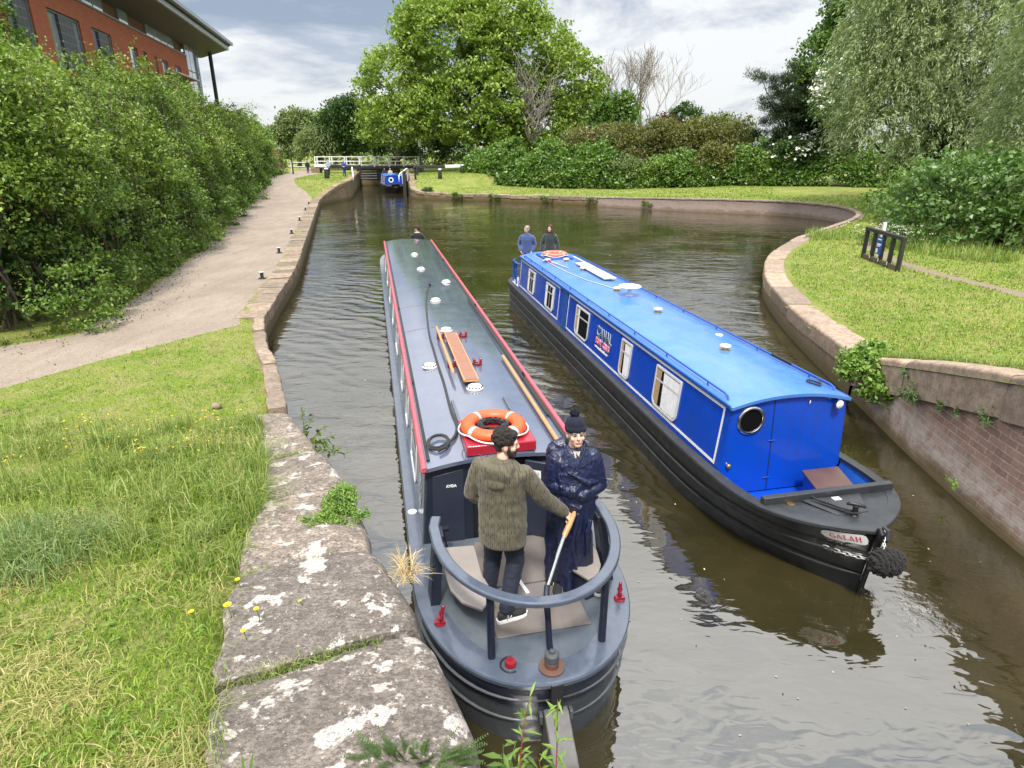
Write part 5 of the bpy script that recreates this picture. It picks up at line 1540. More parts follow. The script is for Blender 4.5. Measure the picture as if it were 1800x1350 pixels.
def hand(mb, wrist, d, up, side, curl=.9, s=1.0):
    """palm and five fingers; d = along hand, up = back-of-hand normal, side=+1 thumb toward d x up"""
    d = Vector(d).normalized(); up = Vector(up); up = (up-d*up.dot(d)).normalized(); x = d.cross(up)*side
    w_ = Vector(wrist)
    limb(mb, [w_, w_+d*.03*s], [.024*s, .026*s], 10)
    for k in range(4):
        q = (k-1.5)*.019*s
        limb(mb, [w_+d*.02*s+x*q*.8, w_+d*.085*s-x*(-q)], [.013*s, .0125*s], 8)
        L = (.082, .092, .086, .066)[k]*s if side else .08
        p = w_+d*.088*s+x*q; ang = 0
        P = [p]; rr = [.0105*s]
        for j, fr in enumerate((.42, .32, .26)):
            ang += curl*(.75 if j == 0 else 1.0)
            dd = d*cos(ang)-up*sin(ang); p = p+dd*L*fr; P.append(p); rr.append((.0098, .009, .008)[j]*s)
        limb(mb, P, rr, 8)
    t0 = w_+d*.025*s+x*(.030*s); t1 = t0+(d*.6+x*.6-up*.35).normalized()*.042*s; t2 = t1+(d*.75+x*.05-up*.65).normalized()*.034*s; t3 = t2+(d*.5-x*.35-up*.7).normalized()*.026*s
    limb(mb, [t0, t1, t2, t3], [.014*s, .0125*s, .011*s, .009*s], 8)
def shoe(parent, ankle, yaw, mat, sole=M_sole, L=.285, name='shoe', tongue=None):
    M = Matrix.Rotation(yaw, 3, 'Z'); a = Vector(ankle)
    f = lambda x, y, z: a+M @ Vector((x, y, 0))+Vector((0, 0, z-a.z+FLOOR[0]))
    mb = MB()
    secs = []
    for y, w_, h_ in ((-.085, .022, .050), (-.075, .034, .085), (-.03, .038, .095), (.03, .042, .088), (.09, .048, .066), (.15, .049, .05), (.19, .036, .042), (.205, .012, .036)):
        r = []
        for k in range(12):
            t = 2*pi*k/12; r.append(f(w_*cos(t), y, .022+h_*.5+h_*.5*sin(t)))
        secs.append(r)
    mb.loft(secs, True, True)
    s_ = mb.build(name, mat, parent, smooth=True)
    sm = MB(); secs = []
    for y, w_ in ((-.097, .015), (-.088, .034), (-.03, .042), (.03, .045), (.09, .052), (.15, .053), (.195, .04), (.217, .012)):
        secs.append([f(-w_, y, .001), f(w_, y, .001), f(w_*1.02, y, .018), f(w_*.9, y, .032), f(-w_*.9, y, .032), f(-w_*1.02, y, .018)])
    sm.loft(secs, True, True); sm.build('sole', sole, s_, smooth='auto')
    return s_
FLOOR = [0.0]

# ---- bearded man at the tiller, seen from behind
def W2P(o, rz, p):
    """world point -> person's own frame"""
    d = Vector(p)-Vector(o); return Vector((d.x*cos(rz)+d.y*sin(rz), -d.x*sin(rz)+d.y*cos(rz), d.z))
hm_o = (-.085, 4.80, .752); hm_r = -.36
grip = on(BA, .90, -.400, 1.655)
g = W2P(hm_o, hm_r, grip)
pb = MB()
# body: legs, torso, arms, head as one surface
LA = Vector((-.14, -.02, .07)); RA = Vector((.11, -.20, .07))
lk_ = Vector((-.125, .07, .50)); rk = Vector((.105, .05, .48)); lh = Vector((-.10, .0, .93)); rh = Vector((.09, .0, .93))
limb(pb, [lh, lk_, LA], [.085, .058, .042]); limb(pb, [rh, rk, RA], [.085, .058, .042])
for a_, yw in ((LA, .55), (RA, -.75)):
    q = Matrix.Rotation(yw, 3, 'Z') @ Vector((0, .10, 0)); limb(pb, [a_, a_+q-Vector((0, 0, .025))], [.038, .03])
stack(pb, [(.86, 0, 0, .15, .10), (1.0, 0, 0, .17, .115), (1.15, 0, .01, .16, .11), (1.32, 0, .0, .185, .125), (1.44, 0, -.01, .20, .115), (1.50, 0, -.01, .12, .08)])
limb(pb, [(0, -.01, 1.46), (.005, .01, 1.58)], [.062, .055])
hc = Vector((.025, .03, 1.685)); hy = -R(66)
head(pb, hc, hy, -.12, .0)
rs = Vector((.205, -.01, 1.44)); re = Vector((.33, .02, 1.16)); rwv = g+Vector((-.075, -.01, .055))
re = rs.lerp(rwv, .5)+Vector((.0, -.02, -.045))
limb(pb, [rs, re, rwv], [.055, .043, .032])
hand(pb, rwv, (g-rwv)+Vector((.01, 0, -.02)), (.15, -.2, 1), -1, 1.25, 1.06)
ls = Vector((-.205, -.01, 1.44)); le = Vector((-.29, -.02, 1.16)); lwv = Vector((-.19, .16, .98))
limb(pb, [ls, le, lwv], [.055, .043, .032]); hand(pb, lwv, (.3, .8, -.4), (-.8, 0, .5), 1, .9, 1.0)
pm = remeshed(pb, 'person', .0062, M_skin, None, 3, .5)
pm.location = hm_o; pm.rotation_euler = (0, 0, hm_r)
tag(pm, 'bearded man in olive dash-patterned hooded jacket, back turned, steering with the tiller', 'person')
jk = MB()
stack(jk, [(.715, .0, -.005, .215, .165), (.74, .0, -.005, .222, .172), (.86, 0, 0, .222, .168), (1.0, 0, .0, .222, .165), (1.15, 0, .0, .215, .16), (1.30, 0, -.005, .225, .165), (1.42, 0, -.015, .235, .150), (1.49, 0, -.02, .19, .125), (1.535, 0, -.015, .12, .10), (1.56, 0, -.01, .085, .08)], 32)
limb(jk, [rs+Vector((-.02, 0, .0)), rs, re, rwv+(re-rwv).normalized()*.02], [.09, .088, .076, .056]); limb(jk, [ls+Vector((.02, 0, 0)), ls, le, lwv+(le-lwv).normalized()*.03], [.09, .088, .074, .056])
# hood lying on the back, as a thick roll with a folded pouch
P = []
for k in range(15):
    a = R(-35)+R(250)*k/14; P.append((.125*cos(pi+R(0)+a-R(35)), -.055+.095*sin(pi+a-R(35)), 1.525-.03*sin(pi*k/14)))
jk.tube(P, [.03+.024*sin(pi*k/14) for k in range(15)], 12)
ell(jk, (0, -.135, 1.45), (.135, .055, .10), Euler((.35, 0, 0)).to_matrix()); ell(jk, (0, -.155, 1.385), (.09, .04, .06))
o = remeshed(jk, 'jacket', .0085, M_olive, pm, 3, .5, wrinkle=(.014, 3.2, (1, 1, 1.8)))
cf = MB()
d_ = (rwv-re).normalized(); cf.tube([rwv-d_*.05, rwv-d_*.015], [.060, .058], 20); cf.build('cuff', M_olive, o, smooth='auto')
mb = MB(); mb.sphere(rwv-d_*.03+Vector((.01, -.055, .0)), .007, 8, 6); mb.build('cuff_stud', M_alu, o, smooth=True)
tr = MB()
limb(tr, [lh, lk_, LA+Vector((0, 0, .05))], [.112, .085, .068]); limb(tr, [rh, rk, RA+Vector((0, 0, .07))], [.112, .085, .068])
stack(tr, [(.80, 0, 0, .19, .13), (.95, 0, 0, .185, .13), (1.05, 0, 0, .17, .12)])
remeshed(tr, 'trousers', .0085, M_denim, pm, 3, .5, wrinkle=(.009, 8, (1, 1, 1.8)))
FLOOR[0] = 0.0
shoe(pm, LA, .55, M_shoe); s2 = shoe(pm, RA, -.75, M_shoe)
# light outline letter on the outside of the right shoe
M = Matrix.Rotation(-.75, 3, 'Z'); mb = MB()
for sgn in (1,):
    pl_ = [(0.0465, -.012, .035), (.0465, .0, .080), (.048, .014, .040), (.049, .030, .078)]
    pp_ = [RA+M @ Vector((x, y, 0))+Vector((0, 0, z-RA.z)) for x, y, z in pl_]
    mb.tube(pp_, .0035, 5)
mb.build('side_letter', M_sole, s2, smooth=True)
# hair and beard
f, M = headM(hc, hy, -.12, 0)
hb = MB(); rg_ = random.Random(2)
ell(hb, f(0, -.022, .045), (.086, .104, .088), M); ell(hb, f(0, -.052, -.012), (.069, .050, .066), M); ell(hb, f(0, .04, .095), (.062, .05, .035), M)
for k in range(190):
    a = rg_.uniform(0, 2*pi); e = rg_.uniform(-.25, 1.5)
    p = f(.086*cos(a)*cos(e), -.025+.104*sin(a)*cos(e), .045+.09*sin(e))
    if sin(a)*cos(e) > .75 and e < .75: continue
    ell(hb, p, rg_.uniform(.009, .017), None, 8, 6)
remeshed(hb, 'hair', .0045, M_hdark, pm, 1, .4, wrinkle=(.004, 80))
bb = MB()
ell(bb, f(0, .052, -.082), (.052, .050, .046), M); ell(bb, f(0, .095, -.046), (.028, .010, .008), M)
for sg in (-1, 1):
    limb(bb, [f(sg*.070, .010, -.005), f(sg*.062, .03, -.06), f(sg*.035, .07, -.095)], [.014, .022, .026], 10)
remeshed(bb, 'beard', .005, M_hdark, pm, 2, .4, wrinkle=(.003, 90))

# ---- man in navy rain poncho and bobble hat, facing us
po = (.575, 5.10, .752); pr_ = R(186)
pb = MB()
LA = Vector((.12, .04, .07)); RA = Vector((-.17, .05, .07))      # his right is image left
limb(pb, [(.09, 0, .9), (.10, .03, .48), LA], [.085, .058, .042]); limb(pb, [(-.09, 0, .9), (-.13, .04, .48), RA], [.085, .058, .042])
for a_, yw in ((LA, -.25), (RA, .5)):
    q = Matrix.Rotation(yw, 3, 'Z') @ Vector((0, .11, 0)); limb(pb, [a_, a_+q-Vector((0, 0, .025))], [.038, .03])
stack(pb, [(.86, 0, 0, .15, .10), (1.0, 0, 0, .17, .115), (1.15, 0, .0, .16, .11), (1.32, 0, .0, .18, .12), (1.42, 0, -.01, .19, .11), (1.48, 0, -.01, .11, .075)])
hc = Vector((.0, .035, 1.665)); hy = R(2)
limb(pb, [(0, -.01, 1.44), (0, .012, 1.57)], [.060, .056])
f, M = head(pb, hc, hy, .14, .03)
# arms folded forward under the poncho, hands resting together
for sg in (-1, 1):
    s_ = Vector((sg*.155, -.01, 1.39)); e_ = Vector((sg*.185, .0, 1.12)); w_ = Vector((sg*.06, .08, 1.08))
    limb(pb, [s_, e_, w_], [.045, .036, .026]); hand(pb, w_, (-sg*.8, .0, -.3), (0, .6, .6), sg, .7, .8)
pm = remeshed(pb, 'person', .0058, M_skin, None, 2, .5)
pm.location = po; pm.rotation_euler = (0, 0, pr_)
tag(pm, 'older man in navy bobble hat and long navy rain poncho, facing the camera', 'person')
mb = MB()
for sg in (-1, 1): ell(mb, f(sg*.031, .0865, .006), (.012, .006, .0055), M, 10, 8)
mb.build('eyes', plain('eye_dark', (.03, .025, .02), .3), pm, smooth=True)
mb = MB()
for sg in (-1, 1): limb(mb, [f(sg*.014, .098, .026), f(sg*.032, .097, .032), f(sg*.050, .084, .026)], [.0035, .005, .003], 8)
mb.build('eyebrows', M_hgrey, pm, smooth=True)
mb = MB(); mb.tube([f(-.024, .092, -.060), f(-.010, .1005, -.0595), f(.010, .1005, -.0595), f(.024, .092, -.060)], [.002, .0035, .0035, .002], 8); mb.build('lips', plain('lip', (.36, .12, .10), .5), pm, smooth=True)
mb = MB()
for sg in (-1, 1):
    ell(mb, f(sg*.074, -.02, .03), (.012, .045, .04), M)
ell(mb, f(0, -.075, -.01), (.065, .035, .05), M)
remeshed(mb, 'hair', .006, hair_mat('white_hair', (.66, .63, .58)), pm, 2, .4, wrinkle=(.003, 70))
# bobble hat: ribbed crown, folded brim, pompom
mb = MB(); rings = []
for j in range(12):
    t = j/11; rad = [.092, .094, .095, .095, .093, .089, .083, .074, .062, .047, .028, .006][j]; z = .048+.108*sin(t*pi/2)
    rings.append([f(rad*.93*cos(a)*(1+.012*cos(a*26)), -.012-.012*t+rad*1.1*sin(a)*(1+.012*cos(a*26)), z) for a in [2*pi*k/78 for k in range(78)]])
mb.loft(rings, True, True); hat = mb.build('bobble_hat', M_knit, pm, smooth=True)
mb = MB(); rings = []
for z, g_ in ((.036, .0), (.034, .008), (.055, .012), (.084, .010), (.088, .003)):
    rings.append([f((.091+g_)*.95*cos(a)*(1+.010*cos(a*26)), -.012+(.091+g_)*1.1*sin(a)*(1+.010*cos(a*26)), z-.010*sin(a)) for a in [2*pi*k/78 for k in range(78)]])
mb.loft(rings, True, False); mb.build('hat_brim', M_knit, hat, smooth=True)
mb = MB(); c_ = f(.0, -.035, .185); rg_ = random.Random(6)
ell(mb, c_, .036)
for k in range(160):
    v_ = Vector((rg_.gauss(0, 1), rg_.gauss(0, 1), rg_.gauss(0, 1))).normalized(); mb.tube([c_+v_*.025, c_+v_*.047], [.006, .003], 5)
mb.build('pompom', M_knit, hat, smooth=True)
# poncho: one draped skin over shoulders and folded arms, falling in folds to the shins
pq = MB(); nA = 72; rings = []
secs = [(1.525, .070, .072, 0, .012), (1.50, .100, .088, 0, .006), (1.46, .160, .112, 0, -.004), (1.41, .205, .130, .0, 0), (1.30, .215, .150, .01, .010), (1.16, .220, .165, .02, .022), (1.02, .218, .165, .05, .025), (.88, .215, .160, .085, .015), (.70, .210, .155, .115, .005), (.50, .202, .150, .14, 0), (.30, .195, .146, .16, 0), (.15, .188, .142, .17, 0), (.07, .184, .140, .18, 0)]
for z, rx, ry, am, oy in secs:
    r = []
    for k in range(nA):
        a = 2*pi*k/nA
        fold = sin(a*5+1.1+z*1.6)*.55+sin(a*8+2.2-z*2.6)*.45+sin(a*13+z*3)*.2
        q = 1+am*fold
        zz = z+(.07*sin(a-2.6) if z < .5 else 0)
        r.append(Vector((rx*q*cos(a)+(.02 if z < .8 else 0), oy+ry*q*sin(a), zz)))
    rings.append(r)
pq.loft(rings, True, True)
# sleeves of cloth over upper arms and crossed forearms
limb(pq, [(-.165, .0, 1.40), (-.235, .03, 1.13), (-.05, .165, 1.10)], [.085, .080, .06]); limb(pq, [(.165, .0, 1.40), (.215, .03, 1.16), (.04, .165, 1.14)], [.085, .078, .06])
for (p0, p1, p2, r_) in (((-.235, .05, 1.16), (-.10, .19, 1.24), (.08, .17, 1.34), .020), ((-.24, .04, 1.08), (-.05, .20, 1.10), (.15, .16, 1.20), .022), ((-.22, .05, 1.0), (-.02, .19, .98), (.16, .15, 1.06), .020), ((.20, .07, 1.08), (.12, .16, .95), (.06, .17, .72), .020), ((-.18, .10, .95), (-.12, .15, .7), (-.13, .14, .4), .022), ((-.02, .17, .9), (.02, .16, .6), (-.03, .15, .25), .020)):
    limb(pq, [p0, p1, p2], [r_, r_*1.1, r_*.6])
pon = remeshed(pq, 'rain_poncho', .0075, M_nylon, pm, 3, .5, wrinkle=(.012, 6.0, (1.3, 1.3, .6)))
for v_ in pon.data.vertices:
    p_ = v_.co; q_ = Vector((p_.x*12+p_.z*7, p_.y*12, p_.z*9-p_.x*6)); r_ = 1-abs(mnoise.noise(q_))*2; r2 = 1-abs(mnoise.noise(Vector((p_.x*9-p_.z*8, p_.y*9, p_.z*6+p_.x*8))))*2
    n_ = Vector((p_.x, p_.y-.02, .15)).normalized(); v_.co = p_+n_*(.0025*max(0, r_)**3+.006*max(0, r2)**4)
hd = MB()
ell(hd, (.11, -.10, 1.475), (.10, .075, .085), Euler((.3, .5, 0)).to_matrix()); ell(hd, (.17, -.09, 1.43), (.075, .07, .085)); ell(hd, (-.02, -.125, 1.485), (.12, .06, .07)); ell(hd, (.19, -.06, 1.375), (.05, .05, .07))
remeshed(hd, 'hood', .008, M_nylon, pon, 2, .5, wrinkle=(.022, 11))
cl_ = MB()
for sg in (-1, 1):
    cl_.plate([(sg*.012, .150, 1.37), (sg*.035, .118, 1.46), (sg*.070, .075, 1.535), (sg*.105, .045, 1.52), (sg*.115, .085, 1.45), (sg*.07, .140, 1.39)], Vector((sg*.4, .9, .25)).normalized(), .012)
cl_.build('collar', M_nylon, pon, bevel=.004)
mb = MB(); mb.plate([(-.008, .118, 1.43), (.008, .118, 1.43), (.034, .092, 1.515), (-.034, .092, 1.515)], (0, .8, .4), .006); mb.build('jumper', plain('pale_jumper', (.50, .44, .36), .9), pm)
mb = MB(); mb.tube([(.235, -.06, 1.36), (.262, -.05, 1.28), (.272, -.04, 1.19)], .004, 5); mb.sphere((.272, -.04, 1.185), .009, 8, 6); mb.build('hood_cord', M_black, pon, smooth=True)
mb = MB(); limb(mb, [(.09, 0, .6), LA+Vector((0, 0, .06))], [.085, .062]); limb(mb, [(-.12, .02, .6), RA+Vector((0, 0, .06))], [.085, .062])
mb.build('trousers', M_denim, pm, smooth=True)
M_vol = plain('yellow_green_trim', (.55, .62, .25), .6)
for a_, yw in ((LA, -.25), (RA, .5)):
    s_ = shoe(pm, a_, yw, M_shoe, plain('grey_sole', (.35, .35, .33), .6))
    M2 = Matrix.Rotation(yw, 3, 'Z'); mb = MB()
    for sg in (1, -1):
        for q in range(3):
            mb.tube([a_+M2 @ Vector((sg*.041, .02+q*.035, 0))+Vector((0, 0, .085-a_.z-.012*q)), a_+M2 @ Vector((sg*.047, .045+q*.035, 0))+Vector((0, 0, .045-a_.z))], .005, 5)
    mb.build('shoe_trim', M_vol, s_, smooth=True)

# ---- smaller figures share one builder
def person(label, loc, rz, H, top, topm, legm, hairm, head_yaw=0, head_pitch=0, arms='down', vox=.012, hair='short', shoes=True, stride=.06, group=None, bag=None, seatd=False, fem=False):
    k = H/1.75
    pb = MB()
    LA = Vector((-.09, -stride, .07)); RA = Vector((.09, stride, .07))
    limb(pb, [(-.08, 0, .92), (-.085, .02, .49), LA], [.08, .055, .04], 10); limb(pb, [(.08, 0, .92), (.085, .03+stride*.4, .49), RA], [.08, .055, .04], 10)
    for a_ in (LA, RA): limb(pb, [a_-Vector((0, .03, .03)), a_+Vector((0, .13, -.035))], [.04, .032], 8)
    bw_ = .9 if fem else 1
    stack(pb, [(.86, 0, 0, .14, .10), (1.0, 0, 0, .16, .11), (1.12, 0, 0, .14*bw_, .10), (1.30, 0, 0, .17*bw_, .115), (1.41, 0, -.01, .18*bw_, .105), (1.47, 0, -.01, .10, .07)], 16)
    limb(pb, [(0, -.01, 1.44), (0, .01, 1.56)], [.055, .05], 10)
    hc = Vector((0, .025, 1.635)); f, M = head(pb, hc, head_yaw, head_pitch, 0, .98)
    J = {}
    for sg in (-1, 1):
        s_ = Vector((sg*.19*bw_, -.01, 1.40))
        if arms == 'down': e_ = Vector((sg*.26, -.02, 1.13)); w_ = Vector((sg*.25, .06, .89)); d_ = (0, .2, -1)
        elif arms == 'pocket': e_ = Vector((sg*.265, -.06, 1.13)); w_ = Vector((sg*.19, .09, .93)); d_ = (-sg*.4, .5, -.7)
        elif arms == 'front': e_ = Vector((sg*.25, .02, 1.13)); w_ = Vector((sg*.09, .25, 1.10)); d_ = (-sg*.5, .7, 0)
        elif arms == 'reach': e_ = Vector((sg*.25, .12, 1.18)); w_ = Vector((sg*.17, .36, 1.12)); d_ = (0, 1, 0)
        J[sg] = (s_, e_, w_)
        limb(pb, [s_, e_, w_], [.05, .04, .03], 10); hand(pb, w_, d_, (0, .4, .8) if arms in ('front', 'reach') else (sg, 0, .2), sg, .5)
    pm = remeshed(pb, 'person', vox*.8, M_skin2, None, 1, .4)
    pm.location = loc; pm.rotation_euler = (0, 0, rz); pm.scale = (k, k, k)
    tag(pm, label, 'person', group)
    jb = MB(); lowz = .86
    stack(jb, [(lowz, 0, 0, .185, .135), (1.0, 0, 0, .185, .135), (1.14, 0, 0, .175*bw_, .13), (1.30, 0, 0, .195*bw_, .14), (1.41, 0, -.01, .205*bw_, .125), (1.47, 0, -.01, .13, .095), (1.515, 0, 0, .08, .075)], 18)
    for sg in (-1, 1):
        s_, e_, w_ = J[sg]; limb(jb, [s_*.93, s_, e_, w_+(e_-w_).normalized()*.03], [.075, .075, .062, .05], 12)
    remeshed(jb, top, vox, topm, pm, 2, .5, wrinkle=(.008, 8))
    tb = MB(); limb(tb, [(-.08, 0, .9), (-.085, .02, .49), LA+Vector((0, 0, .05))], [.10, .078, .06], 12); limb(tb, [(.08, 0, .9), (.085, .03+stride*.4, .49), RA+Vector((0, 0, .05))], [.10, .078, .06], 12)
    stack(tb, [(.82, 0, 0, .17, .125), (.95, 0, 0, .17, .125)], 14)
    remeshed(tb, 'trousers', vox, legm, pm, 2, .5)
    if shoes:
        FLOOR[0] = 0
        for a_ in (LA, RA): shoe(pm, a_, 0, M_shoe)
    hb = MB()
    if hair == 'short':
        ell(hb, f(0, -.022, .040), (.082, .100, .088), M, 14, 10); ell(hb, f(0, -.06, -.01), (.07, .05, .07), M, 12, 8)
    elif hair == 'long':
        ell(hb, f(0, -.022, .040), (.086, .104, .092), M, 14, 10); ell(hb, f(0, -.07, -.04), (.09, .06, .11), M, 12, 8)
        for sg in (-1, 1): limb(hb, [f(sg*.07, .0, .03), f(sg*.088, .01, -.10), f(sg*.085, .03, -.26)], [.03, .04, .03], 10)
        limb(hb, [f(0, -.08, -.05), f(0, -.10, -.28)], [.08, .06], 12)
    elif hair == 'cap':
        ell(hb, f(0, -.015, .055), (.088, .106, .075), M, 14, 10)
    remeshed(hb, 'hair' if hair != 'cap' else 'hat', vox*.7, hairm, pm, 1, .4, wrinkle=(.004, 50))
    return pm
M_fleece = fabric('blue_fleece', (.045, .075, .21), .95, .4, 60, .4); M_grn = fabric('dark_green_sweater', (.022, .033, .035), .95, .3, 60, .4)
M_dk = fabric('black_coat', (.012, .012, .014), .9, .2, 50, .4); M_pale = fabric('pale_blue_coat', (.30, .38, .52), .9, .2, 50, .4); M_rb = fabric('royal_blue_coat', (.02, .06, .30), .9, .2, 50, .4)
M_wht = fabric('pale_top', (.55, .50, .46), .9, .2, 50, .4)
person('grey-haired man in blue fleece, hands in pockets, at the bright blue boat\'s stern', (.50, 21.05, .74), R(168), 1.76, 'fleece', M_fleece, M_denim, M_hgrey, R(-40), -.25, 'pocket', .011)
person('long-haired woman in dark sweatshirt at the bright blue boat\'s stern', (1.28, 21.25, .74), R(170), 1.77, 'sweatshirt', M_grn, M_denim, M_hauburn, R(-14), .0, 'down', .011, 'long', fem=True)
pm = person('boy in black jacket with pale collar sitting beyond the dark roof\'s far end', (-3.66, 24.35, .47), R(12), 1.66, 'jacket', M_dk, M_denim, M_hdark, R(55), -.35, 'front', .011)
mb = MB(); mb.torus((0, -.01, 1.50), .095, .022, 20, 8); mb.build('collar', M_wht, pm, smooth=True)
person('walker in black coat and blue jeans alone on the gravel towpath', (-28.0, 89.6, hz(-28.0, 89.6)), R(15), 1.74, 'coat', M_dk, fabric('mid_denim', (.05, .075, .14), .9, .1, 40, .3), M_hgrey, 0, 0, 'down', .018, stride=.12)
person('person in pale blue coat standing on grass by the lock gate', (-22.9, 81.5, hz(-22.9, 81.5)), R(200), 1.86, 'coat', M_pale, M_dk, M_hgrey, 0, 0, 'front', .018, 'cap')
person('person in royal blue coat and blue trousers near the lock gate', (-19.9, 77.5, hz(-19.9, 77.5)), R(185), 1.9, 'coat', M_rb, fabric('blue_trousers', (.03, .06, .2), .9, .1, 40, .3), M_hgrey, 0, -.3, 'front', .018, 'cap')
person('person all in black leaning at the lock gate\'s white rail', (-11.2, 75.6, hz(-11.2, 75.6)), R(100), 1.95, 'coat', M_dk, M_dk, M_hdark, 0, 0, 'reach', .018, 'cap')
for (lx, ly, lab, tm, hm_) in ((8.0, -.35, 'dark-clothed steerer at the back of the small distant blue boat', M_dk, M_hdark), (8.3, .30, 'pale-topped passenger at the back of the small distant blue boat', M_wht, M_hgrey)):
    q = L2W(CB, lx*1.16, ly*1.16, .86)
    person(lab, (q.x, q.y, .86), CB[2]-pi/2, 1.85, 'top', tm, M_dk, hm_, 0, 0, 'front', .018)
# ---------------------------------------------------------------- lock, footbridge, quay fittings, building
M_wht2 = paint('white_timber', (.76, .76, .74), .5, .3, dirtc=(.45, .42, .38))
M_tim = paint('black_timber', (.020, .019, .018), .6, .4, dirtc=(.06, .055, .045))
M_gate = paint('wet_lock_timber', (.045, .038, .028), .6, .6, dirtc=(.09, .075, .05))
# lock gates at the head of the chamber
t = thing('lock_gate', 'dark timber lock gate closed across the chamber under the white footbridge', 'lock gate', (-20.3, 99.5, 0), R(11))
for sg, w_ in ((-1, 3.3), (1, 3.2)):
    mb = MB()
    for k in range(7): mb.box((sg*w_/2, .0, .15+k*.36), (w_, .22, .33))
    leaf = mb.build('gate_leaf', M_gate, t, bevel=.02)
    mb = MB(); mb.box((sg*.16, -.16, 1.3), (.28, .35, 2.9)); mb.box((sg*(w_-.15), -.16, 1.3), (.3, .3, 2.7)); mb.build('gate_post', M_tim, leaf, bevel=.02)
mb = MB(); mb.box((0, -.2, .35), (6.6, .5, .75)); mb.build('gate_cill', M_lock, t, bevel=.03)
mb = MB(); mb.box((0, -.18, 2.78), (6.6, .45, .10)); mb.build('gate_walkway', M_tim, t, bevel=.01)
# footbridge with white rails
t = thing('footbridge', 'white railed footbridge crossing the canal above the lock', 'footbridge', (-20.9, 95.0, 0), R(3))
mb = MB(); mb.box((0, 0, 2.72), (14.8, 1.5, .34)); mb.build('deck_beam', M_tim, t, bevel=.02)
for sy in (-.72, .72):
    mb = MB()
    for z in (3.55, 4.15): mb.box((0, sy, z), (14.8, .09, .10))
    mb.box((0, sy, 3.05), (14.8, .06, .07))
    mb.build('rail', M_wht2, t, bevel=.01)
    for k in range(8):
        mb = MB(); mb.box((-7.35+k*14.7/7, sy, 3.50), (.15, .13, 1.42)); mb.build('rail_post', M_wht2, t, bevel=.01)
for sx in (-7.4, 7.4):
    mb = MB(); mb.box((sx, 0, 1.9), (1.2, 1.7, 1.5)); mb.build('abutment', M_lock, t, bevel=.03)
# balance beams and gate rails standing at the lower gates
def balance_beam(name, label, p0, p1, ends):
    mb = MB(); a = Vector(p0); c = Vector(p1); t = thing(name, label, 'balance beam', p0, 0)
    mb.bar((0, 0, 0), c-a, .32, .36); mb.build('beam', M_tim, t, bevel=.03)
    d = (c-a).normalized(); mb = MB(); mb.bar((c-a)-d*ends, (c-a)+d*.02, .34, .38); mb.build('painted_end', M_wht2, t, bevel=.03)
    mb = MB(); mb.cyl((0, 0, -1.1), (0, 0, .25), .14, n=10); mb.build('pivot_post', M_tim, t, smooth='auto')
    return t
balance_beam('balance_beam', 'long white-ended balance beam on the grass right of the lock', (-12.2, 84.0, 3.0), (-6.0, 85.0, 3.1), 2.7)
balance_beam('balance_beam', 'dark balance beam with white end left of the lock, near the two visitors', (-20.6, 88.6, 2.95), (-27.2, 90.2, 3.05), 2.2)
# steel gate rails (white, curved) on the lock's lower nose
def gate_rail(label, x, y, z, rz, L):
    t = thing('gate_rail', label, 'railing', (x, y, z), rz)
    mb = MB(); mb.tube([(0, 0, 0), (0, 0, 1.0), (.1, 0, 1.2), (.5, 0, 1.25), (L-.3, 0, .75), (L, 0, .5), (L, 0, -.2)], .07, 8); mb.build('hand_rail', M_wht2, t, smooth=True)
    mb = MB(); mb.tube([(.45, 0, -.1), (.45, 0, 1.2)], .05, 6); mb.build('rail_post', M_wht2, t); mb = MB(); mb.tube([(L*.6, 0, -.1), (L*.6, 0, .95)], .05, 6); mb.build('rail_post', M_wht2, t)
    mb = MB(); mb.plate([(.1, -.02, .1), (.42, -.02, .1), (.42, -.02, 1.15), (.1, -.02, 1.1)], (0, 1, 0), .04); mb.build('rail_board', M_wht2, t)
    return t
gate_rail('white curved rail on the left lock nose beside the grass mound', -18.0, 73.5, 1.95, R(-75), 2.6)
gate_rail('white curved rail on the right lock nose next to the person in black', -12.1, 76.0, 1.75, R(-100), 3.2)
# open lower gate leaf folded against the right wall
t = thing('lock_gate', 'tall black lock gate folded open against the right lock wall', 'lock gate', (-12.0, 73.2, 0), R(96))
mb = MB()
for k in range(6): mb.box((2.6, .12, .0+k*.42), (5.2, .2, .39))
mb.build('gate_leaf', M_tim, t, bevel=.02)
mb = MB(); mb.box((.0, .12, 1.25), (.32, .36, 3.1)); mb.build('gate_post', M_tim, t, bevel=.02)
# black mooring posts with white caps
def post(label, x, y, h, r):
    t = thing('mooring_post', label, 'post', (x, y, hz(x, y)), 0, 'black timber posts at the lock')
    mb = MB(); mb.lathe([(r*.8, -.1), (r, 0), (r*.9, h*.4), (r*.75, h), (r*.6, h+.04), (.01, h+.05)], (0, 0, 0), 16); mb.build('shaft', M_tim, t, smooth='auto')
    mb = MB(); mb.lathe([(r*.76, h-.10), (r*.78, h+.01), (r*.6, h+.07), (.01, h+.09)], (0, 0, 0), 16); mb.build('cap', M_wht2, t, smooth='auto')
post('black mooring post with white cap on the left grass mound', -20.9, 73.5, 1.05, .30)
post('black mooring post on the lawn right of the lock', -8.4, 76.0, 1.05, .26)
post('black post under the end of the right balance beam', -6.2, 82.0, 1.0, .2)
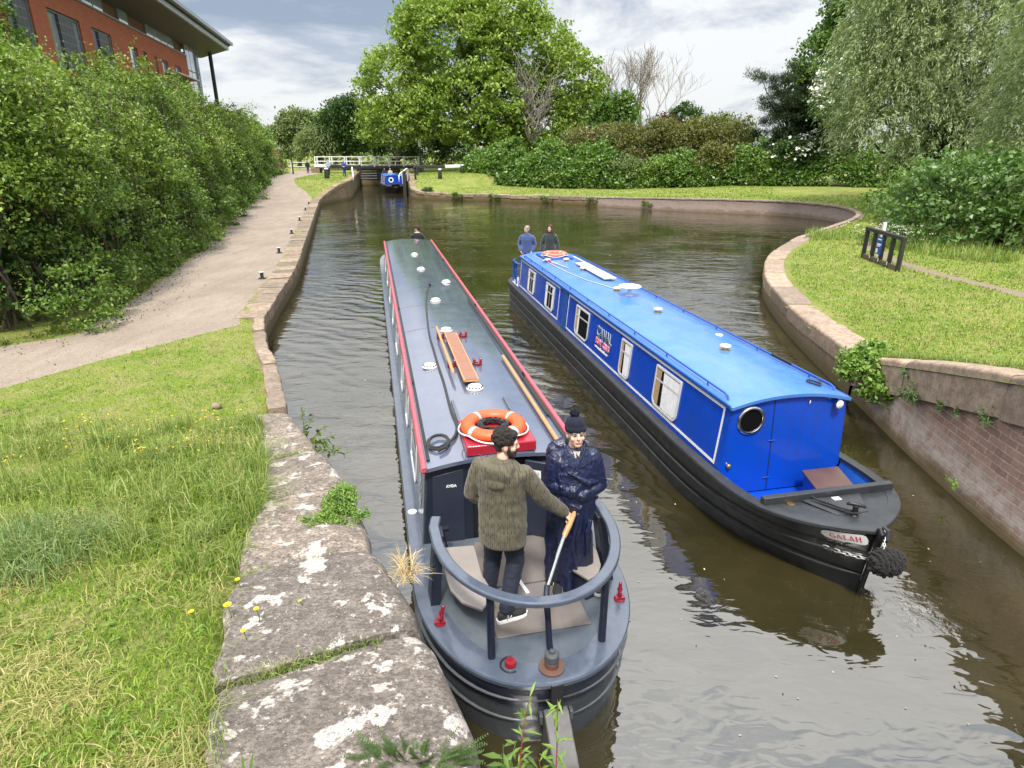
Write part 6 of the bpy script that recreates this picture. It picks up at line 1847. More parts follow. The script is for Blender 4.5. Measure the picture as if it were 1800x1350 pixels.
# lock winding gear, lamp post, bench and low fence beyond
def paddle_gear(label, x, y):
    t = thing('paddle_gear', label, 'winding gear', (x, y, 2.6), 0)
    mb = MB(); mb.box((0, 0, .6), (.22, .35, 1.3)); mb.box((.0, -.05, 1.1), (.42, .3, .4)); mb.build('stand', M_tim, t, bevel=.03)
    mb = MB(); mb.cyl((.2, 0, 1.1), (.34, 0, 1.1), .1, n=10); mb.tube([(-.08, 0, 1.2), (-.08, 0, 1.75)], .04, 6); mb.build('rack', M_tim, t)
for lab, x, y in (('black paddle gear behind the two visitors at the footbridge', -22.6, 95.4), ('black paddle gear over the middle of the lock', -17.7, 98.2)): paddle_gear(lab, x, y)
t = thing('lamp_post', 'dark lamp post with white lantern head right of the lock under the great tree', 'lamp post', (-12.9, 92.5, 2.0), 0)
mb = MB(); mb.lathe([(.22, 0), (.2, .5), (.12, .6), (.09, 3.4), (.01, 3.42)], (0, 0, 0), 12); mb.build('pole', plain('blue_black_steel', (.02, .04, .06), .5), t, smooth='auto')
mb = MB(); mb.lathe([(.08, 3.4), (.2, 3.5), (.28, 4.2), (.3, 4.25), (.05, 4.5), (.01, 4.5)], (0, 0, 0), 12); mb.build('lantern', M_wht2, t, smooth='auto')
t = thing('wooden_planter', 'square brown timber planter with slim post on the lawn behind the right balance beam', 'planter', (-4.9, 86.5, 2.2), 0)
mb = MB()
for sx in (-1, 1): mb.box((sx*.55, 0, .6), (.12, 1.1, 1.25)); mb.box((0, sx*.5, .55), (1.0, .12, 1.1))
mb.build('planter_box', plain('brown_timber', (.16, .10, .06), .8), t, bevel=.01)
mb = MB(); mb.box((.1, .1, 2.0), (.16, .16, 3.2)); mb.build('post', plain('straw_timber', (.34, .26, .13), .8), t)
t = thing('post_and_rail_fence', 'low pale post and rail fence in the field beyond the right balance beam', 'fence', (-3, 92, 2.2), R(-5))
mb = MB(); mb.box((2.5, 0, .55), (12, .06, .12)); mb.build('rail', M_wht2, t)
for k in range(6):
    mb = MB(); mb.box((-3+k*2.3, .02, .55), (.2, .16, 1.3)); mb.build('fence_post', M_tim, t)
t = thing('post_and_rail_fence', 'white rail fence along the towpath beyond the footbridge\'s left end', 'fence', (-37, 98, 2.0), R(3))
mb = MB()
for z in (.75, 1.35): mb.box((1.5, 0, z), (9.5, .08, .09))
mb.build('rail', M_wht2, t)
for k in range(5):
    mb = MB(); mb.box((-3+k*2.3, .02, .7), (.14, .12, 1.45)); mb.build('fence_post', M_wht2, t)
# brick gable and slim post where the hedge ends
t = thing('brick_outbuilding', 'small red brick gable showing beyond the end of the tall hedge', 'building', (-34.3, 90.8, 2.1), R(14))
m_ = brick_mat('gable_brick', (.34, .14, .09), (.24, .10, .07), (.34, .27, .22), 1.0, .235, .085, .011)
me = bpy.data.meshes.new('wall'); bm = bmesh.new(); uvl = bm.loops.layers.uv.new('UVMap')
for (a, c) in (((-1.9, 0), (1.9, 0)), ((1.9, 0), (1.9, 6)), ((1.9, 6), (-1.9, 6)), ((-1.9, 6), (-1.9, 0))):
    L_ = math.hypot(c[0]-a[0], c[1]-a[1])
    fv = bm.faces.new([bm.verts.new(p) for p in ((a[0], a[1], -.3), (c[0], c[1], -.3), (c[0], c[1], 3.0), (a[0], a[1], 3.0))])
    for l, uv in zip(fv.loops, ((0, 0), (L_, 0), (L_, 3.3), (0, 3.3))): l[uvl].uv = uv
for y in (0, 6):
    fv = bm.faces.new([bm.verts.new(p) for p in ((-1.9, y, 3.0), (1.9, y, 3.0), (0, y, 4.0))])
    for l, uv in zip(fv.loops, ((0, 3.3), (3.8, 3.3), (1.9, 4.3))): l[uvl].uv = uv
bm.to_mesh(me); bm.free(); o = bpy.data.objects.new('wall', me); col.objects.link(o); me.materials.append(m_); o.parent = t
mb = MB(); mb.loft([[Vector((-2.1, y, 2.95)), Vector((0, y, 4.12)), Vector((2.1, y, 2.95)), Vector((2.1, y, 3.05)), Vector((0, y, 4.24)), Vector((-2.1, y, 3.05))] for y in (-.15, 6.2)], True, True); mb.build('roof', plain('slate_tiles', (.12, .11, .11), .7), t)
mb = MB(); mb.box((0, -.04, .25), (3.84, .05, .9)); mb.build('plinth', M_lock, t)
mb = MB(); mb.cyl((0, 0, 0), (0, 0, 3.2), .10, .08, 10)
tag(mb.build('steel_post', M_tim, None, smooth='auto', loc=(-29.6, 88.2, hz(-29.6, 88.2))), 'slim black post beside the path in front of the small brick gable', 'post')

# quay bollards: small T-shaped caps on square stems
BOL = [(-8.73, 21.50), (-10.20, 27.34), (-11.93, 34.17), (-13.69, 40.97), (-15.65, 48.42), (-17.3, 54.6)]
nth = ['nearest', 'second', 'third', 'fourth', 'fifth', 'farthest']
b0 = None
for i, (x, y) in enumerate(BOL):
    if b0 is None:
        b0 = thing('quay_bollard', '', 'bollard', (0, 0, 0), R(15), 'small bollards along the straight quay')
        mb = MB(); mb.box((0, 0, .012), (.30, .24, .024)); mb.build('base_plate', M_tim, b0, bevel=.004)
        mb = MB(); mb.box((0, 0, .13), (.13, .13, .25)); mb.build('stem', M_tim, b0, bevel=.008)
        mb = MB(); mb.prism(stadium(.27, .2), .25, .285); mb.build('cap', M_galv, b0, bevel=.008)
        q = b0
    else: q = copy_tree(b0)
    q.scale = (.8, .8, .85); q.location = (x, y, hz(x, y)+.01); q['label'] = f'{nth[i]} of the small pale-capped bollards along the straight quay'

# black timber barrier with a blue sign on the right lawn
t = thing('timber_barrier', 'short black timber railing carrying a blue notice on the right lawn', 'barrier', (13.7, 24.31, .95), 0)
e0 = Vector((13.70, 24.31, 0)); e1 = Vector((13.37, 21.43, 0)); dv = e1-e0; L_ = dv.length
zg0 = hz(13.7, 24.31); zg1 = hz(13.37, 21.43); t.location = (e0.x, e0.y, zg0); t.rotation_euler = (0, 0, atan2(dv.y, dv.x))
dzg = zg1-zg0
for k in range(5):
    x = L_*k/4; z0_ = dzg*k/4
    mb = MB(); mb.box((x, 0, z0_+.50), (.14, .12, 1.15)); mb.build('fence_post', M_tim, t, bevel=.01)
    if k in (1, 2, 3):
        mb = MB(); mb.box((x, -.065, z0_+.16), (.06, .012, .12)); mb.build('white_tag', M_wht2, t)
mb = MB(); mb.bar((-.08, 0, 1.12), (L_+.08, 0, 1.12+dzg), .16, .13); mb.build('top_rail', M_tim, t, bevel=.012)
mb = MB(); mb.bar((-.05, 0, .10), (L_+.05, 0, .10+dzg), .10, .16); mb.build('bottom_rail', paint('rotting_timber', (.13, .095, .065), .8, .5), t, bevel=.012)
sx_ = L_*.47
mb = MB(); mb.box((sx_, -.085, .66), (.42, .02, .62)); sgn = mb.build('notice_board', plain('sign_blue', (.012, .075, .36), .45), t, bevel=.004)
mb = MB()
for zz, w_, h_, xo in ((.88, .30, .045, -.02), (.71, .34, .05, 0), (.65, .25, .045, -.03)):
    mb.box((sx_+xo, -.0965, zz), (w_, .004, h_))
mb.box((sx_-.1, -.0965, .47), (.14, .004, .15)); mb.build('notice_print', M_lwhite, sgn)
mb = MB(); mb.box((0, 0, .55), (.11, .11, 1.5)); tag(mb.build('marker_post', M_wht2, None, bevel=.01, loc=(14.35, 24.4, hz(14.35, 24.4))), 'plain white marker post just behind the black timber railing', 'post')

# ---- brick office building behind the hedge
bd = Vector((-.2055, .9786, 0)); bn = Vector((.9786, .2055, 0))         # along the facade (away), outward to the canal
BO = Vector((-32.4, 79, 0))
t = thing('brick_office_building', 'large red brick office building with deep overhanging roof behind the hedge', 'building', (BO.x, BO.y, 1.0), atan2(bd.y, bd.x))
# local: +x along the facade away from us, -y out toward the canal, z relative 1.0
Zo = 1.0
def soffit_mat():
    m, nt, b, out = new_mat('boarded_soffit')
    wv_ = N(nt, 'ShaderNodeTexWave'); wv_.bands_direction = 'Y'; wv_.inputs['Scale'].default_value = 2.2; nt.links.new(coords(nt), wv_.inputs['Vector'])
    nt.links.new(ramp(nt, wv_.outputs['Fac'], [(.0, (.03, .025, .023)), (.12, (.12, .10, .09)), (1, (.15, .125, .115))]), b.inputs['Base Color']); b.inputs['Roughness'].default_value = .6
    return m
m_of = brick_mat('office_brick', (.52, .145, .075), (.42, .11, .055), (.42, .26, .18), 1.0, .235, .078, .008, var=.3)
M_fr = paint('grey_window_frame', (.20, .23, .24), .45, .2); M_soff = soffit_mat(); M_fas = paint('zinc_fascia', (.36, .39, .44), .4, .2); M_tile = None
m, nt, b, out = new_mat('dark_tile_panel'); M_tile = m
uvn = N(nt, 'ShaderNodeTexCoord'); brn = N(nt, 'ShaderNodeTexBrick'); mp_ = N(nt, 'ShaderNodeMapping'); mp_.inputs['Rotation'].default_value = (R(90), 0, 0); nt.links.new(uvn.outputs['Object'], mp_.inputs[0]); nt.links.new(mp_.outputs[0], brn.inputs['Vector'])
brn.offset = 0; brn.inputs['Scale'].default_value = 1; brn.inputs['Brick Width'].default_value = .42; brn.inputs['Row Height'].default_value = .42; brn.inputs['Mortar Size'].default_value = .014
brn.inputs['Color1'].default_value = (.055, .058, .07, 1); brn.inputs['Color2'].default_value = (.07, .07, .08, 1); brn.inputs['Mortar'].default_value = (.22, .22, .23, 1)
nt.links.new(brn.outputs['Color'], b.inputs['Base Color']); b.inputs['Roughness'].default_value = .45
m, nt, b, out = new_mat('sky_glass'); M_sglass = m
b.inputs['Base Color'].default_value = (.05, .06, .07, 1); b.inputs['Roughness'].default_value = .05; b.inputs['Specular IOR Level'].default_value = 1.0; b.inputs['Metallic'].default_value = .55
nt.links.new(ramp(nt, tex_noise(nt, coords(nt), .6, 3), [(.3, (.42, .48, .54)), (.7, (.62, .67, .72))]), b.inputs['Base Color'])
def fbox(x0, x1, z0, z1, d0, d1):   # d = distance out of the facade
    return ((x0+x1)/2, -(d0+d1)/2, (z0+z1)/2-Zo), (x1-x0, d1-d0, z1-z0)
me = bpy.data.meshes.new('brick_wall'); bm = bmesh.new(); uvl = bm.loops.layers.uv.new('UVMap')
def uvquad(P, UV):
    fv = bm.faces.new([bm.verts.new(p) for p in P])
    for l, uv in zip(fv.loops, UV): l[uvl].uv = uv
WIN = [(-48.6, -46.2, 8.6, 11.6), (-44.5, -40.7, 8.8, 11.6), (-39.1, -36.2, 8.8, 11.6), (-33.2, -31.6, 8.8, 11.5), (-30.4, -29.7, 8.6, 11.5), (-28.0, -27.4, 8.6, 11.5), (-26.2, -24.6, 9.6, 11.5), (-22.6, -21.0, 9.2, 11.5),
       (-26.2, -24.6, 7.4, 8.6), (-22.6, -21.0, 7.2, 8.4)]
xs_ = sorted({-62, -18.6} | {w_[0] for w_ in WIN} | {w_[1] for w_ in WIN}); zs_ = sorted({0.5, 12.7} | {w_[2] for w_ in WIN} | {w_[3] for w_ in WIN})
for xa, xb_ in zip(xs_[:-1], xs_[1:]):
    for za, zb_ in zip(zs_[:-1], zs_[1:]):
        mx_, mz_ = (xa+xb_)/2, (za+zb_)/2
        if any(w_[0] < mx_ < w_[1] and w_[2] < mz_ < w_[3] for w_ in WIN): continue
        uvquad([(xa, 0, za-Zo), (xb_, 0, za-Zo), (xb_, 0, zb_-Zo), (xa, 0, zb_-Zo)], [(xa, za), (xb_, za), (xb_, zb_), (xa, zb_)])
for w_ in WIN:   # reveals
    xa, xb_, za, zb_ = w_
    for P in (((xa, za), (xb_, za)), ((xb_, za), (xb_, zb_)), ((xb_, zb_), (xa, zb_)), ((xa, zb_), (xa, za))):
        (a, c), (e, f_) = P
        uvquad([(a, 0, c-Zo), (e, 0, f_-Zo), (e, .25, f_-Zo), (a, .25, c-Zo)], [(a, c), (e, f_), (e, f_+.25), (a, c+.25)])
uvquad([(-18.6, 0, -.5), (-18.6, 14, -.5), (-18.6, 14, 11.7), (-18.6, 0, 11.7)], [(0, .5), (14, .5), (14, 12.7), (0, 12.7)])
uvquad([(-62, 14, -.5), (-62, 0, -.5), (-62, 0, 11.7), (-62, 14, 11.7)], [(0, .5), (14, .5), (14, 12.7), (0, 12.7)])
bm.to_mesh(me); bm.free(); wl = bpy.data.objects.new('brick_wall', me); col.objects.link(wl); me.materials.append(m_of); wl.parent = t
def win(xa, xb_, za, zb_, kind):
    mb = MB(); fw = .10
    for (x0, x1, z0, z1) in ((xa, xb_, za, za+fw), (xa, xb_, zb_-fw, zb_), (xa, xa+fw, za+fw, zb_-fw), (xb_-fw, xb_, za+fw, zb_-fw)):
        c_, s_ = fbox(x0, x1, z0, z1, -.22, -.10); mb.box(c_, s_)
    w_ = mb.build('window', M_fr, t)
    mb = MB()
    if kind == 'tile':
        a_ = xa+(xb_-xa)*.32; c2_ = xb_-(xb_-xa)*.22
        c_, s_ = fbox(a_, c2_, za, zb_-fw, -.2, -.03); mb.box(c_, s_); mb.build('tile_panel', M_tile, w_); mb = MB()
    c_, s_ = fbox(xa+fw, xb_-fw, za+fw, zb_-fw, -.21, -.18); mb.box(c_, s_); mb.build('pane', M_sglass, w_)
kinds = ['tile', 'tile', 'tile', 'p', 'p', 'p', 'p', 'p', 'p', 'p']
for w_, k_ in zip(WIN, kinds): win(*w_, k_)
# top-floor strip: glass lights and timber panels
M_cedar = m = None
m, nt, b, out = new_mat('cedar_panel'); M_cedar = m
nw = tex_noise(nt, coords(nt, scale=(1, 1, 9)), 2.2, 5, .6, .5); nt.links.new(ramp(nt, nw, [(.3, (.10, .035, .015)), (.7, (.22, .09, .04))]), b.inputs['Base Color']); b.inputs['Roughness'].default_value = .6
mb = MB(); c_, s_ = fbox(-62, -18.6, 12.7, 13.75, -.5, -.35); mb.box(c_, s_); mb.build('timber_band', M_cedar, t)
mb = MB(); c_, s_ = fbox(-62, -18.6, 12.64, 12.74, -.4, .06); mb.box(c_, s_); mb.build('sill_band', M_fr, t)
for xa, xb_, n_ in ((-44.0, -42.2, 2), (-39.1, -35.9, 2), (-33.4, -31.6, 1), (-28.0, -21.2, 4), (-52, -47, 3)):
    for k in range(n_):
        a_ = xa+(xb_-xa)*k/n_; c2_ = xa+(xb_-xa)*(k+1)/n_
        mb = MB(); c_, s_ = fbox(a_, c2_, 12.74, 13.75, -.35, -.26); mb.box(c_, s_); w_ = mb.build('window', M_fr, t)
        mb = MB(); c_, s_ = fbox(a_+.1, c2_-.1, 12.82, 13.68, -.26, -.24); mb.box(c_, s_); mb.build('pane', M_sglass, w_)
# glazed stair end, column
for k in range(3):
    for j in range(6):
        a_ = -18.5+k*1.35; z_ = 1.2+j*2.08
        mb = MB(); c_, s_ = fbox(a_, a_+1.35, z_, z_+2.08, -.2, -.1); mb.box(c_, s_); w_ = mb.build('curtain_wall', M_fr, t)
        mb = MB(); c_, s_ = fbox(a_+.06, a_+1.29, z_+.06, z_+2.02, -.1, -.08); mb.box(c_, s_); mb.build('pane', M_sglass, w_)
mb = MB(); mb.box((-14.5, 7, 5.8), (.1, 14, 13)); mb.build('end_glazing', M_sglass, t)
mb = MB(); mb.cyl((-12.0, -.6, -1), (-12.0, -.6, 12.9), .18, n=14); mb.build('column', M_tim, t, smooth='auto')
# roof: sloping soffit, fascia, thin top sheet
OV = 2.0; ex = -10.6
soff0, soff1 = 13.5, 14.25
mb = MB(); mb.add([(-62, .5, soff0-Zo), (ex, .5, soff0-Zo), (ex, -OV, soff1-Zo), (-62, -OV, soff1-Zo)], [(0, 1, 2, 3)])
mb.add([(ex, .5, soff0-Zo), (ex, 14.5, soff0-Zo), (ex-4, 14.5, soff0-Zo), (ex-4, .5, soff0-Zo)], [(0, 1, 2, 3)])
mb.build('soffit', M_soff, t)
mb = MB(); mb.box(((-62+ex)/2, -OV-.02, (soff1+.16)-Zo), (62+ex, .25, .34)); mb.box((ex+.0, 7-OV/2, (soff1+.16)-Zo), (.25, 14+OV, .34)); mb.build('fascia', M_fas, t)
mb = MB(); mb.box(((-62+ex)/2+.15, -OV-.18, (soff1+.60)-Zo), (62+ex+.6, .7, .26)); mb.box((ex+.2, 7-OV/2, (soff1+.60)-Zo), (.7, 14.6+OV, .26)); mb.build('gutter_edge', M_fas, t)
mb = MB(); mb.box(((-62+ex)/2+.1, -OV-.05, (soff1+.40)-Zo), (62+ex+.3, .3, .14)); mb.build('shadow_gap', M_tim, t)
mb = MB(); mb.box(((-62+ex)/2, 7-OV/2, (soff1+.85)-Zo), (62+ex, 14+OV, .2)); mb.build('roof', M_fas, t)
mb = MB(); c_, s_ = fbox(-25.5, -19.0, 10.62, 10.72, -.05, .9); mb.box(c_, s_); mb.build('entrance_canopy', paint('pale_canopy', (.55, .50, .46), .5, .2), t)
# ---------------------------------------------------------------- foliage tools
def unit(a): return a/np.maximum(np.linalg.norm(a, axis=-1, keepdims=True), 1e-9)
def faces_mesh(name, V, F, mat, parent=None, smooth=False):
    me = bpy.data.meshes.new(name); n = len(F); k = F.shape[1]
    me.vertices.add(len(V)); me.vertices.foreach_set('co', np.ascontiguousarray(V, dtype=np.float32).ravel())
    me.loops.add(n*k); me.loops.foreach_set('vertex_index', np.ascontiguousarray(F, dtype=np.int32).ravel())
    me.polygons.add(n); me.polygons.foreach_set('loop_start', np.arange(0, n*k, k, dtype=np.int32))
    me.update(); me.validate()
    if smooth: me.polygons.foreach_set('use_smooth', np.ones(n, dtype=bool))
    o = bpy.data.objects.new(name, me); col.objects.link(o); me.materials.append(mat)
    if parent is not None: o.parent = parent
    return o
def leaf_quads(P, size, aspect=.55, axis=None, upb=.5, spread=1.0, fold=.0):
    """one diamond leaf per point"""
    n = len(P); size = np.broadcast_to(size, (n,))[:, None]
    a = rng.normal(size=(n, 3))
    if axis is not None: a = axis+a*spread
    a = unit(a)
    nr = unit(rng.normal(size=(n, 3))+np.array([0, 0, upb*2]))
    b = unit(np.cross(nr, a)); nr = np.cross(a, b)
    L = size*.5; W = size*.5*aspect
    V = np.stack([P-a*L, P-b*W-a*L*.1+nr*W*fold, P+a*L, P+b*W-a*L*.1+nr*W*fold], 1)
    return V.reshape(-1, 3)
def clumps_from(blobs, n, shell=(.55, 1.0), lower=-1.0, bias=0.0):
    B_ = np.array(blobs, float); A_ = (B_[:, 3]*B_[:, 4]+B_[:, 4]*B_[:, 5]+B_[:, 3]*B_[:, 5])
    idx = rng.choice(len(B_), size=n*2, p=A_/A_.sum())
    d = unit(rng.normal(size=(n*2, 3))+np.array([0, 0, bias])); ok = d[:, 2] > lower
    idx, d = idx[ok][:n], d[ok][:n]
    s = rng.uniform(shell[0], shell[1], size=(len(d), 1))**.6
    return B_[idx, :3]+d*B_[idx, 3:6]*s, d
def cloud(C, per, rad, flat=.7):
    n = len(C); r = np.broadcast_to(rad, (n,))
    off = rng.normal(size=(n, per, 3))*.5; off[..., 2] *= flat
    return (C[:, None, :]+off*r[:, None, None]).reshape(-1, 3)
def crown(name, parent, blobs, n, per, rad, size, mat, aspect=.55, upb=.5, shell=(.5, 1.0), lower=-.75, flat=.7, bias=.15):
    C, d = clumps_from(blobs, n, shell, lower, bias)
    r_ = rad*rng.uniform(.55, 1.35, size=len(C))
    P = cloud(C, per, r_, flat)
    V = leaf_quads(P, size*rng.uniform(.6, 1.35, size=len(P)), aspect, upb=upb)
    return np_mesh(name, V, len(P), mat, parent)
def branches(name, parent, base, tips, r0, mat, lift=.45, jitter=.06, n=6, seg=5, rtip=.02):
    mb = MB(); base = Vector(base)
    for tp in tips:
        tp = Vector(tp); L = (tp-base).length; P = []; rr = []
        for k in range(seg+1):
            t = k/seg; q = base.lerp(tp, t); q.z = base.z+(tp.z-base.z)*(t**(1-lift*.5)); 
            if 0 < k < seg: q += Vector((random.uniform(-1, 1), random.uniform(-1, 1), random.uniform(-.4, .4)))*L*jitter
            P.append(q); rr.append(r0*(1-t)+rtip*t)
        mb.tube(P, rr, n, False)
    return mb.build(name, mat, parent, smooth=True, weld=False)
def bark(name, c):
    m, nt, b, out = new_mat(name); n1 = tex_noise(nt, wpos(nt, scale=(4, 4, .8)), 3, 6, .7)
    nt.links.new(ramp(nt, n1, [(.3, tuple(x*.4 for x in c)), (.7, c)]), b.inputs['Base Color']); b.inputs['Roughness'].default_value = .9
    bump(nt, b, n1, .8, .05); return m
M_bark = bark('brown_bark', (.13, .10, .075)); M_pbark = bark('pale_dead_wood', (.42, .37, .33)); M_dbark = bark('dark_twig', (.06, .045, .032))
def rtips(blobs, n, s=.8): C, d = clumps_from(blobs, n, (s*.6, s), -.3, .4); return [tuple(c) for c in C]

L_maple = leaf_mat('maple_leaves', ((.115, .200, .030), (.225, .320, .055), (.40, .46, .12)), nscale=.16)
L_hedge = leaf_mat('hedge_sunlit_leaves', ((.082, .155, .025), (.178, .275, .046), (.39, .44, .11)), nscale=.4, rough=.42)  # lighter copy: sunlight on the upper hedge put into the leaf colour
L_hedge2 = leaf_mat('hedge_shaded_leaves', ((.060, .125, .022), (.13, .215, .038), (.26, .33, .075)), nscale=.6, rough=.42)  # darker copy: shade lower in the hedge put into the leaf colour
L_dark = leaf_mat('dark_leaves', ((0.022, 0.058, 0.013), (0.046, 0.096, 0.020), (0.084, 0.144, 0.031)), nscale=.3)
L_mid = leaf_mat('mid_green_leaves', ((0.052, 0.115, 0.018), (0.098, 0.178, 0.028), (0.172, 0.253, 0.050)), nscale=.25)
L_pale = leaf_mat('pale_green_leaves', ((.10, .15, .045), (.17, .22, .075), (.26, .30, .12)), nscale=.3)
L_willow = leaf_mat('willow_leaves', ((.175, .235, .11), (.285, .35, .17), (.42, .475, .26)), nscale=.25, rough=.4, spec=.25)
L_olive = leaf_mat('olive_brown_leaves', ((0.086, 0.090, 0.024), (0.155, 0.162, 0.042), (0.241, 0.240, 0.077)), nscale=.35)
L_weed0 = leaf_mat('scrub_leaves', ((.09, .16, .025), (.16, .25, .04), (.26, .34, .08)), nscale=.5)
L_russet = leaf_mat('russet_leaves', ((.05, .022, .018), (.09, .035, .03), (.16, .07, .05)), nscale=.3)
L_ivy = leaf_mat('ivy_leaves', ((.060, .135, .026), (.120, .215, .040), (.24, .32, .075)), nscale=.35, rough=.38, spec=.45)
L_bramble = leaf_mat('bramble_leaves', ((.055, .13, .030), (.125, .22, .055), (.29, .36, .15)), nscale=.5, rough=.38, spec=.5)
L_pine = leaf_mat('pine_needles', ((.022, .040, .018), (.045, .072, .032), (.095, .125, .062)), nscale=.4)
M_flower = plain('white_blossom', (.78, .78, .70), .7); M_yel = plain('yellow_petals', (.85, .58, .015), .6)
M_bloss = plain('pinkish_blossom', (.52, .40, .36), .8)

# ---------------------------------------------------------------- the tall hedge beside the path
HB = [Vector(p) for p in [(-24, 8.9, 5.5), (-17, 10.6, 5.7), (-12.2, 13.2, 5.9), (-11.15, 15.6, 6.15), (-11.8, 18.7, 6.4), (-12.8, 22, 6.5), (-14.7, 29, 6.8), (-16.9, 36.3, 7.2), (-20.8, 48, 7.2), (-24.9, 61.5, 7.0), (-29.1, 76, 6.9), (-30.8, 83, 6.6), (-32.4, 89.5, 6.0)]]
HBr = resample(HB, .5)
hx = np.array([p.x for p in HBr]); hy_ = np.array([p.y for p in HBr]); hh = np.array([p.z for p in HBr])
tx = np.gradient(hx); ty = np.gradient(hy_); tl = np.hypot(tx, ty); nxh, nyh = -ty/tl, tx/tl      # away from the path (left)
dist = np.hypot(hx, hy_); wgt = 1/dist**1.25; wgt /= wgt.sum()
t = thing('hedge', 'tall overgrown leafy hedge lining the left side of the gravel towpath', 'hedge')
NL = 620
li = rng.choice(len(hx), size=NL, p=wgt); lv = rng.uniform(.0, 1.0, NL); lv = np.where((lv > .12) & (lv < .40) & (rng.uniform(0, 1, NL) < .55), .5+.5*rng.uniform(0, 1, NL), lv)
lH = hh[li]*(1+.045*np.sin(li*.23)+.05*np.sin(li*.71+1))
lr = rng.uniform(.55, 1.05, NL)*(.75+dist[li]*.010)
ldep = lv**2*1.7+rng.uniform(.05, .65, NL)-.25*np.clip(1-lv/.35, 0, 1)+.3*np.sin(li*.4+lv*5)
LC = np.stack([hx[li]+nxh[li]*ldep, hy_[li]+nyh[li]*ldep, .75+np.where(hy_[li] > 55, (hy_[li]-55)*.03, 0)+lv*lH], 1)
LO = np.stack([-nxh[li], -nyh[li], np.full(NL, .55)], 1)
def lobe_layer(n, per, vlo, vhi, mat, name, ssz, rad):
    sel = np.where((lv >= vlo) & (lv < vhi))[0]; q = rng.choice(sel, n)
    d_ = unit(rng.normal(size=(n, 3))+LO[q]*1.0); C = LC[q]+d_*(lr[q]*rng.uniform(.72, 1.05, n))[:, None]*np.array([1, 1, .85])
    dd = np.hypot(C[:, 0], C[:, 1])
    P = cloud(C, per, rad*(.7+dd*.012)*rng.uniform(.6, 1.3, n), .75); P[:, 2] = np.maximum(P[:, 2], .72)
    sz = np.repeat(ssz*(.8+dd*.026), per)*rng.uniform(.6, 1.3, len(P))
    return np_mesh(name, leaf_quads(P, sz, .58, upb=.8), len(P), mat, t)
def hedge_layer(n, per, zlo, zhi, d0, d1, mat, name, ssz, rad):
    i = rng.choice(len(hx), size=n, p=wgt); f = rng.uniform(0, 1, n)
    v = zlo+(zhi-zlo)*rng.uniform(0, 1, n)
    dep = d0+(d1-d0)*rng.uniform(0, 1, n)**1.5+v**2*1.5
    H = hh[i]*(1+.045*np.sin(i*.23)+.05*np.sin(i*.71+1)+.03*np.sin(i*1.7))
    x = hx[i]+nxh[i]*dep+tx[i]*f; y = hy_[i]+nyh[i]*dep+ty[i]*f
    z = .75+np.where(y > 55, (y-55)*.03, 0)+v*H
    C = np.stack([x, y, z], 1); dd = np.hypot(x, y)
    P = cloud(C, per, rad*(.7+dd*.012)*rng.uniform(.6, 1.3, n), .75)
    P[:, 2] = np.maximum(P[:, 2], .72)
    sz = np.repeat(ssz*(.75+dd*.028), per)*rng.uniform(.6, 1.3, len(P))
    return np_mesh(name, leaf_quads(P, sz, .58, upb=.7), len(P), mat, t)
lobe_layer(3600, 28, .45, 1.1, L_hedge, 'upper_foliage', .088, .27)
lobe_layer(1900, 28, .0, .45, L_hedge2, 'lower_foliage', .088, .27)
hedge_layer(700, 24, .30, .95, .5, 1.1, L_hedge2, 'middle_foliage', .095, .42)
hedge_layer(1700, 26, .03, .97, 1.0, 3.2, L_dark, 'inner_foliage', .17, .75)  # darker leaf colour paints the shade in the hedge's gaps
hedge_layer(500, 20, .97, 1.10, .6, 2.2, L_hedge, 'top_shoots', .085, .40)
def shoots(n, vlo, mat, name, ssz):
    sel = np.where(lv >= vlo)[0]; q = rng.choice(sel, n); per = 15
    d_ = unit(rng.normal(size=(n, 3))*.6+LO[q]*.8+np.array([0, 0, .7])); L_ = rng.uniform(.35, 1.0, n)*(.8+dist[li[q]]*.012)
    b_ = LC[q]+unit(d_+rng.normal(size=(n, 3))*.5)*(lr[q]*.9)[:, None]
    u = np.linspace(.1, 1, per); P = b_[:, None, :]+d_[:, None, :]*(L_[:, None]*u)[..., None]; P[..., 2] -= (L_[:, None]*u**2*.25)
    dd = np.hypot(b_[:, 0], b_[:, 1]); P = (P+rng.normal(size=P.shape)*.035*(1+dd*.03)[:, None, None]).reshape(-1, 3)
    sz = np.repeat(ssz*(.8+dd*.024), per)*rng.uniform(.6, 1.3, len(P))*np.tile(1.15-.5*u, n)
    return np_mesh(name, leaf_quads(P, sz, .5, axis=np.repeat(d_, per, 0)*.5, spread=.8, upb=.6), len(P), mat, t)
shoots(900, .30, L_hedge, 'long_shoots', .095); shoots(260, .55, L_pale, 'pale_shoots', .095)
mb = MB()
for i in range(0, len(HBr), 2):
    p = HBr[i]
    for k in range(4):
        q = Vector((p.x+nxh[i]*random.uniform(.5, 1.9), p.y+nyh[i]*random.uniform(.5, 1.9), .7)); P = [q]
        for j in range(5): q = q+Vector((random.uniform(-.35, .35), random.uniform(-.35, .35), p.z*.19)); P.append(q)
        mb.tube(P, [.035, .03, .026, .02, .014, .008], 5, False)
mb.build('stems', M_bark, t, smooth=True, weld=False)
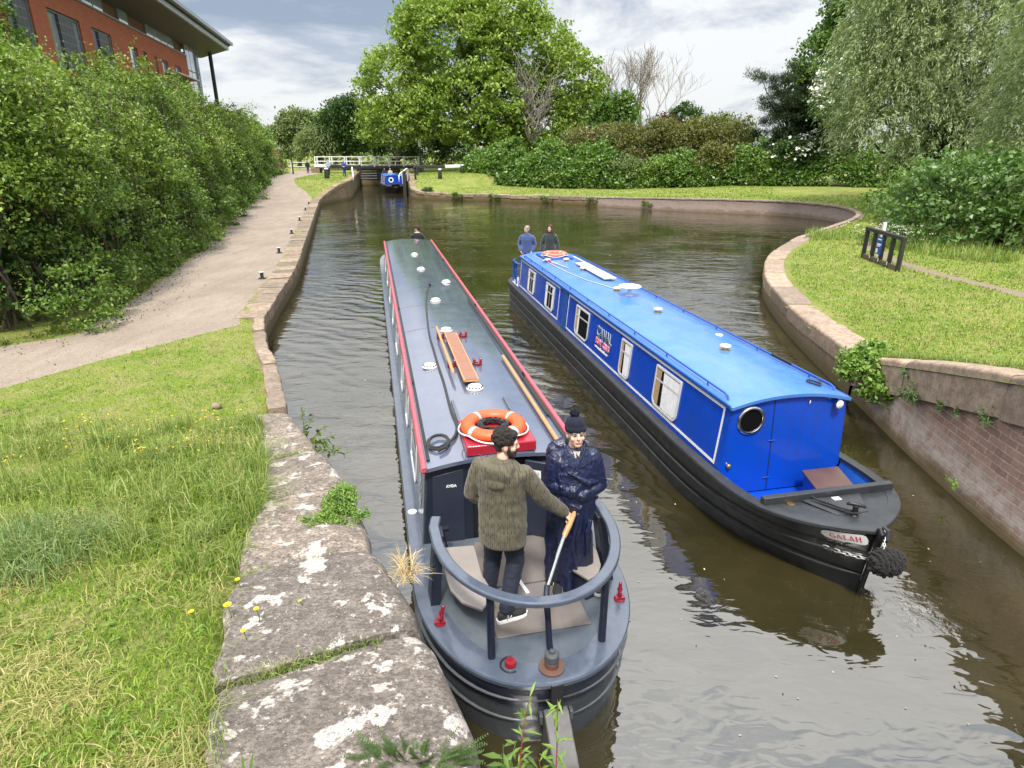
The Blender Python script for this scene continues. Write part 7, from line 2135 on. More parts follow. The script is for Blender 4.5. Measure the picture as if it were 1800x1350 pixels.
# two leafy sprays that stand clear of the hedge top
for lab, c_, m_ in (('bluish shrub spray rising above the hedge in front of the leftmost office window', (-15.6, 18.6, 8.3), L_pale), ('young leafy spray rising above the hedge before the second office window', (-17.2, 23.5, 9.0), L_mid)):
    s_ = thing('tree', lab, 'tree', (c_[0], c_[1], .7))
    bl = [(0, 0, c_[2]-.7, .55, .55, .8), (.2, .2, c_[2]-1.7, .7, .7, .8), (-.1, 0, c_[2]+.1, .25, .25, .6)]
    crown('crown', s_, bl, 130, 16, .26, .13, m_)
    branches('trunk', s_, (0, 0, 0), [(0, 0, c_[2]-.2), (.3, .2, c_[2]-1.2)], .06, M_bark)

# ---------------------------------------------------------------- trees
def tree(label, x, y, blobs, n, per, rad, size, mat, trunk_r=.35, group=None, name='tree', bm_=None, tips=14, z0=None, **kw):
    z0 = hz(x, y)-.1 if z0 is None else z0
    s_ = thing(name, label, 'tree', (x, y, z0), 0, group)
    crown('crown', s_, blobs, n, per, rad, size, mat, **kw)
    B_ = np.array(blobs); zc_ = float((B_[:, 2]*B_[:, 3]).sum()/B_[:, 3].sum())
    mb = MB(); top = Vector((float(B_[:, 0].mean()), float(B_[:, 1].mean()), zc_))
    P = [Vector((0, 0, 0)), Vector((.1, 0, zc_*.3)), top*.6+Vector((0, .2, 0)), top]; P[2].z = zc_*.65
    mb.tube(P, [trunk_r*1.3, trunk_r, trunk_r*.75, trunk_r*.4], 10, False); mb.build('trunk', bm_ or M_bark, s_, smooth=True)
    branches('limbs', s_, (0, 0, zc_*.28), rtips(blobs, tips, .85), trunk_r*.4, bm_ or M_bark)
    return s_
# the great tree by the lock
GT = [(-4, 0, 14.6, 9, 8, 7.0), (-12.2, 1, 10.8, 6.5, 6.5, 5.8), (5, 1, 15.0, 8, 7, 5.6), (10.5, 0, 11.0, 6, 6, 5.4), (-1.5, -5, 8.0, 7.5, 5, 5.6), (-13.5, -1, 6.0, 5.0, 5, 3.6), (-6, 0, 18.2, 7, 6, 4.6), (2.5, 0, 19.0, 6, 6, 3.4), (8.5, -2, 6.0, 4.6, 4.5, 4.6), (-7.5, -4, 7.0, 5, 4, 4.6), (14.2, 2, 8.0, 4.2, 4, 4.2), (1.5, -6, 5.2, 4.5, 4, 4.0)]
gt = tree('huge spreading bright green tree on the lawn beside the lock', -3.5, 96, GT, 3400, 26, 1.05, .52, L_maple, trunk_r=.7, tips=26, upb=.8, flat=.5, shell=(.62, 1.0), lower=-.85)
P0 = [(5.5, -4, 4), ]
rd_ = []
for k in range(70):
    u = random.random(); rd_.append((6.2+random.uniform(-3.2, 6.2)*(.4+u*.6), -7.2+random.uniform(-1.2, 1.4), 4.5+u*11))
branches('dead_branches', gt, (6.0, -6.2, 3.5), rd_, .075, M_pbark, jitter=.10, seg=8, rtip=.02)
# bare tree
s_ = thing('bare_tree', 'leafless pale tree standing against the sky behind the brown shrubs', 'tree', (18.9, 98, 1.5)); s_.scale = (1.22, 1.22, 1.12)
def grow(mb, p, d, L, r, depth):
    q = p; P = [p]; rr = [r]
    for k in range(4):
        d = (d+Vector((random.gauss(0, .11), random.gauss(0, .11), .05))).normalized(); q = q+d*L/4; P.append(q); rr.append(r*(1-.1*(k+1)))
    mb.tube(P, rr, 5 if depth > 1 else 7, False)
    if depth < 6:
        for k in range(3 if depth < 5 else 2):
            a = random.uniform(0, 2*pi); s2 = Vector((cos(a), sin(a), random.uniform(.1, .6)))
            grow(mb, P[random.choice((2, 3, 4))] if k else q, (d*.9+s2*random.uniform(.4, .7)).normalized(), L*random.uniform(.62, .8), max(.02, r*.56), depth+1)
mb = MB(); random.seed(21)
grow(mb, Vector((0, 0, 0)), Vector((0, 0, 1)), 5.2, .22, 0); grow(mb, Vector((.5, .3, 0)), Vector((.28, 0, 1)).normalized(), 5, .15, 1); grow(mb, Vector((0, 0, 2)), Vector((-.35, 0, 1)).normalized(), 4.4, .13, 1)
mb.build('bare_branches', M_pbark, s_, smooth=True, weld=False)
random.seed(5)
# trees behind the lock, left to right
tree('pale bushy tree behind the end of the tall hedge', -41.5, 128, [(0, 0, 6.5, 4, 4, 4.4), (-3, 0, 4.5, 4, 4, 3.5), (2, 0, 8.2, 2.6, 2.6, 2.2)], 520, 18, .9, .55, L_pale)
tree('mid green tree between the pale bushy tree and the weeping willow', -36, 134, [(0, 0, 6.8, 4.2, 4, 4.4), (3, 0, 5, 4, 4, 4), (5.5, 0, 7.5, 3.2, 3, 3)], 560, 18, .9, .55, L_mid)
tree('mid green tree low behind the towpath\'s white rail fence', -46, 118, [(0, 0, 4, 4, 4, 3.6), (-4, 0, 5, 4, 4, 4)], 420, 18, .8, .5, L_mid)
tree('tall dark green tree at the left of the great tree', -27.5, 109, [(0, 0, 6.5, 4.4, 4, 4.6), (1.5, 0, 9.3, 2.8, 3, 2.4), (3, 0, 5.5, 4, 4, 4), (-2, 0, 5, 3.4, 3, 3.4)], 800, 20, .85, .46, L_dark)
tree('dark leafy tree behind the footbridge, under the great tree\'s left edge', -19.5, 112, [(0, 0, 5, 5, 4, 4.5), (5, 0, 4.4, 4.5, 4, 4), (10, 0, 4, 4, 4, 3.5)], 700, 18, .85, .46, L_dark)
def weeping(label, x, y, blobs, n, per, drop, size, mat, asp=.2, name='willow_tree', trunk=.4, z0=None, thin=1.0):
    z0 = hz(x, y)-.1 if z0 is None else z0
    s2 = thing(name, label, 'tree', (x, y, z0))
    C, d = clumps_from(blobs, n, (.45, 1.0), -.55, .35)
    k = np.tile(np.linspace(0, 1, per), len(C)); idx = np.repeat(np.arange(len(C)), per)
    dr = (drop*rng.uniform(.4, 1.3, len(C)))[idx]
    out_ = d.copy(); out_[:, 2] = 0; out_ = unit(out_)+rng.normal(size=d.shape)*.35
    P = C[idx]+out_[idx]*(k*dr*.45)[:, None]; P[:, 2] += (k*.35-k**2*1.05)*dr
    P += rng.normal(size=P.shape)*.10*drop*.6
    P[:, 2] = np.maximum(P[:, 2], .25)
    ax = out_[idx]*.6; ax[:, 2] += .25-1.5*k
    V = leaf_quads(P, size*rng.uniform(.6, 1.3, len(P)), asp, axis=ax, spread=.45, upb=.3)
    np_mesh('crown', V, len(P), mat, s2)
    crown('inner_foliage', s2, blobs, int(n*.16), 22, drop*.35, size*1.5, mat, aspect=.28, shell=(.15, .8), lower=-.9)
    mb = MB(); B_ = np.array(blobs); zc_ = float(B_[:, 2].mean())
    mb.tube([(0, 0, 0), (.2, .1, zc_*.4), (.1, .3, zc_)], [trunk, trunk*.8, trunk*.4], 9, False); mb.build('trunk', M_bark, s2, smooth=True)
    branches('limbs', s2, (0, 0, zc_*.2), rtips(blobs, 22, .85), trunk*.3, M_bark, seg=6)
    return s2
weeping('small weeping willow behind the footbridge\'s left end', -31.5, 108, [(0, 0, 4.6, 3.2, 3, 2.4), (-1.6, 0, 3.6, 2, 2, 2)], 420, 16, 3.2, .5, L_pale, .25, name='weeping_willow')

# right bank: silvery willows, tall tree, pine, elder, bramble
weeping('big silvery willow overhanging the right lawn', 27.2, 42.5, [(-.5, 0, 9.0, 5.2, 5, 5.6), (3.5, -3, 8.5, 5.6, 5, 6), (1.0, 0, 14.0, 5.2, 5, 4.8), (-3.4, 0, 5.4, 3.2, 4, 3.8), (-4.4, 1, 8.6, 2.8, 3, 3.4), (-3.4, 1, 13.2, 3, 3, 3.2), (6, -2, 14.0, 6, 5, 5), (6, -5, 6.5, 5, 4, 5), (-.5, -2, 4.2, 3.6, 3, 3), (9, -1, 9, 5, 5, 6), (-3.5, 1, 11, 3.0, 3, 3.2)], 6400, 26, 1.6, .27, L_willow, .21, trunk=.5)
weeping('second silvery willow behind the bramble thicket at the right', 27.5, 30, [(-1, 0, 6.0, 4.8, 5, 4.5), (-2.6, -2, 9.0, 4.8, 4, 4.4), (2, -3, 10.5, 5, 5, 5.5), (-3.6, -1, 4.6, 3, 3, 3), (1, -4, 6, 4, 4, 4)], 4000, 26, 1.25, .23, L_willow, .23, trunk=.45)
tree('tall dark green tree rising behind the silvery willow', 34.5, 67, [(0, 0, 14, 5.3, 5, 6), (-3.3, 0, 9.5, 4.3, 4, 5), (1.9, 0, 19, 4.6, 4.5, 4.6), (-1.9, 0, 16.4, 3, 3, 3.3), (3.8, 0, 10, 5, 5, 6)], 1500, 22, .78, .38, L_mid, trunk_r=.4)
# pine with level tufted boughs
s_ = thing('pine_tree', 'dark ragged pine leaning left over the brown shrubs', 'tree', (29.2, 67.0, 1.0)); s_.scale = (1.17,)*3
PB = []
for k in range(34):
    z = random.uniform(3, 9.6); a = random.uniform(0, 2*pi); L = random.uniform(.8, 3.6)*(1.15-abs(z-5.5)/8)
    PB.append((L*cos(a)-.5, L*sin(a)*.7, z, .95, .9, .38))
for x_, z_ in ((-2.6, 8.7), (-3.6, 8.9), (-4.5, 9.0), (-5.2, 9.3), (-3.2, 8.2), (-2.2, 7.6), (-3.8, 7.4), (-2.6, 6.2), (-1.0, 9.6), (-1.6, 10.0)): PB.append((x_, -.5, z_, .8, .8, .36))
for k in range(46):
    a = random.uniform(0, 2*pi); PB.append((random.uniform(-2.6, 2.8), random.uniform(-1.6, .6), random.uniform(1.6, 7.4), 1.0, .9, .5))
C, d = clumps_from(PB, 3000, (.2, 1), -1, .2); P = cloud(C, 22, .34, .7)
np_mesh('crown', leaf_quads(P, .34*rng.uniform(.6, 1.2, len(P)), .13, axis=unit(d[np.repeat(np.arange(len(C)), 22)]+np.array([0, 0, .4])), spread=.7), len(P), L_pine, s_)
branches('limbs', s_, (0, 0, 2.5), [(p[0]*.95, p[1]*.95, p[2]) for p in PB[::2]], .10, M_dbark, jitter=.04)
mb = MB(); mb.tube([(0, 0, -.2), (-.2, 0, 4), (-.3, 0, 9.4)], [.35, .26, .08], 9, False); mb.build('trunk', M_dbark, s_, smooth=True)
def flowered(label, x, y, blobs, n, per, rad, size, mat, nf, fs, fm=M_flower, name='shrub', cat='shrub', flow_sel=None, z0=None, stems=True, **kw):
    z0 = hz(x, y)-.05 if z0 is None else z0
    s2 = thing(name, label, cat, (x, y, z0))
    crown('foliage', s2, blobs, n, per, rad, size, mat, **kw)
    if nf:
        C, d = clumps_from(blobs, nf, (.97, 1.06), -.3, .35)
        C = C-np.array([x, y, 0])*0
        Pf = cloud(C, 9, fs, .35)
        np_mesh('blossom', leaf_quads(Pf, fs*.55, .9, upb=1.5), len(Pf), fm, s2)
    if stems: branches('stems', s2, (0, 0, 0), rtips(blobs, 12, .8), .05, M_dbark)
    return s2
flowered('elder bush with flat white flower heads above the dark pine', 32.6, 63.5, [(-1.8, -2, 8.9, 3.0, 2.4, 2.8), (-3.1, -2, 7, 2.4, 2.4, 2.4), (0, -1.5, 10.6, 2.2, 2, 2)], 400, 20, .55, .28, L_bramble, 150, .55, name='elder_bush')
flowered('dark elder bush with white flower heads at the pine\'s foot', 27.8, 64.0, [(0, 0, 2.4, 2.8, 1.8, 2.2), (2.4, 0, 2.8, 2.6, 1.8, 2.4)], 360, 18, .55, .3, L_dark, 60, .5, name='elder_bush')
flowered('dense bramble thicket with big leaves and white cow parsley at the right lawn\'s edge', 20.2, 26.5, [(-1.2, 1.0, 1.5, 2.6, 3.2, 2.4), (1.2, -1.2, 1.6, 3.0, 3.2, 2.6), (3.8, -3.0, 1.4, 3.2, 3.0, 2.7), (.3, 3.2, 1.2, 2.8, 3, 2.2), (6.5, -5, 1.4, 3.2, 3.2, 2.8)], 1250, 24, .44, .225, L_bramble, 0, .1, name='bramble_thicket', flat=.7, upb=.9, lower=-.5)
flowered('dark leafy undergrowth between the bramble thicket and the silvery willow', 23.5, 37.0, [(0, 0, .9, 3.0, 3, 1.9), (3.5, 1, 1.2, 4, 4, 2.4), (7, -2, 1.2, 4, 4, 2.6)], 800, 22, .42, .20, L_ivy, 0, .1, name='undergrowth', upb=.8)
s_ = thing('cow_parsley', 'drift of white cow parsley in front of the bramble thicket', 'plant', (16.0, 27.2, hz(16.0, 27.2)))
C = np.stack([rng.uniform(-.5, .9, 70), rng.uniform(-1.3, 1.3, 70), rng.uniform(.35, 1.05, 70)], 1); C[:, 0] -= C[:, 1]*.35
tag(np_mesh('blossom', leaf_quads(cloud(C, 11, .11, .25), .035, .9, upb=2), len(C)*11, M_flower, s_), kind='stuff')
mb = MB()
for c_ in C[::2]: mb.tube([(c_[0]*.9, c_[1]*.9, 0), (c_[0], c_[1], c_[2])], .006, 4, False)
mb.build('stalks', L_mid, s_, weld=False)
P = cloud(C*np.array([1, 1, .5]), 14, .25, .8); np_mesh('foliage', leaf_quads(P, .10, .5), len(P), L_ivy, s_)
# brown and olive shrub row over the far bank
SH = [('olive green shrub next to the great tree, with faded pink blossom', 9.2, 76, 3.0, 6.4, L_olive, 60), ('feathery brown-green tamarisk-like shrub, tallest of the far bank row', 13.8, 72.5, 3.4, 6.6, L_olive, 0), ('dark brownish shrub right of the tallest brown-green one', 18.2, 72.0, 3.2, 6.8, L_olive, 0), ('bushy olive shrub directly left of the dark pine', 22.6, 70.5, 3.2, 6.8, L_olive, 0)]
for lab, x, y, w_, h_, m_, nf in SH:
    bl = [(0, 0, h_*.55, w_, 2.6, h_*.36), (-w_*.5, 0, h_*.72, w_*.55, 2, h_*.26), (w_*.5, 0, h_*.78, w_*.5, 2, h_*.24), (0, 0, h_*.3, w_*1.05, 2.4, h_*.3)]
    flowered(lab, x, y, bl, 620, 18, .62, .33, m_, nf, .4, M_bloss, aspect=.38)
flowered('small dark red-leaved shrub peeping over the far bank row', 17.5, 76, [(0, 0, 6.2, 1.6, 1.4, 1.3)], 90, 16, .5, .3, L_russet, 0, .3, name='red_shrub')
flowered('yellow-green shrub between the red shrub and the dark pine', 22.8, 74, [(0, 0, 5.6, 2.4, 1.4, 1.8), (-3, 0, 5.0, 2.4, 1.5, 1.5)], 190, 16, .6, .35, L_pale, 0, .3)
tree('dark round tree far off on the skyline above the brown shrubs', 33, 128, [(0, 0, 8.2, 3.4, 3, 3.0), (0, 0, 5, 3, 3, 3)], 300, 16, .8, .5, L_dark)
tree('mid green tree at the great tree\'s right edge', 13.0, 88, [(0, 0, 6.5, 3.2, 3, 4.0), (1.6, 0, 8.8, 1.8, 2, 2.2), (-1, -2, 4, 3, 2, 3)], 560, 20, .7, .42, L_mid)
for k_, (lab, x, y, w_, h_, m_) in enumerate((('low pale green scrub in front of the brown shrub row, nearest the ivy mound', 12.0, 69.4, 2.2, 3.4, L_pale), ('light green scrub below the tallest brown-green shrub', 15.8, 67.6, 2.0, 3.0, L_weed0), ('olive scrub on the bank left of the elder', 20.5, 66.2, 2.4, 4.2, L_olive), ('light green scrub at the foot of the dark pine', 25.3, 64.8, 2.2, 3.0, L_weed0))):
    flowered(lab, x, y, [(0, 0, h_*.5, w_, 1.6, h_*.5), (w_*.6, .2, h_*.35, w_*.6, 1.3, h_*.4)], 260, 18, .5, .30, m_, 0, .3, aspect=.45)
# ivy and nettle mounds along the far bank: one continuous mass
def bank_strip(name, label, pts_, n, per, size, mat, rad, dz=0):
    L_ = resample([Vector(p) for p in pts_], 1.0); s2 = thing(name, label, 'undergrowth')
    ar = np.array([(p.x, p.y, p.z) for p in L_]); i = rng.integers(0, len(ar)-1, n); f = rng.uniform(0, 1, (n, 1))
    c_ = ar[i]*(1-f)+ar[i+1]*f
    tn = unit(np.stack([ar[i+1, 0]-ar[i, 0], ar[i+1, 1]-ar[i, 1]], 1)); nrm = np.stack([-tn[:, 1], tn[:, 0]], 1)
    nrm *= np.sign(nrm[:, 1:2]+1e-6)
    a_ = rng.uniform(0, pi*.62, n); dep = c_[:, 2]*(1-np.cos(a_))*.95; z = c_[:, 2]*np.sin(a_)**.9
    lob = 1+.22*np.sin(i*.9)+.14*np.sin(i*2.3+a_*3)
    C = np.stack([c_[:, 0]+nrm[:, 0]*dep, c_[:, 1]+nrm[:, 1]*dep, z*lob], 1)
    C[:, 2] += height(C[:, 0], C[:, 1])
    P = cloud(C, per, rad*rng.uniform(.6, 1.3, n), .7)
    np_mesh('foliage', leaf_quads(P, size*rng.uniform(.6, 1.3, len(P)), .65, upb=.8), len(P), mat, s2)
    return s2
bank_strip('ivy_mound', 'broad rounded mound of ivy in front of the great tree', [(-6.5, 86, 1.2), (-4.6, 82, 2.4), (-1, 77, 3.0), (4, 72.5, 3.8), (8, 70, 3.6), (11.5, 67.5, 2.6)], 1700, 22, .36, L_ivy, .62)
bank_strip('nettle_bank', 'bright green nettle and ivy bank under the brown shrub row', [(8, 70.0, 2.2), (13, 67.5, 2.4), (18, 65.5, 2.7), (23, 64, 2.6), (28, 62, 2.6), (33, 59.5, 3.0), (38, 56, 3.2), (44, 51, 3)], 2300, 22, .30, L_ivy, .52)
# far field growth beyond the lock and a distant wood closing the view
def far_mass(name, boxes, n, per, rad, size, mat):
    C, d = clumps_from(boxes, n, (.5, 1.0), -.4, .2); P = cloud(C, per, rad*rng.uniform(.6, 1.3, len(C)), .7)
    return tag(np_mesh(name, leaf_quads(P, size*rng.uniform(.6, 1.3, len(P)), .6, upb=.6), len(P), mat), kind='stuff')
far_mass('reed_bed', [(x, 118+random.uniform(-3, 3), 2.6, 5, 2.5, 1.9) for x in range(-30, 12, 5)], 420, 18, .7, .42, L_pale)
far_mass('distant_wood', [(x, 175+random.uniform(-12, 12), 5.0, 9, 5, random.uniform(4.0, 6.5)) for x in range(-150, 170, 9)], 1500, 16, 1.7, 1.1, L_mid)

# ---------------------------------------------------------------- grass
def blades(name, X, Y, h, w, mat, lean=.5, Z=None, bend=.6):
    n = len(X); Z = height(X, Y) if Z is None else Z
    base = np.stack([X, Y, Z-.01], 1)
    a = rng.uniform(0, 2*pi, n); dv_ = np.stack([np.cos(a), np.sin(a), np.zeros(n)], 1)
    sd_ = np.stack([-np.sin(a+rng.normal(size=n)*.5), np.cos(a), np.zeros(n)], 1)
    h = np.broadcast_to(h, (n,))[:, None]*rng.uniform(.55, 1.3, (n, 1)); w = np.broadcast_to(w, (n,))[:, None]
    ln = np.abs(rng.normal(size=(n, 1)))*lean
    mid = base+np.array([0, 0, 1])*h*.58+dv_*h*ln*.30
    tip = base+np.array([0, 0, 1])*h*np.maximum(.25, 1-ln*.45)+dv_*h*ln*(.6+bend*.5)
    V = np.stack([base-sd_*w*.5, base+sd_*w*.5, mid-sd_*w*.4, mid+sd_*w*.4, tip-sd_*w*.06, tip+sd_*w*.06], 1).reshape(-1, 3)
    o_ = (np.arange(n)*6)[:, None]
    F = np.concatenate([o_+np.array([0, 1, 3, 2]), o_+np.array([2, 3, 5, 4])], 0)
    return tag(faces_mesh(name, V, F, mat), kind='stuff')
def polar(n, r0, r1, a0, a1):
    r = np.exp(rng.uniform(math.log(r0), math.log(r1), n)); a = rng.uniform(R(a0), R(a1), n)
    return r*np.sin(a), r*np.cos(a), r
def wing_w(y): return np.interp(y, [a for a, _ in WF], [b for _, b in WF])
G_lawn = leaf_mat('mown_grass_blades', ((.085, .155, .016), (.195, .295, .034), (.42, .50, .11)), nscale=.9, trans=.35, spec=.2)
G_long = leaf_mat('long_grass_blades', ((.085, .150, .026), (.215, .290, .060), (.52, .52, .22)), nscale=1.3, trans=.35, spec=.3)
G_straw = leaf_mat('straw_grass_blades', ((.17, .20, .045), (.32, .30, .10), (.55, .45, .24)), nscale=1.5, trans=.2, spec=.2)
G_blue = leaf_mat('blue_green_blades', ((.085, .15, .040), (.17, .26, .08), (.34, .40, .18)), nscale=1.5, trans=.3, spec=.4)
def land_left(X, Y, off=.0):
    dl_, _ = seg_nearest(X, Y, Lf); inside = ~in_poly(X, Y, CANAL) & ~in_poly(X, Y, PATH)
    wm_ = np.where(Y < 9.6, wing_w(Y), np.where(Y < 16.2, .33, .9))+off
    return inside & (dl_ > wm_) & (X < 2)
# near lawn
X, Y, r = polar(120000, 2.6, 20, -62, 3); k = land_left(X, Y) & (Y > 8.2+.3*np.sin(X*2)); X, Y, r = X[k], Y[k], r[k]
blades('mown_grass', X, Y, .055+.02*vnoise(X, Y, 1.3), .0045+r*.00055, G_lawn, .8)
# rough grass close to the camera: trodden and strawy
X, Y, r = polar(88000, 1.8, 9.5, -70, 8); k = land_left(X, Y, -.05) & (Y < 8.9); X, Y, r = X[k], Y[k], r[k]
pn = vnoise(X*1.4+3, Y*1.4, 1.0)+.5*vnoise(X, Y, 3.1)+rng.normal(size=len(X))*.35
lz = np.clip((Y-4.2)/1.4, 0, 1)                   # longer toward the middle distance
s_ = pn > -.12+.75*lz
blades('rough_grass', X[~s_], Y[~s_], (.085+.09*lz+.03*np.clip(pn, -1, 1))[~s_], .0062+r[~s_]*.0006, G_lawn, .95)
blades('dry_grass', X[s_], Y[s_], (.08+.10*lz)[s_], .0055+r[s_]*.0005, G_straw, 1.5)
# tall tufts
TC = []
for k in range(85):
    x = random.uniform(-7.6, -2.2); y = random.uniform(4.7, 8.6)
    TC.append((x, y, random.uniform(.10, .28), random.uniform(.20, .36)))
for q in ((-2.95, 6.3, .22, .46), (-3.15, 6.9, .22, .46), (-2.75, 5.7, .2, .4), (-3.3, 7.4, .2, .4), (-2.5, 4.9, .14, .26), (-2.9, 6.6, .25, .46)): TC.append(q)
T = np.array(TC); per = 150
X = (T[:, 0:1]+rng.normal(size=(len(T), per))*T[:, 2:3]*.8).ravel(); Y = (T[:, 1:2]+rng.normal(size=(len(T), per))*T[:, 2:3]*.8).ravel(); Hh = np.repeat(T[:, 3], per)
k = land_left(X, Y, -.15) & (Y < 9); blades('tall_grass', X[k], Y[k], Hh[k], .0098, G_long, .8)
TB = np.array([(random.uniform(-5.6, -3.9), random.uniform(4.5, 5.4), .25, .34) for k_ in range(8)]); per = 260
X = (TB[:, 0:1]+rng.normal(size=(len(TB), per))*.2).ravel(); Y = (TB[:, 1:2]+rng.normal(size=(len(TB), per))*.17).ravel()
k = land_left(X, Y, .1); blades('coarse_grass', X[k], Y[k], .30, .0105, G_blue, .9)
# seed heads over the tall grass
X = rng.uniform(-7.5, -2.4, 900); Y = rng.uniform(4.3, 8.9, 900); k = land_left(X, Y, .05); X, Y = X[k], Y[k]
Zg = height(X, Y)+rng.uniform(.28, .52, len(X)); Cc_ = np.stack([X, Y, Zg], 1); P = cloud(Cc_, 12, .055, 1.5)
tag(np_mesh('grass_seed_heads', leaf_quads(P, .016, .4), len(P), G_straw), kind='stuff')
blades('seed_stalks', X, Y, .46, .003, G_straw, .3)
# buttercups and daisies as a scatter among the grass
X = rng.uniform(-6.6, -3.8, 90); Y = rng.uniform(7.0, 8.8, 90); k = land_left(X, Y, .1); C = np.stack([X[k], Y[k], height(X[k], Y[k])+rng.uniform(.2, .34, k.sum())], 1)
tag(np_mesh('buttercups', leaf_quads(cloud(C, 5, .014, .4), .018, .9, upb=2), len(C)*5, M_yel), kind='stuff')
# right lawn and far lawns
def land_right(X, Y):
    dr_, _ = seg_nearest(X, Y, Rf); return ~in_poly(X, Y, CANAL) & ~in_poly(X, Y, TRACK) & (dr_ > np.where(Y < 12.5, .58, np.where(Y < 33, .9, .35))) & (X > -12)
X, Y, r = polar(150000, 9, 60, -8, 62); k = land_right(X, Y) & ((X > 3) | (Y > 50)); X, Y, r = X[k], Y[k], r[k]
blades('lawn_grass', X, Y, .06+r*.0012, .005+r*.0009, G_lawn, .8)
X, Y, r = polar(60000, 9, 30, 25, 62); k = land_right(X, Y) & (X > 3) & (vnoise(X, Y, 1.1)+rng.normal(size=len(X))*.4 > .25); X, Y, r = X[k], Y[k], r[k]
blades('dry_lawn_grass', X, Y, .07, .005+r*.0007, G_straw, 1.2)
X, Y, r = polar(50000, 58, 100, -24, 22); k = (~in_poly(X, Y, CANAL) & ~in_poly(X, Y, PATH)); dl_, _ = seg_nearest(X, Y, Lf); dr_, _ = seg_nearest(X, Y, Rf); k &= (np.minimum(dl_, dr_) > .7); X, Y, r = X[k], Y[k], r[k]
blades('far_lawn_grass', X, Y, .10, .06, G_lawn, .8)
# long grass at the thicket foot, along the brick wall and beside the towpath
X, Y, r = polar(60000, 18, 48, 25, 52); dr_, _ = seg_nearest(X, Y, Rf)
e_ = np.minimum(np.hypot((X-17.6)/1.7, (Y-26.5)/4.5), np.hypot((X-15.6)/1.1, (Y-32.0)/2.4)); k = ~in_poly(X, Y, CANAL) & (e_ < 1.0); X, Y, r = X[k], Y[k], r[k]
blades('tall_verge_grass', X, Y, .42, .022, G_long, .7)
s_i = rng.choice(len(hx), size=5200, p=wgt); off = rng.uniform(-.35, .35, 5200)
X = hx[s_i]-nxh[s_i]*(.15+off*.5); Y = hy_[s_i]-nyh[s_i]*(.15+off*.5)
blades('hedge_foot_grass', X, Y, .20, .012+np.hypot(X, Y)*.0005, G_long, .9)
yy = rng.uniform(4, 12, 5000); dd_ = rng.uniform(.5, .75, 5000); xx = np.interp(yy, [p.y for p in Rf[:14]], [p.x for p in Rf[:14]])+dd_
blades('wall_top_grass', xx, yy, .17, .009, G_long, .8)
# green fringe in the joints of the big stones
X, Y, r = polar(9000, 2, 10, -60, 12); dl_, _ = seg_nearest(X, Y, Lf); ed = dl_-wing_w(Y); k = (np.abs(ed+.05) < .12) & ~in_poly(X, Y, CANAL) & (Y < 9.3); X, Y = X[k], Y[k]
blades('stone_edge_grass', X, Y, .20, .006, G_long, .9, Z=height(X, Y)+.03)

# ---------------------------------------------------------------- single plants
def sprig(parent, name, base, tips, mat, lsize, per, stem_r=.004, stem_mat=None, aspect=.35, spread=.9, up=.4, start=.25):
    mb = MB(); Ps = []; Ax = []
    for tp in tips:
        b_ = Vector(base); tp = Vector(tp); pts_ = []
        side = Vector((random.uniform(-1, 1), random.uniform(-1, 1), 0))*(tp-b_).length*.10
        for k in range(6):
            u = k/5; pts_.append(b_.lerp(tp, u)+side*sin(pi*u))
        mb.tube(pts_, [stem_r*(1-.6*k/5) for k in range(6)], 5, False)
        for k in range(per):
            u = start+(1-start)*(k+.5)/per; q = pts_[int(min(4, u*5))].lerp(pts_[int(min(4, u*5))+1], u*5-int(min(4, u*5)))
            d = (tp-b_).normalized()*up+Vector((random.gauss(0, 1), random.gauss(0, 1), random.gauss(0, .5))).normalized()
            d.normalize(); L_ = lsize*random.uniform(.7, 1.25)*(1-.35*u); Ps.append(q+d*L_*.5); Ax.append((d, L_))
    mb.build('stem', stem_mat or L_mid, parent, smooth=True, weld=False)
    V = []
    for q, (d, L_) in zip(Ps, Ax):
        sd2 = d.cross(Vector((random.gauss(0, .4), random.gauss(0, .4), 1))).normalized(); n2 = sd2.cross(d)
        W = L_*aspect*.5
        # leaf of two folded halves, drooping at the tip
        b0 = q-d*L_*.5; m_ = q+n2*L_*.06; t_ = q+d*L_*.5-Vector((0, 0, L_*.15))
        V += [b0, m_-sd2*W-n2*L_*.03, t_, m_]
        V += [b0, m_, t_, m_+sd2*W-n2*L_*.03]
    return np_mesh(name, np.array([tuple(v) for v in V]), len(V)//4, mat, parent)
random.seed(31)
L_weed = leaf_mat('weed_leaves', ((.10, .19, .03), (.17, .28, .045), (.28, .38, .09)), nscale=3)
L_fern = leaf_mat('feathery_leaves', ((.045, .09, .025), (.085, .145, .04), (.15, .20, .08)), nscale=4)
M_redstem = plain('red_stem', (.22, .05, .03), .6)
def plant(name, label, p, cat='plant', group=None): return thing(name, label, cat, p, 0, group)
t = plant('wall_bush', 'rounded green bush growing out of the wall between curved quay and brick wall', (7.0, 11.2, .62), 'bush')
crown('foliage', t, [(-.12, .1, .22, .55, .6, .42), (-.05, -.45, .05, .42, .45, .36), (.1, .3, .42, .4, .4, .32)], 230, 22, .13, .095, L_weed, upb=.9); branches('stems', t, (.15, 0, -.1), [(-.4, .1, .3), (-.2, -.5, .2), (.1, .4, .6), (-.3, .4, .1)], .02, M_dbark)
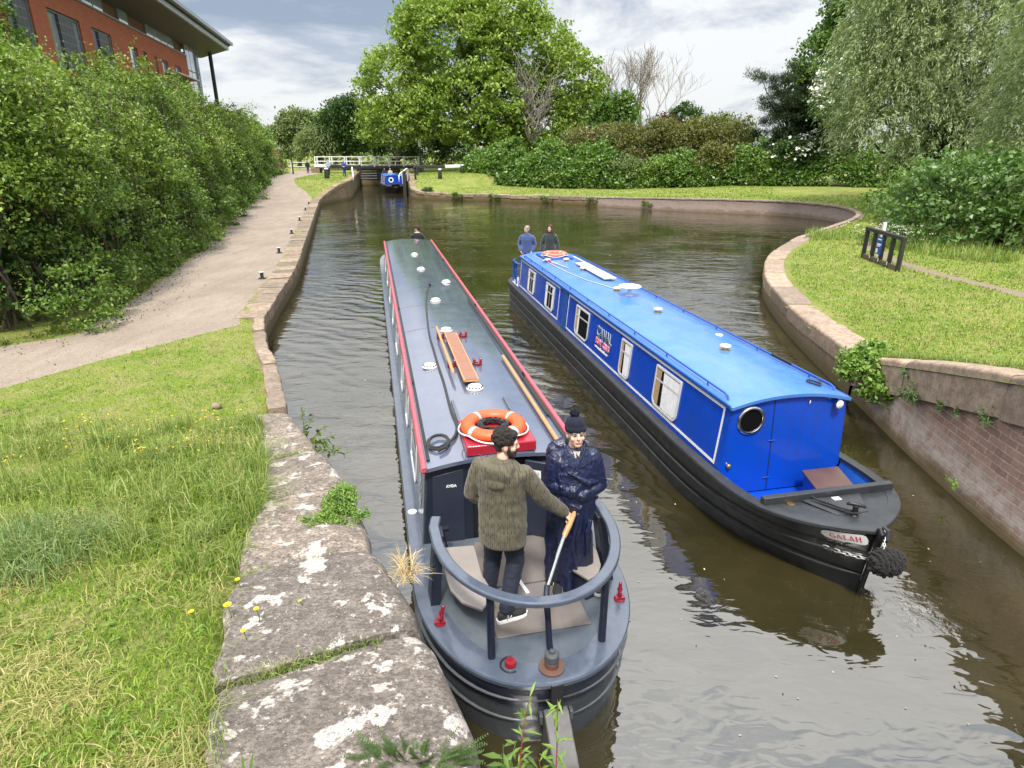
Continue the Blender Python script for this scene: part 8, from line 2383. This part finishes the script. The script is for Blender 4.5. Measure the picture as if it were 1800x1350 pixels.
for i_, (lab, p, hgt, nn) in enumerate((('tuft of long grass in the brick wall\'s coping crack, largest of the weeds there', (6.62, 9.45, 1.02), .30, 170), ('small dark weed on the coping face above the largest crack tuft', (6.66, 9.85, 1.28), .14, 60), ('broad-leaved weed hanging in the middle of the brick wall\'s crack', (6.58, 8.72, 1.12), .18, 60), ('pale leafy weed right of the broad-leaved one in the wall crack', (6.55, 8.35, 1.20), .14, 40), ('long leaved weed at the right end of the brick wall\'s crack', (6.50, 7.75, 1.36), .26, 90))):
    t = plant('wall_weed', lab, p, 'weed', 'weeds in the brick wall crack')
    tips = [(random.uniform(-.8, .1)*hgt, random.uniform(-1, 1)*hgt, random.uniform(-.35, .8)*hgt) for k in range(max(8, nn//7))]
    sprig(t, 'leaves', (.02, 0, 0), tips, L_fern, hgt*.45, 6, .003, aspect=.22 if i_ in (0, 4) else .5)
t = plant('wall_weed', 'lone leafy weed low on the brick wall near the waterline', (6.46, 7.9, .30), 'weed', 'weeds in the brick wall crack')
sprig(t, 'leaves', (0, 0, 0), [(-.1, random.uniform(-.12, .12), random.uniform(-.08, .12)) for k in range(7)], L_weed, .10, 4, .003, aspect=.45)
t = plant('ragwort', 'bright green feathery weed growing on top of the big rounded stones', (-1.86, 5.72, 1.19), 'weed')
crown('foliage', t, [(0, .1, .06, .20, .22, .09), (.12, -.12, .02, .24, .16, .05), (-.15, -.18, .0, .20, .14, .04), (.02, .2, .1, .12, .12, .10)], 190, 16, .055, .045, L_weed, aspect=.35, upb=1.0)
sprig(t, 'stems', (0, 0, -.02), [(random.uniform(-.2, .2), random.uniform(-.2, .25), random.uniform(.10, .26)) for k in range(16)], L_weed, .06, 6, .004)
t = plant('sapling', 'young leafy sapling leaning out over the water from the stone wall', (-3.28, 8.75, .42), 'sapling')
sprig(t, 'leaves', (-.05, 0, 0), [(.15, .25, .52), (.0, .1, .62), (.42, -.05, .16), (.62, -.2, .08), (.75, -.1, -.02), (.3, .2, .30), (.5, .05, .22)], L_mid, .14, 15, .006, M_redstem, aspect=.6, spread=1)
t = plant('grass_tuft', 'straw-coloured dry grass tuft over the wall edge by the boat\'s stern', (-.98, 4.62, 1.23), 'grass tuft')
n_ = 110; aa = rng.uniform(0, 2*pi, n_); hh_ = rng.uniform(.12, .36, n_)
mb = MB()
for k in range(n_):
    d = Vector((cos(aa[k])*.9+.35, sin(aa[k])*.8-.1, random.uniform(.15, 1.1))).normalized(); b_ = Vector((random.gauss(0, .05), random.gauss(0, .07), 0)); sd2 = d.cross(Vector((0, 0, 1))).normalized()*.0035
    m_ = b_+d*hh_[k]*.55; e_ = b_+d*hh_[k]-Vector((0, 0, hh_[k]*random.uniform(.05, .35)))
    mb.add([b_-sd2, b_+sd2, m_+sd2*.8, m_-sd2*.8, e_], [(0, 1, 2, 3), (3, 2, 4)])
mb.build('blades', leaf_mat('dry_straw', ((.30, .20, .07), (.52, .38, .17), (.70, .58, .34)), nscale=3, trans=.15), t, weld=False)
t = plant('willowherb', 'tall red-stemmed weed with narrow leaves in front of the boat\'s rudder', (.12, 2.44, 1.05), 'weed')
sprig(t, 'leaves', (0, 0, 0), [(-.02, .16, .92)], L_weed, .13, 22, .006, M_redstem, aspect=.20, up=.5, start=.45)
sprig(t, 'leaves', (0, 0, 0), [(.03, .10, .52), (-.07, .05, .45)], L_weed, .13, 8, .005, M_redstem, aspect=.22, up=.4)
t = plant('willowherb', 'second shorter red-stemmed weed right of the tallest one before the rudder', (.22, 2.42, 1.05), 'weed')
sprig(t, 'leaves', (0, 0, 0), [(.03, .14, .94)], L_weed, .14, 22, .006, M_redstem, aspect=.20, up=.5, start=.45)
t = plant('broad_leaf_weed', 'dark broad-leaved weed at the stone corner below the boat\'s stern', (-.02, 2.52, 1.38), 'weed')
sprig(t, 'leaves', (0, 0, 0), [(random.uniform(-.05, .22), random.uniform(-.1, .2), random.uniform(-.05, .22)) for k in range(9)], L_mid, .15, 5, .004, aspect=.28)
t = plant('yarrow', 'mat of feathery dark green yarrow lying across the nearest stone', (-.55, 2.56, 1.545), 'weed')
for rep_ in range(2):
    tips = [(random.uniform(-.42, .42), random.uniform(-.10, .12), random.uniform(.01, .11)) for k in range(34)]
    mb = MB(); V = []
    for tp in tips:
        b_ = Vector((tp[0]*.55, tp[1]*.3, 0)); tp = Vector(tp); ax = (tp-b_); n_ = 13
        for k in range(n_):
            u = (k+1)/n_; q = b_+ax*u; L_ = .034*(1.1-u*.75)
            for sg in (-1, 1):
                s2_ = ax.normalized().cross(Vector((0, .3, 1))).normalized()*sg; tq = q+s2_*L_+ax.normalized()*L_*.35; w2 = ax.normalized()*.0045
                V += [q-w2, tq-w2*.3, tq+w2*.3, q+w2]
    np_mesh('fronds', np.array([tuple(v) for v in V]), len(V)//4, L_fern, t)
t = plant('grass_blade_clump', 'few broad green grass blades poking up at the near edge of the stones', (-1.42, 2.32, 1.55), 'grass')
mb = MB()
for (dx, dy, dz, w_) in ((.03, .10, .24, .010), (-.05, .12, .22, .009), (.10, .05, .16, .010), (-.12, .02, .14, .012), (.02, .02, .18, .007)):
    mb.add([(-w_, 0, -.02), (w_, 0, -.02), (dx*.5+w_, dy*.5, dz*.6), (dx*.5-w_, dy*.5, dz*.6), (dx, dy, dz)], [(0, 1, 2, 3), (3, 2, 4)])
mb.build('blades', L_mid, t, weld=False)
for i_, (px_, py_) in enumerate(((-1.62, 3.98), (-1.95, 4.75), (-2.35, 5.5), (-3.3, 8.0), (-2.75, 6.9))):
    pass
DL = [(-2.22, 3.90, .20, 'largest yellow dandelion beside the rounded stones'), (-2.50, 3.88, .17, 'yellow dandelion left of the largest one, farthest from the stones'), (-1.97, 3.84, .17, 'yellow dandelion touching the edge of the nearest stone'), (-1.98, 3.62, .16, 'lowest yellow dandelion, at the nearest stone\'s top corner'), (-2.32, 4.30, .17, 'yellow dandelion farthest back by the joint of two stones'), (-1.70, 4.02, .10, 'tiny dandelion in the joint between the two nearest stones')]
for x, y, h_, lab in DL:
    z_ = hz(x, y); t = thing('dandelion', lab, 'flower', (x, y, z_), 0, 'dandelions beside the stones')
    mb = MB(); mb.tube([(0, 0, 0), (.01, .005, h_*.5), (0, 0, h_)], .0035, 5); mb.build('stalk', L_mid, t, smooth=True)
    V = []; big = .030 if 'largest' in lab and 'left' not in lab else (.012 if 'tiny' in lab else .021)
    for ring, (n2, rr_, up_) in enumerate(((22, big, .25), (18, big*.75, .6), (12, big*.45, 1.1))):
        for k in range(n2):
            a = 2*pi*k/n2+ring*.2; d = Vector((cos(a), sin(a), up_)).normalized(); s2_ = Vector((-sin(a), cos(a), 0))*big*.11; c_ = Vector((0, 0, h_)); V += [c_-s2_*.4, c_+d*rr_-s2_, c_+d*rr_*1.08, c_+d*rr_+s2_]
    np_mesh('petals', np.array([tuple(v) for v in V]), len(V)//4, M_yel, t)
mb = MB(); mb.sphere((0, 0, .03), (.085, .07, .055), 14, 10)
for k, v_ in enumerate(mb.v): w_ = 1+.18*mnoise.noise(Vector(v_)*14); mb.v[k] = tuple(c*w_ for c in v_)
o = mb.build('loose_stone', M_cop, None, smooth=True, loc=(-4.9, 9.46, hz(-4.9, 9.46)+.01)); tag(o, 'single pale rounded stone lying on the mown lawn', 'stone')
t = plant('shrublet', 'small dark bush rooted in the far quay wall beside the lock', (-9.3, 70.35, .55), 'bush')
crown('foliage', t, [(0, 0, 0, .85, .5, .62), (.3, 0, .25, .5, .4, .4)], 70, 18, .25, .16, L_dark)
for x, y in ((-6.0, 68.45), (-2, 66.8), (3.2, 63.4), (7.5, 60.7), (12, 57.2)):
    t = plant('quay_weed', 'clump of weeds growing from the far tan stone quay', (x, y, .5), 'weed', 'weeds along the far quay'); crown('foliage', t, [(0, -.05, 0, .5, .25, .28), (.5, -.25, -.1, .35, .2, .2)], 26, 14, .16, .13, L_mid)

# tufts rooted in the joints between the big rounded stones
for i_, sj in enumerate(JOINTS['coping_stone12'][:-1]):
    q, d = arc_at(fgl, sj); nv = Vector((-d.y, d.x, 0)).normalized(); wd_ = wf(q)
    n_ = int(260*wd_); u_ = rng.uniform(.16, 1.0, n_)**.8*wd_; jx = rng.normal(size=n_)*.022
    X = q.x+nv.x*u_+d.x*jx; Y = q.y+nv.y*u_+d.y*jx
    keep = vnoise(X*3+i_, Y*3, 2.0) > -.15; X, Y, u_ = X[keep], Y[keep], u_[keep]
    if len(X) < 4: continue
    o = blades('joint_grass', X, Y, .07+.06*rng.uniform(0, 1, len(X)), .0055, G_long if i_ % 2 else G_lawn, .9, Z=np.full(len(X), q.z-.05))
    

# broad-leaved rosettes in the turf, litter along the path edge, chips of stone and moss by the walls
def rosettes(name, X, Y, L_, n, mat):
    Ps = []; Ax = []
    for x, y in zip(X, Y):
        z = hz(x, y)+.02
        for k in range(n):
            a = random.uniform(0, 2*pi); Ps.append((x+cos(a)*L_*.55, y+sin(a)*L_*.55, z+random.uniform(.0, .04))); Ax.append((cos(a), sin(a), random.uniform(.1, .6)))
    P = np.array(Ps); return tag(np_mesh(name, leaf_quads(P, L_*rng.uniform(.7, 1.3, len(P)), .42, axis=np.array(Ax)*3, spread=.2, upb=3), len(P), mat), kind='stuff')
X = rng.uniform(-8.5, -1.6, 520); Y = rng.uniform(2.4, 15.0, 520); k = land_left(X, Y, .05); rosettes('turf_weeds', X[k], Y[k], .042, 9, L_weed)
X = rng.uniform(7.5, 22, 420); Y = rng.uniform(8.5, 30, 420); k = land_right(X, Y); rosettes('lawn_weeds', X[k], Y[k], .07, 7, L_weed)
i_ = rng.choice(len(hx), size=3800, p=wgt); o_ = np.abs(rng.normal(size=3800))*.7-.3
X = hx[i_]-nxh[i_]*o_+rng.normal(size=3800)*.15; Y = hy_[i_]-nyh[i_]*o_+rng.normal(size=3800)*.15
P = np.stack([X, Y, height(X, Y)+.012], 1); L_litter = leaf_mat('leaf_litter_brown', ((.07, .05, .025), (.15, .11, .05), (.26, .22, .10)), nscale=2, trans=.1)
tag(np_mesh('leaf_litter', leaf_quads(P, .045+.0012*np.hypot(X, Y), .6, upb=4), len(P), L_litter), kind='stuff')
X = rng.uniform(-14, -7, 900); Y = rng.uniform(11, 40, 900); k = in_poly(X, Y, PATH); P = np.stack([X[k], Y[k], height(X[k], Y[k])+.01], 1)
tag(np_mesh('path_debris', leaf_quads(P, .035, .5, upb=4), len(P), L_litter), kind='stuff')

# drifting leaves and seed fluff on the water
X = np.concatenate([rng.uniform(.8, 6.0, 60), rng.uniform(-6, -1, 25), rng.uniform(-8, 18, 40)]); Y = np.concatenate([rng.uniform(2.5, 9, 60), rng.uniform(9, 22, 25), rng.uniform(24, 55, 40)])
k = in_poly(X, Y, CANAL)
for b_, (xa, xc) in ((BA, (-.4, 22.6)), (BB, (.8, 17.7))):
    lx = (X-b_[0])*cos(b_[2])+(Y-b_[1])*sin(b_[2]); ly = -(X-b_[0])*sin(b_[2])+(Y-b_[1])*cos(b_[2]); k &= ~((lx > xa) & (lx < xc) & (np.abs(ly) < 1.15))
P = np.stack([X[k], Y[k], np.full(k.sum(), .006)], 1)
tag(np_mesh('floating_leaves', leaf_quads(P, .025+.0014*Y[k], .6, upb=30), len(P), leaf_mat('drift_leaves', ((.30, .28, .18), (.42, .40, .28), (.55, .52, .40)), nscale=3, trans=.1)), kind='stuff')
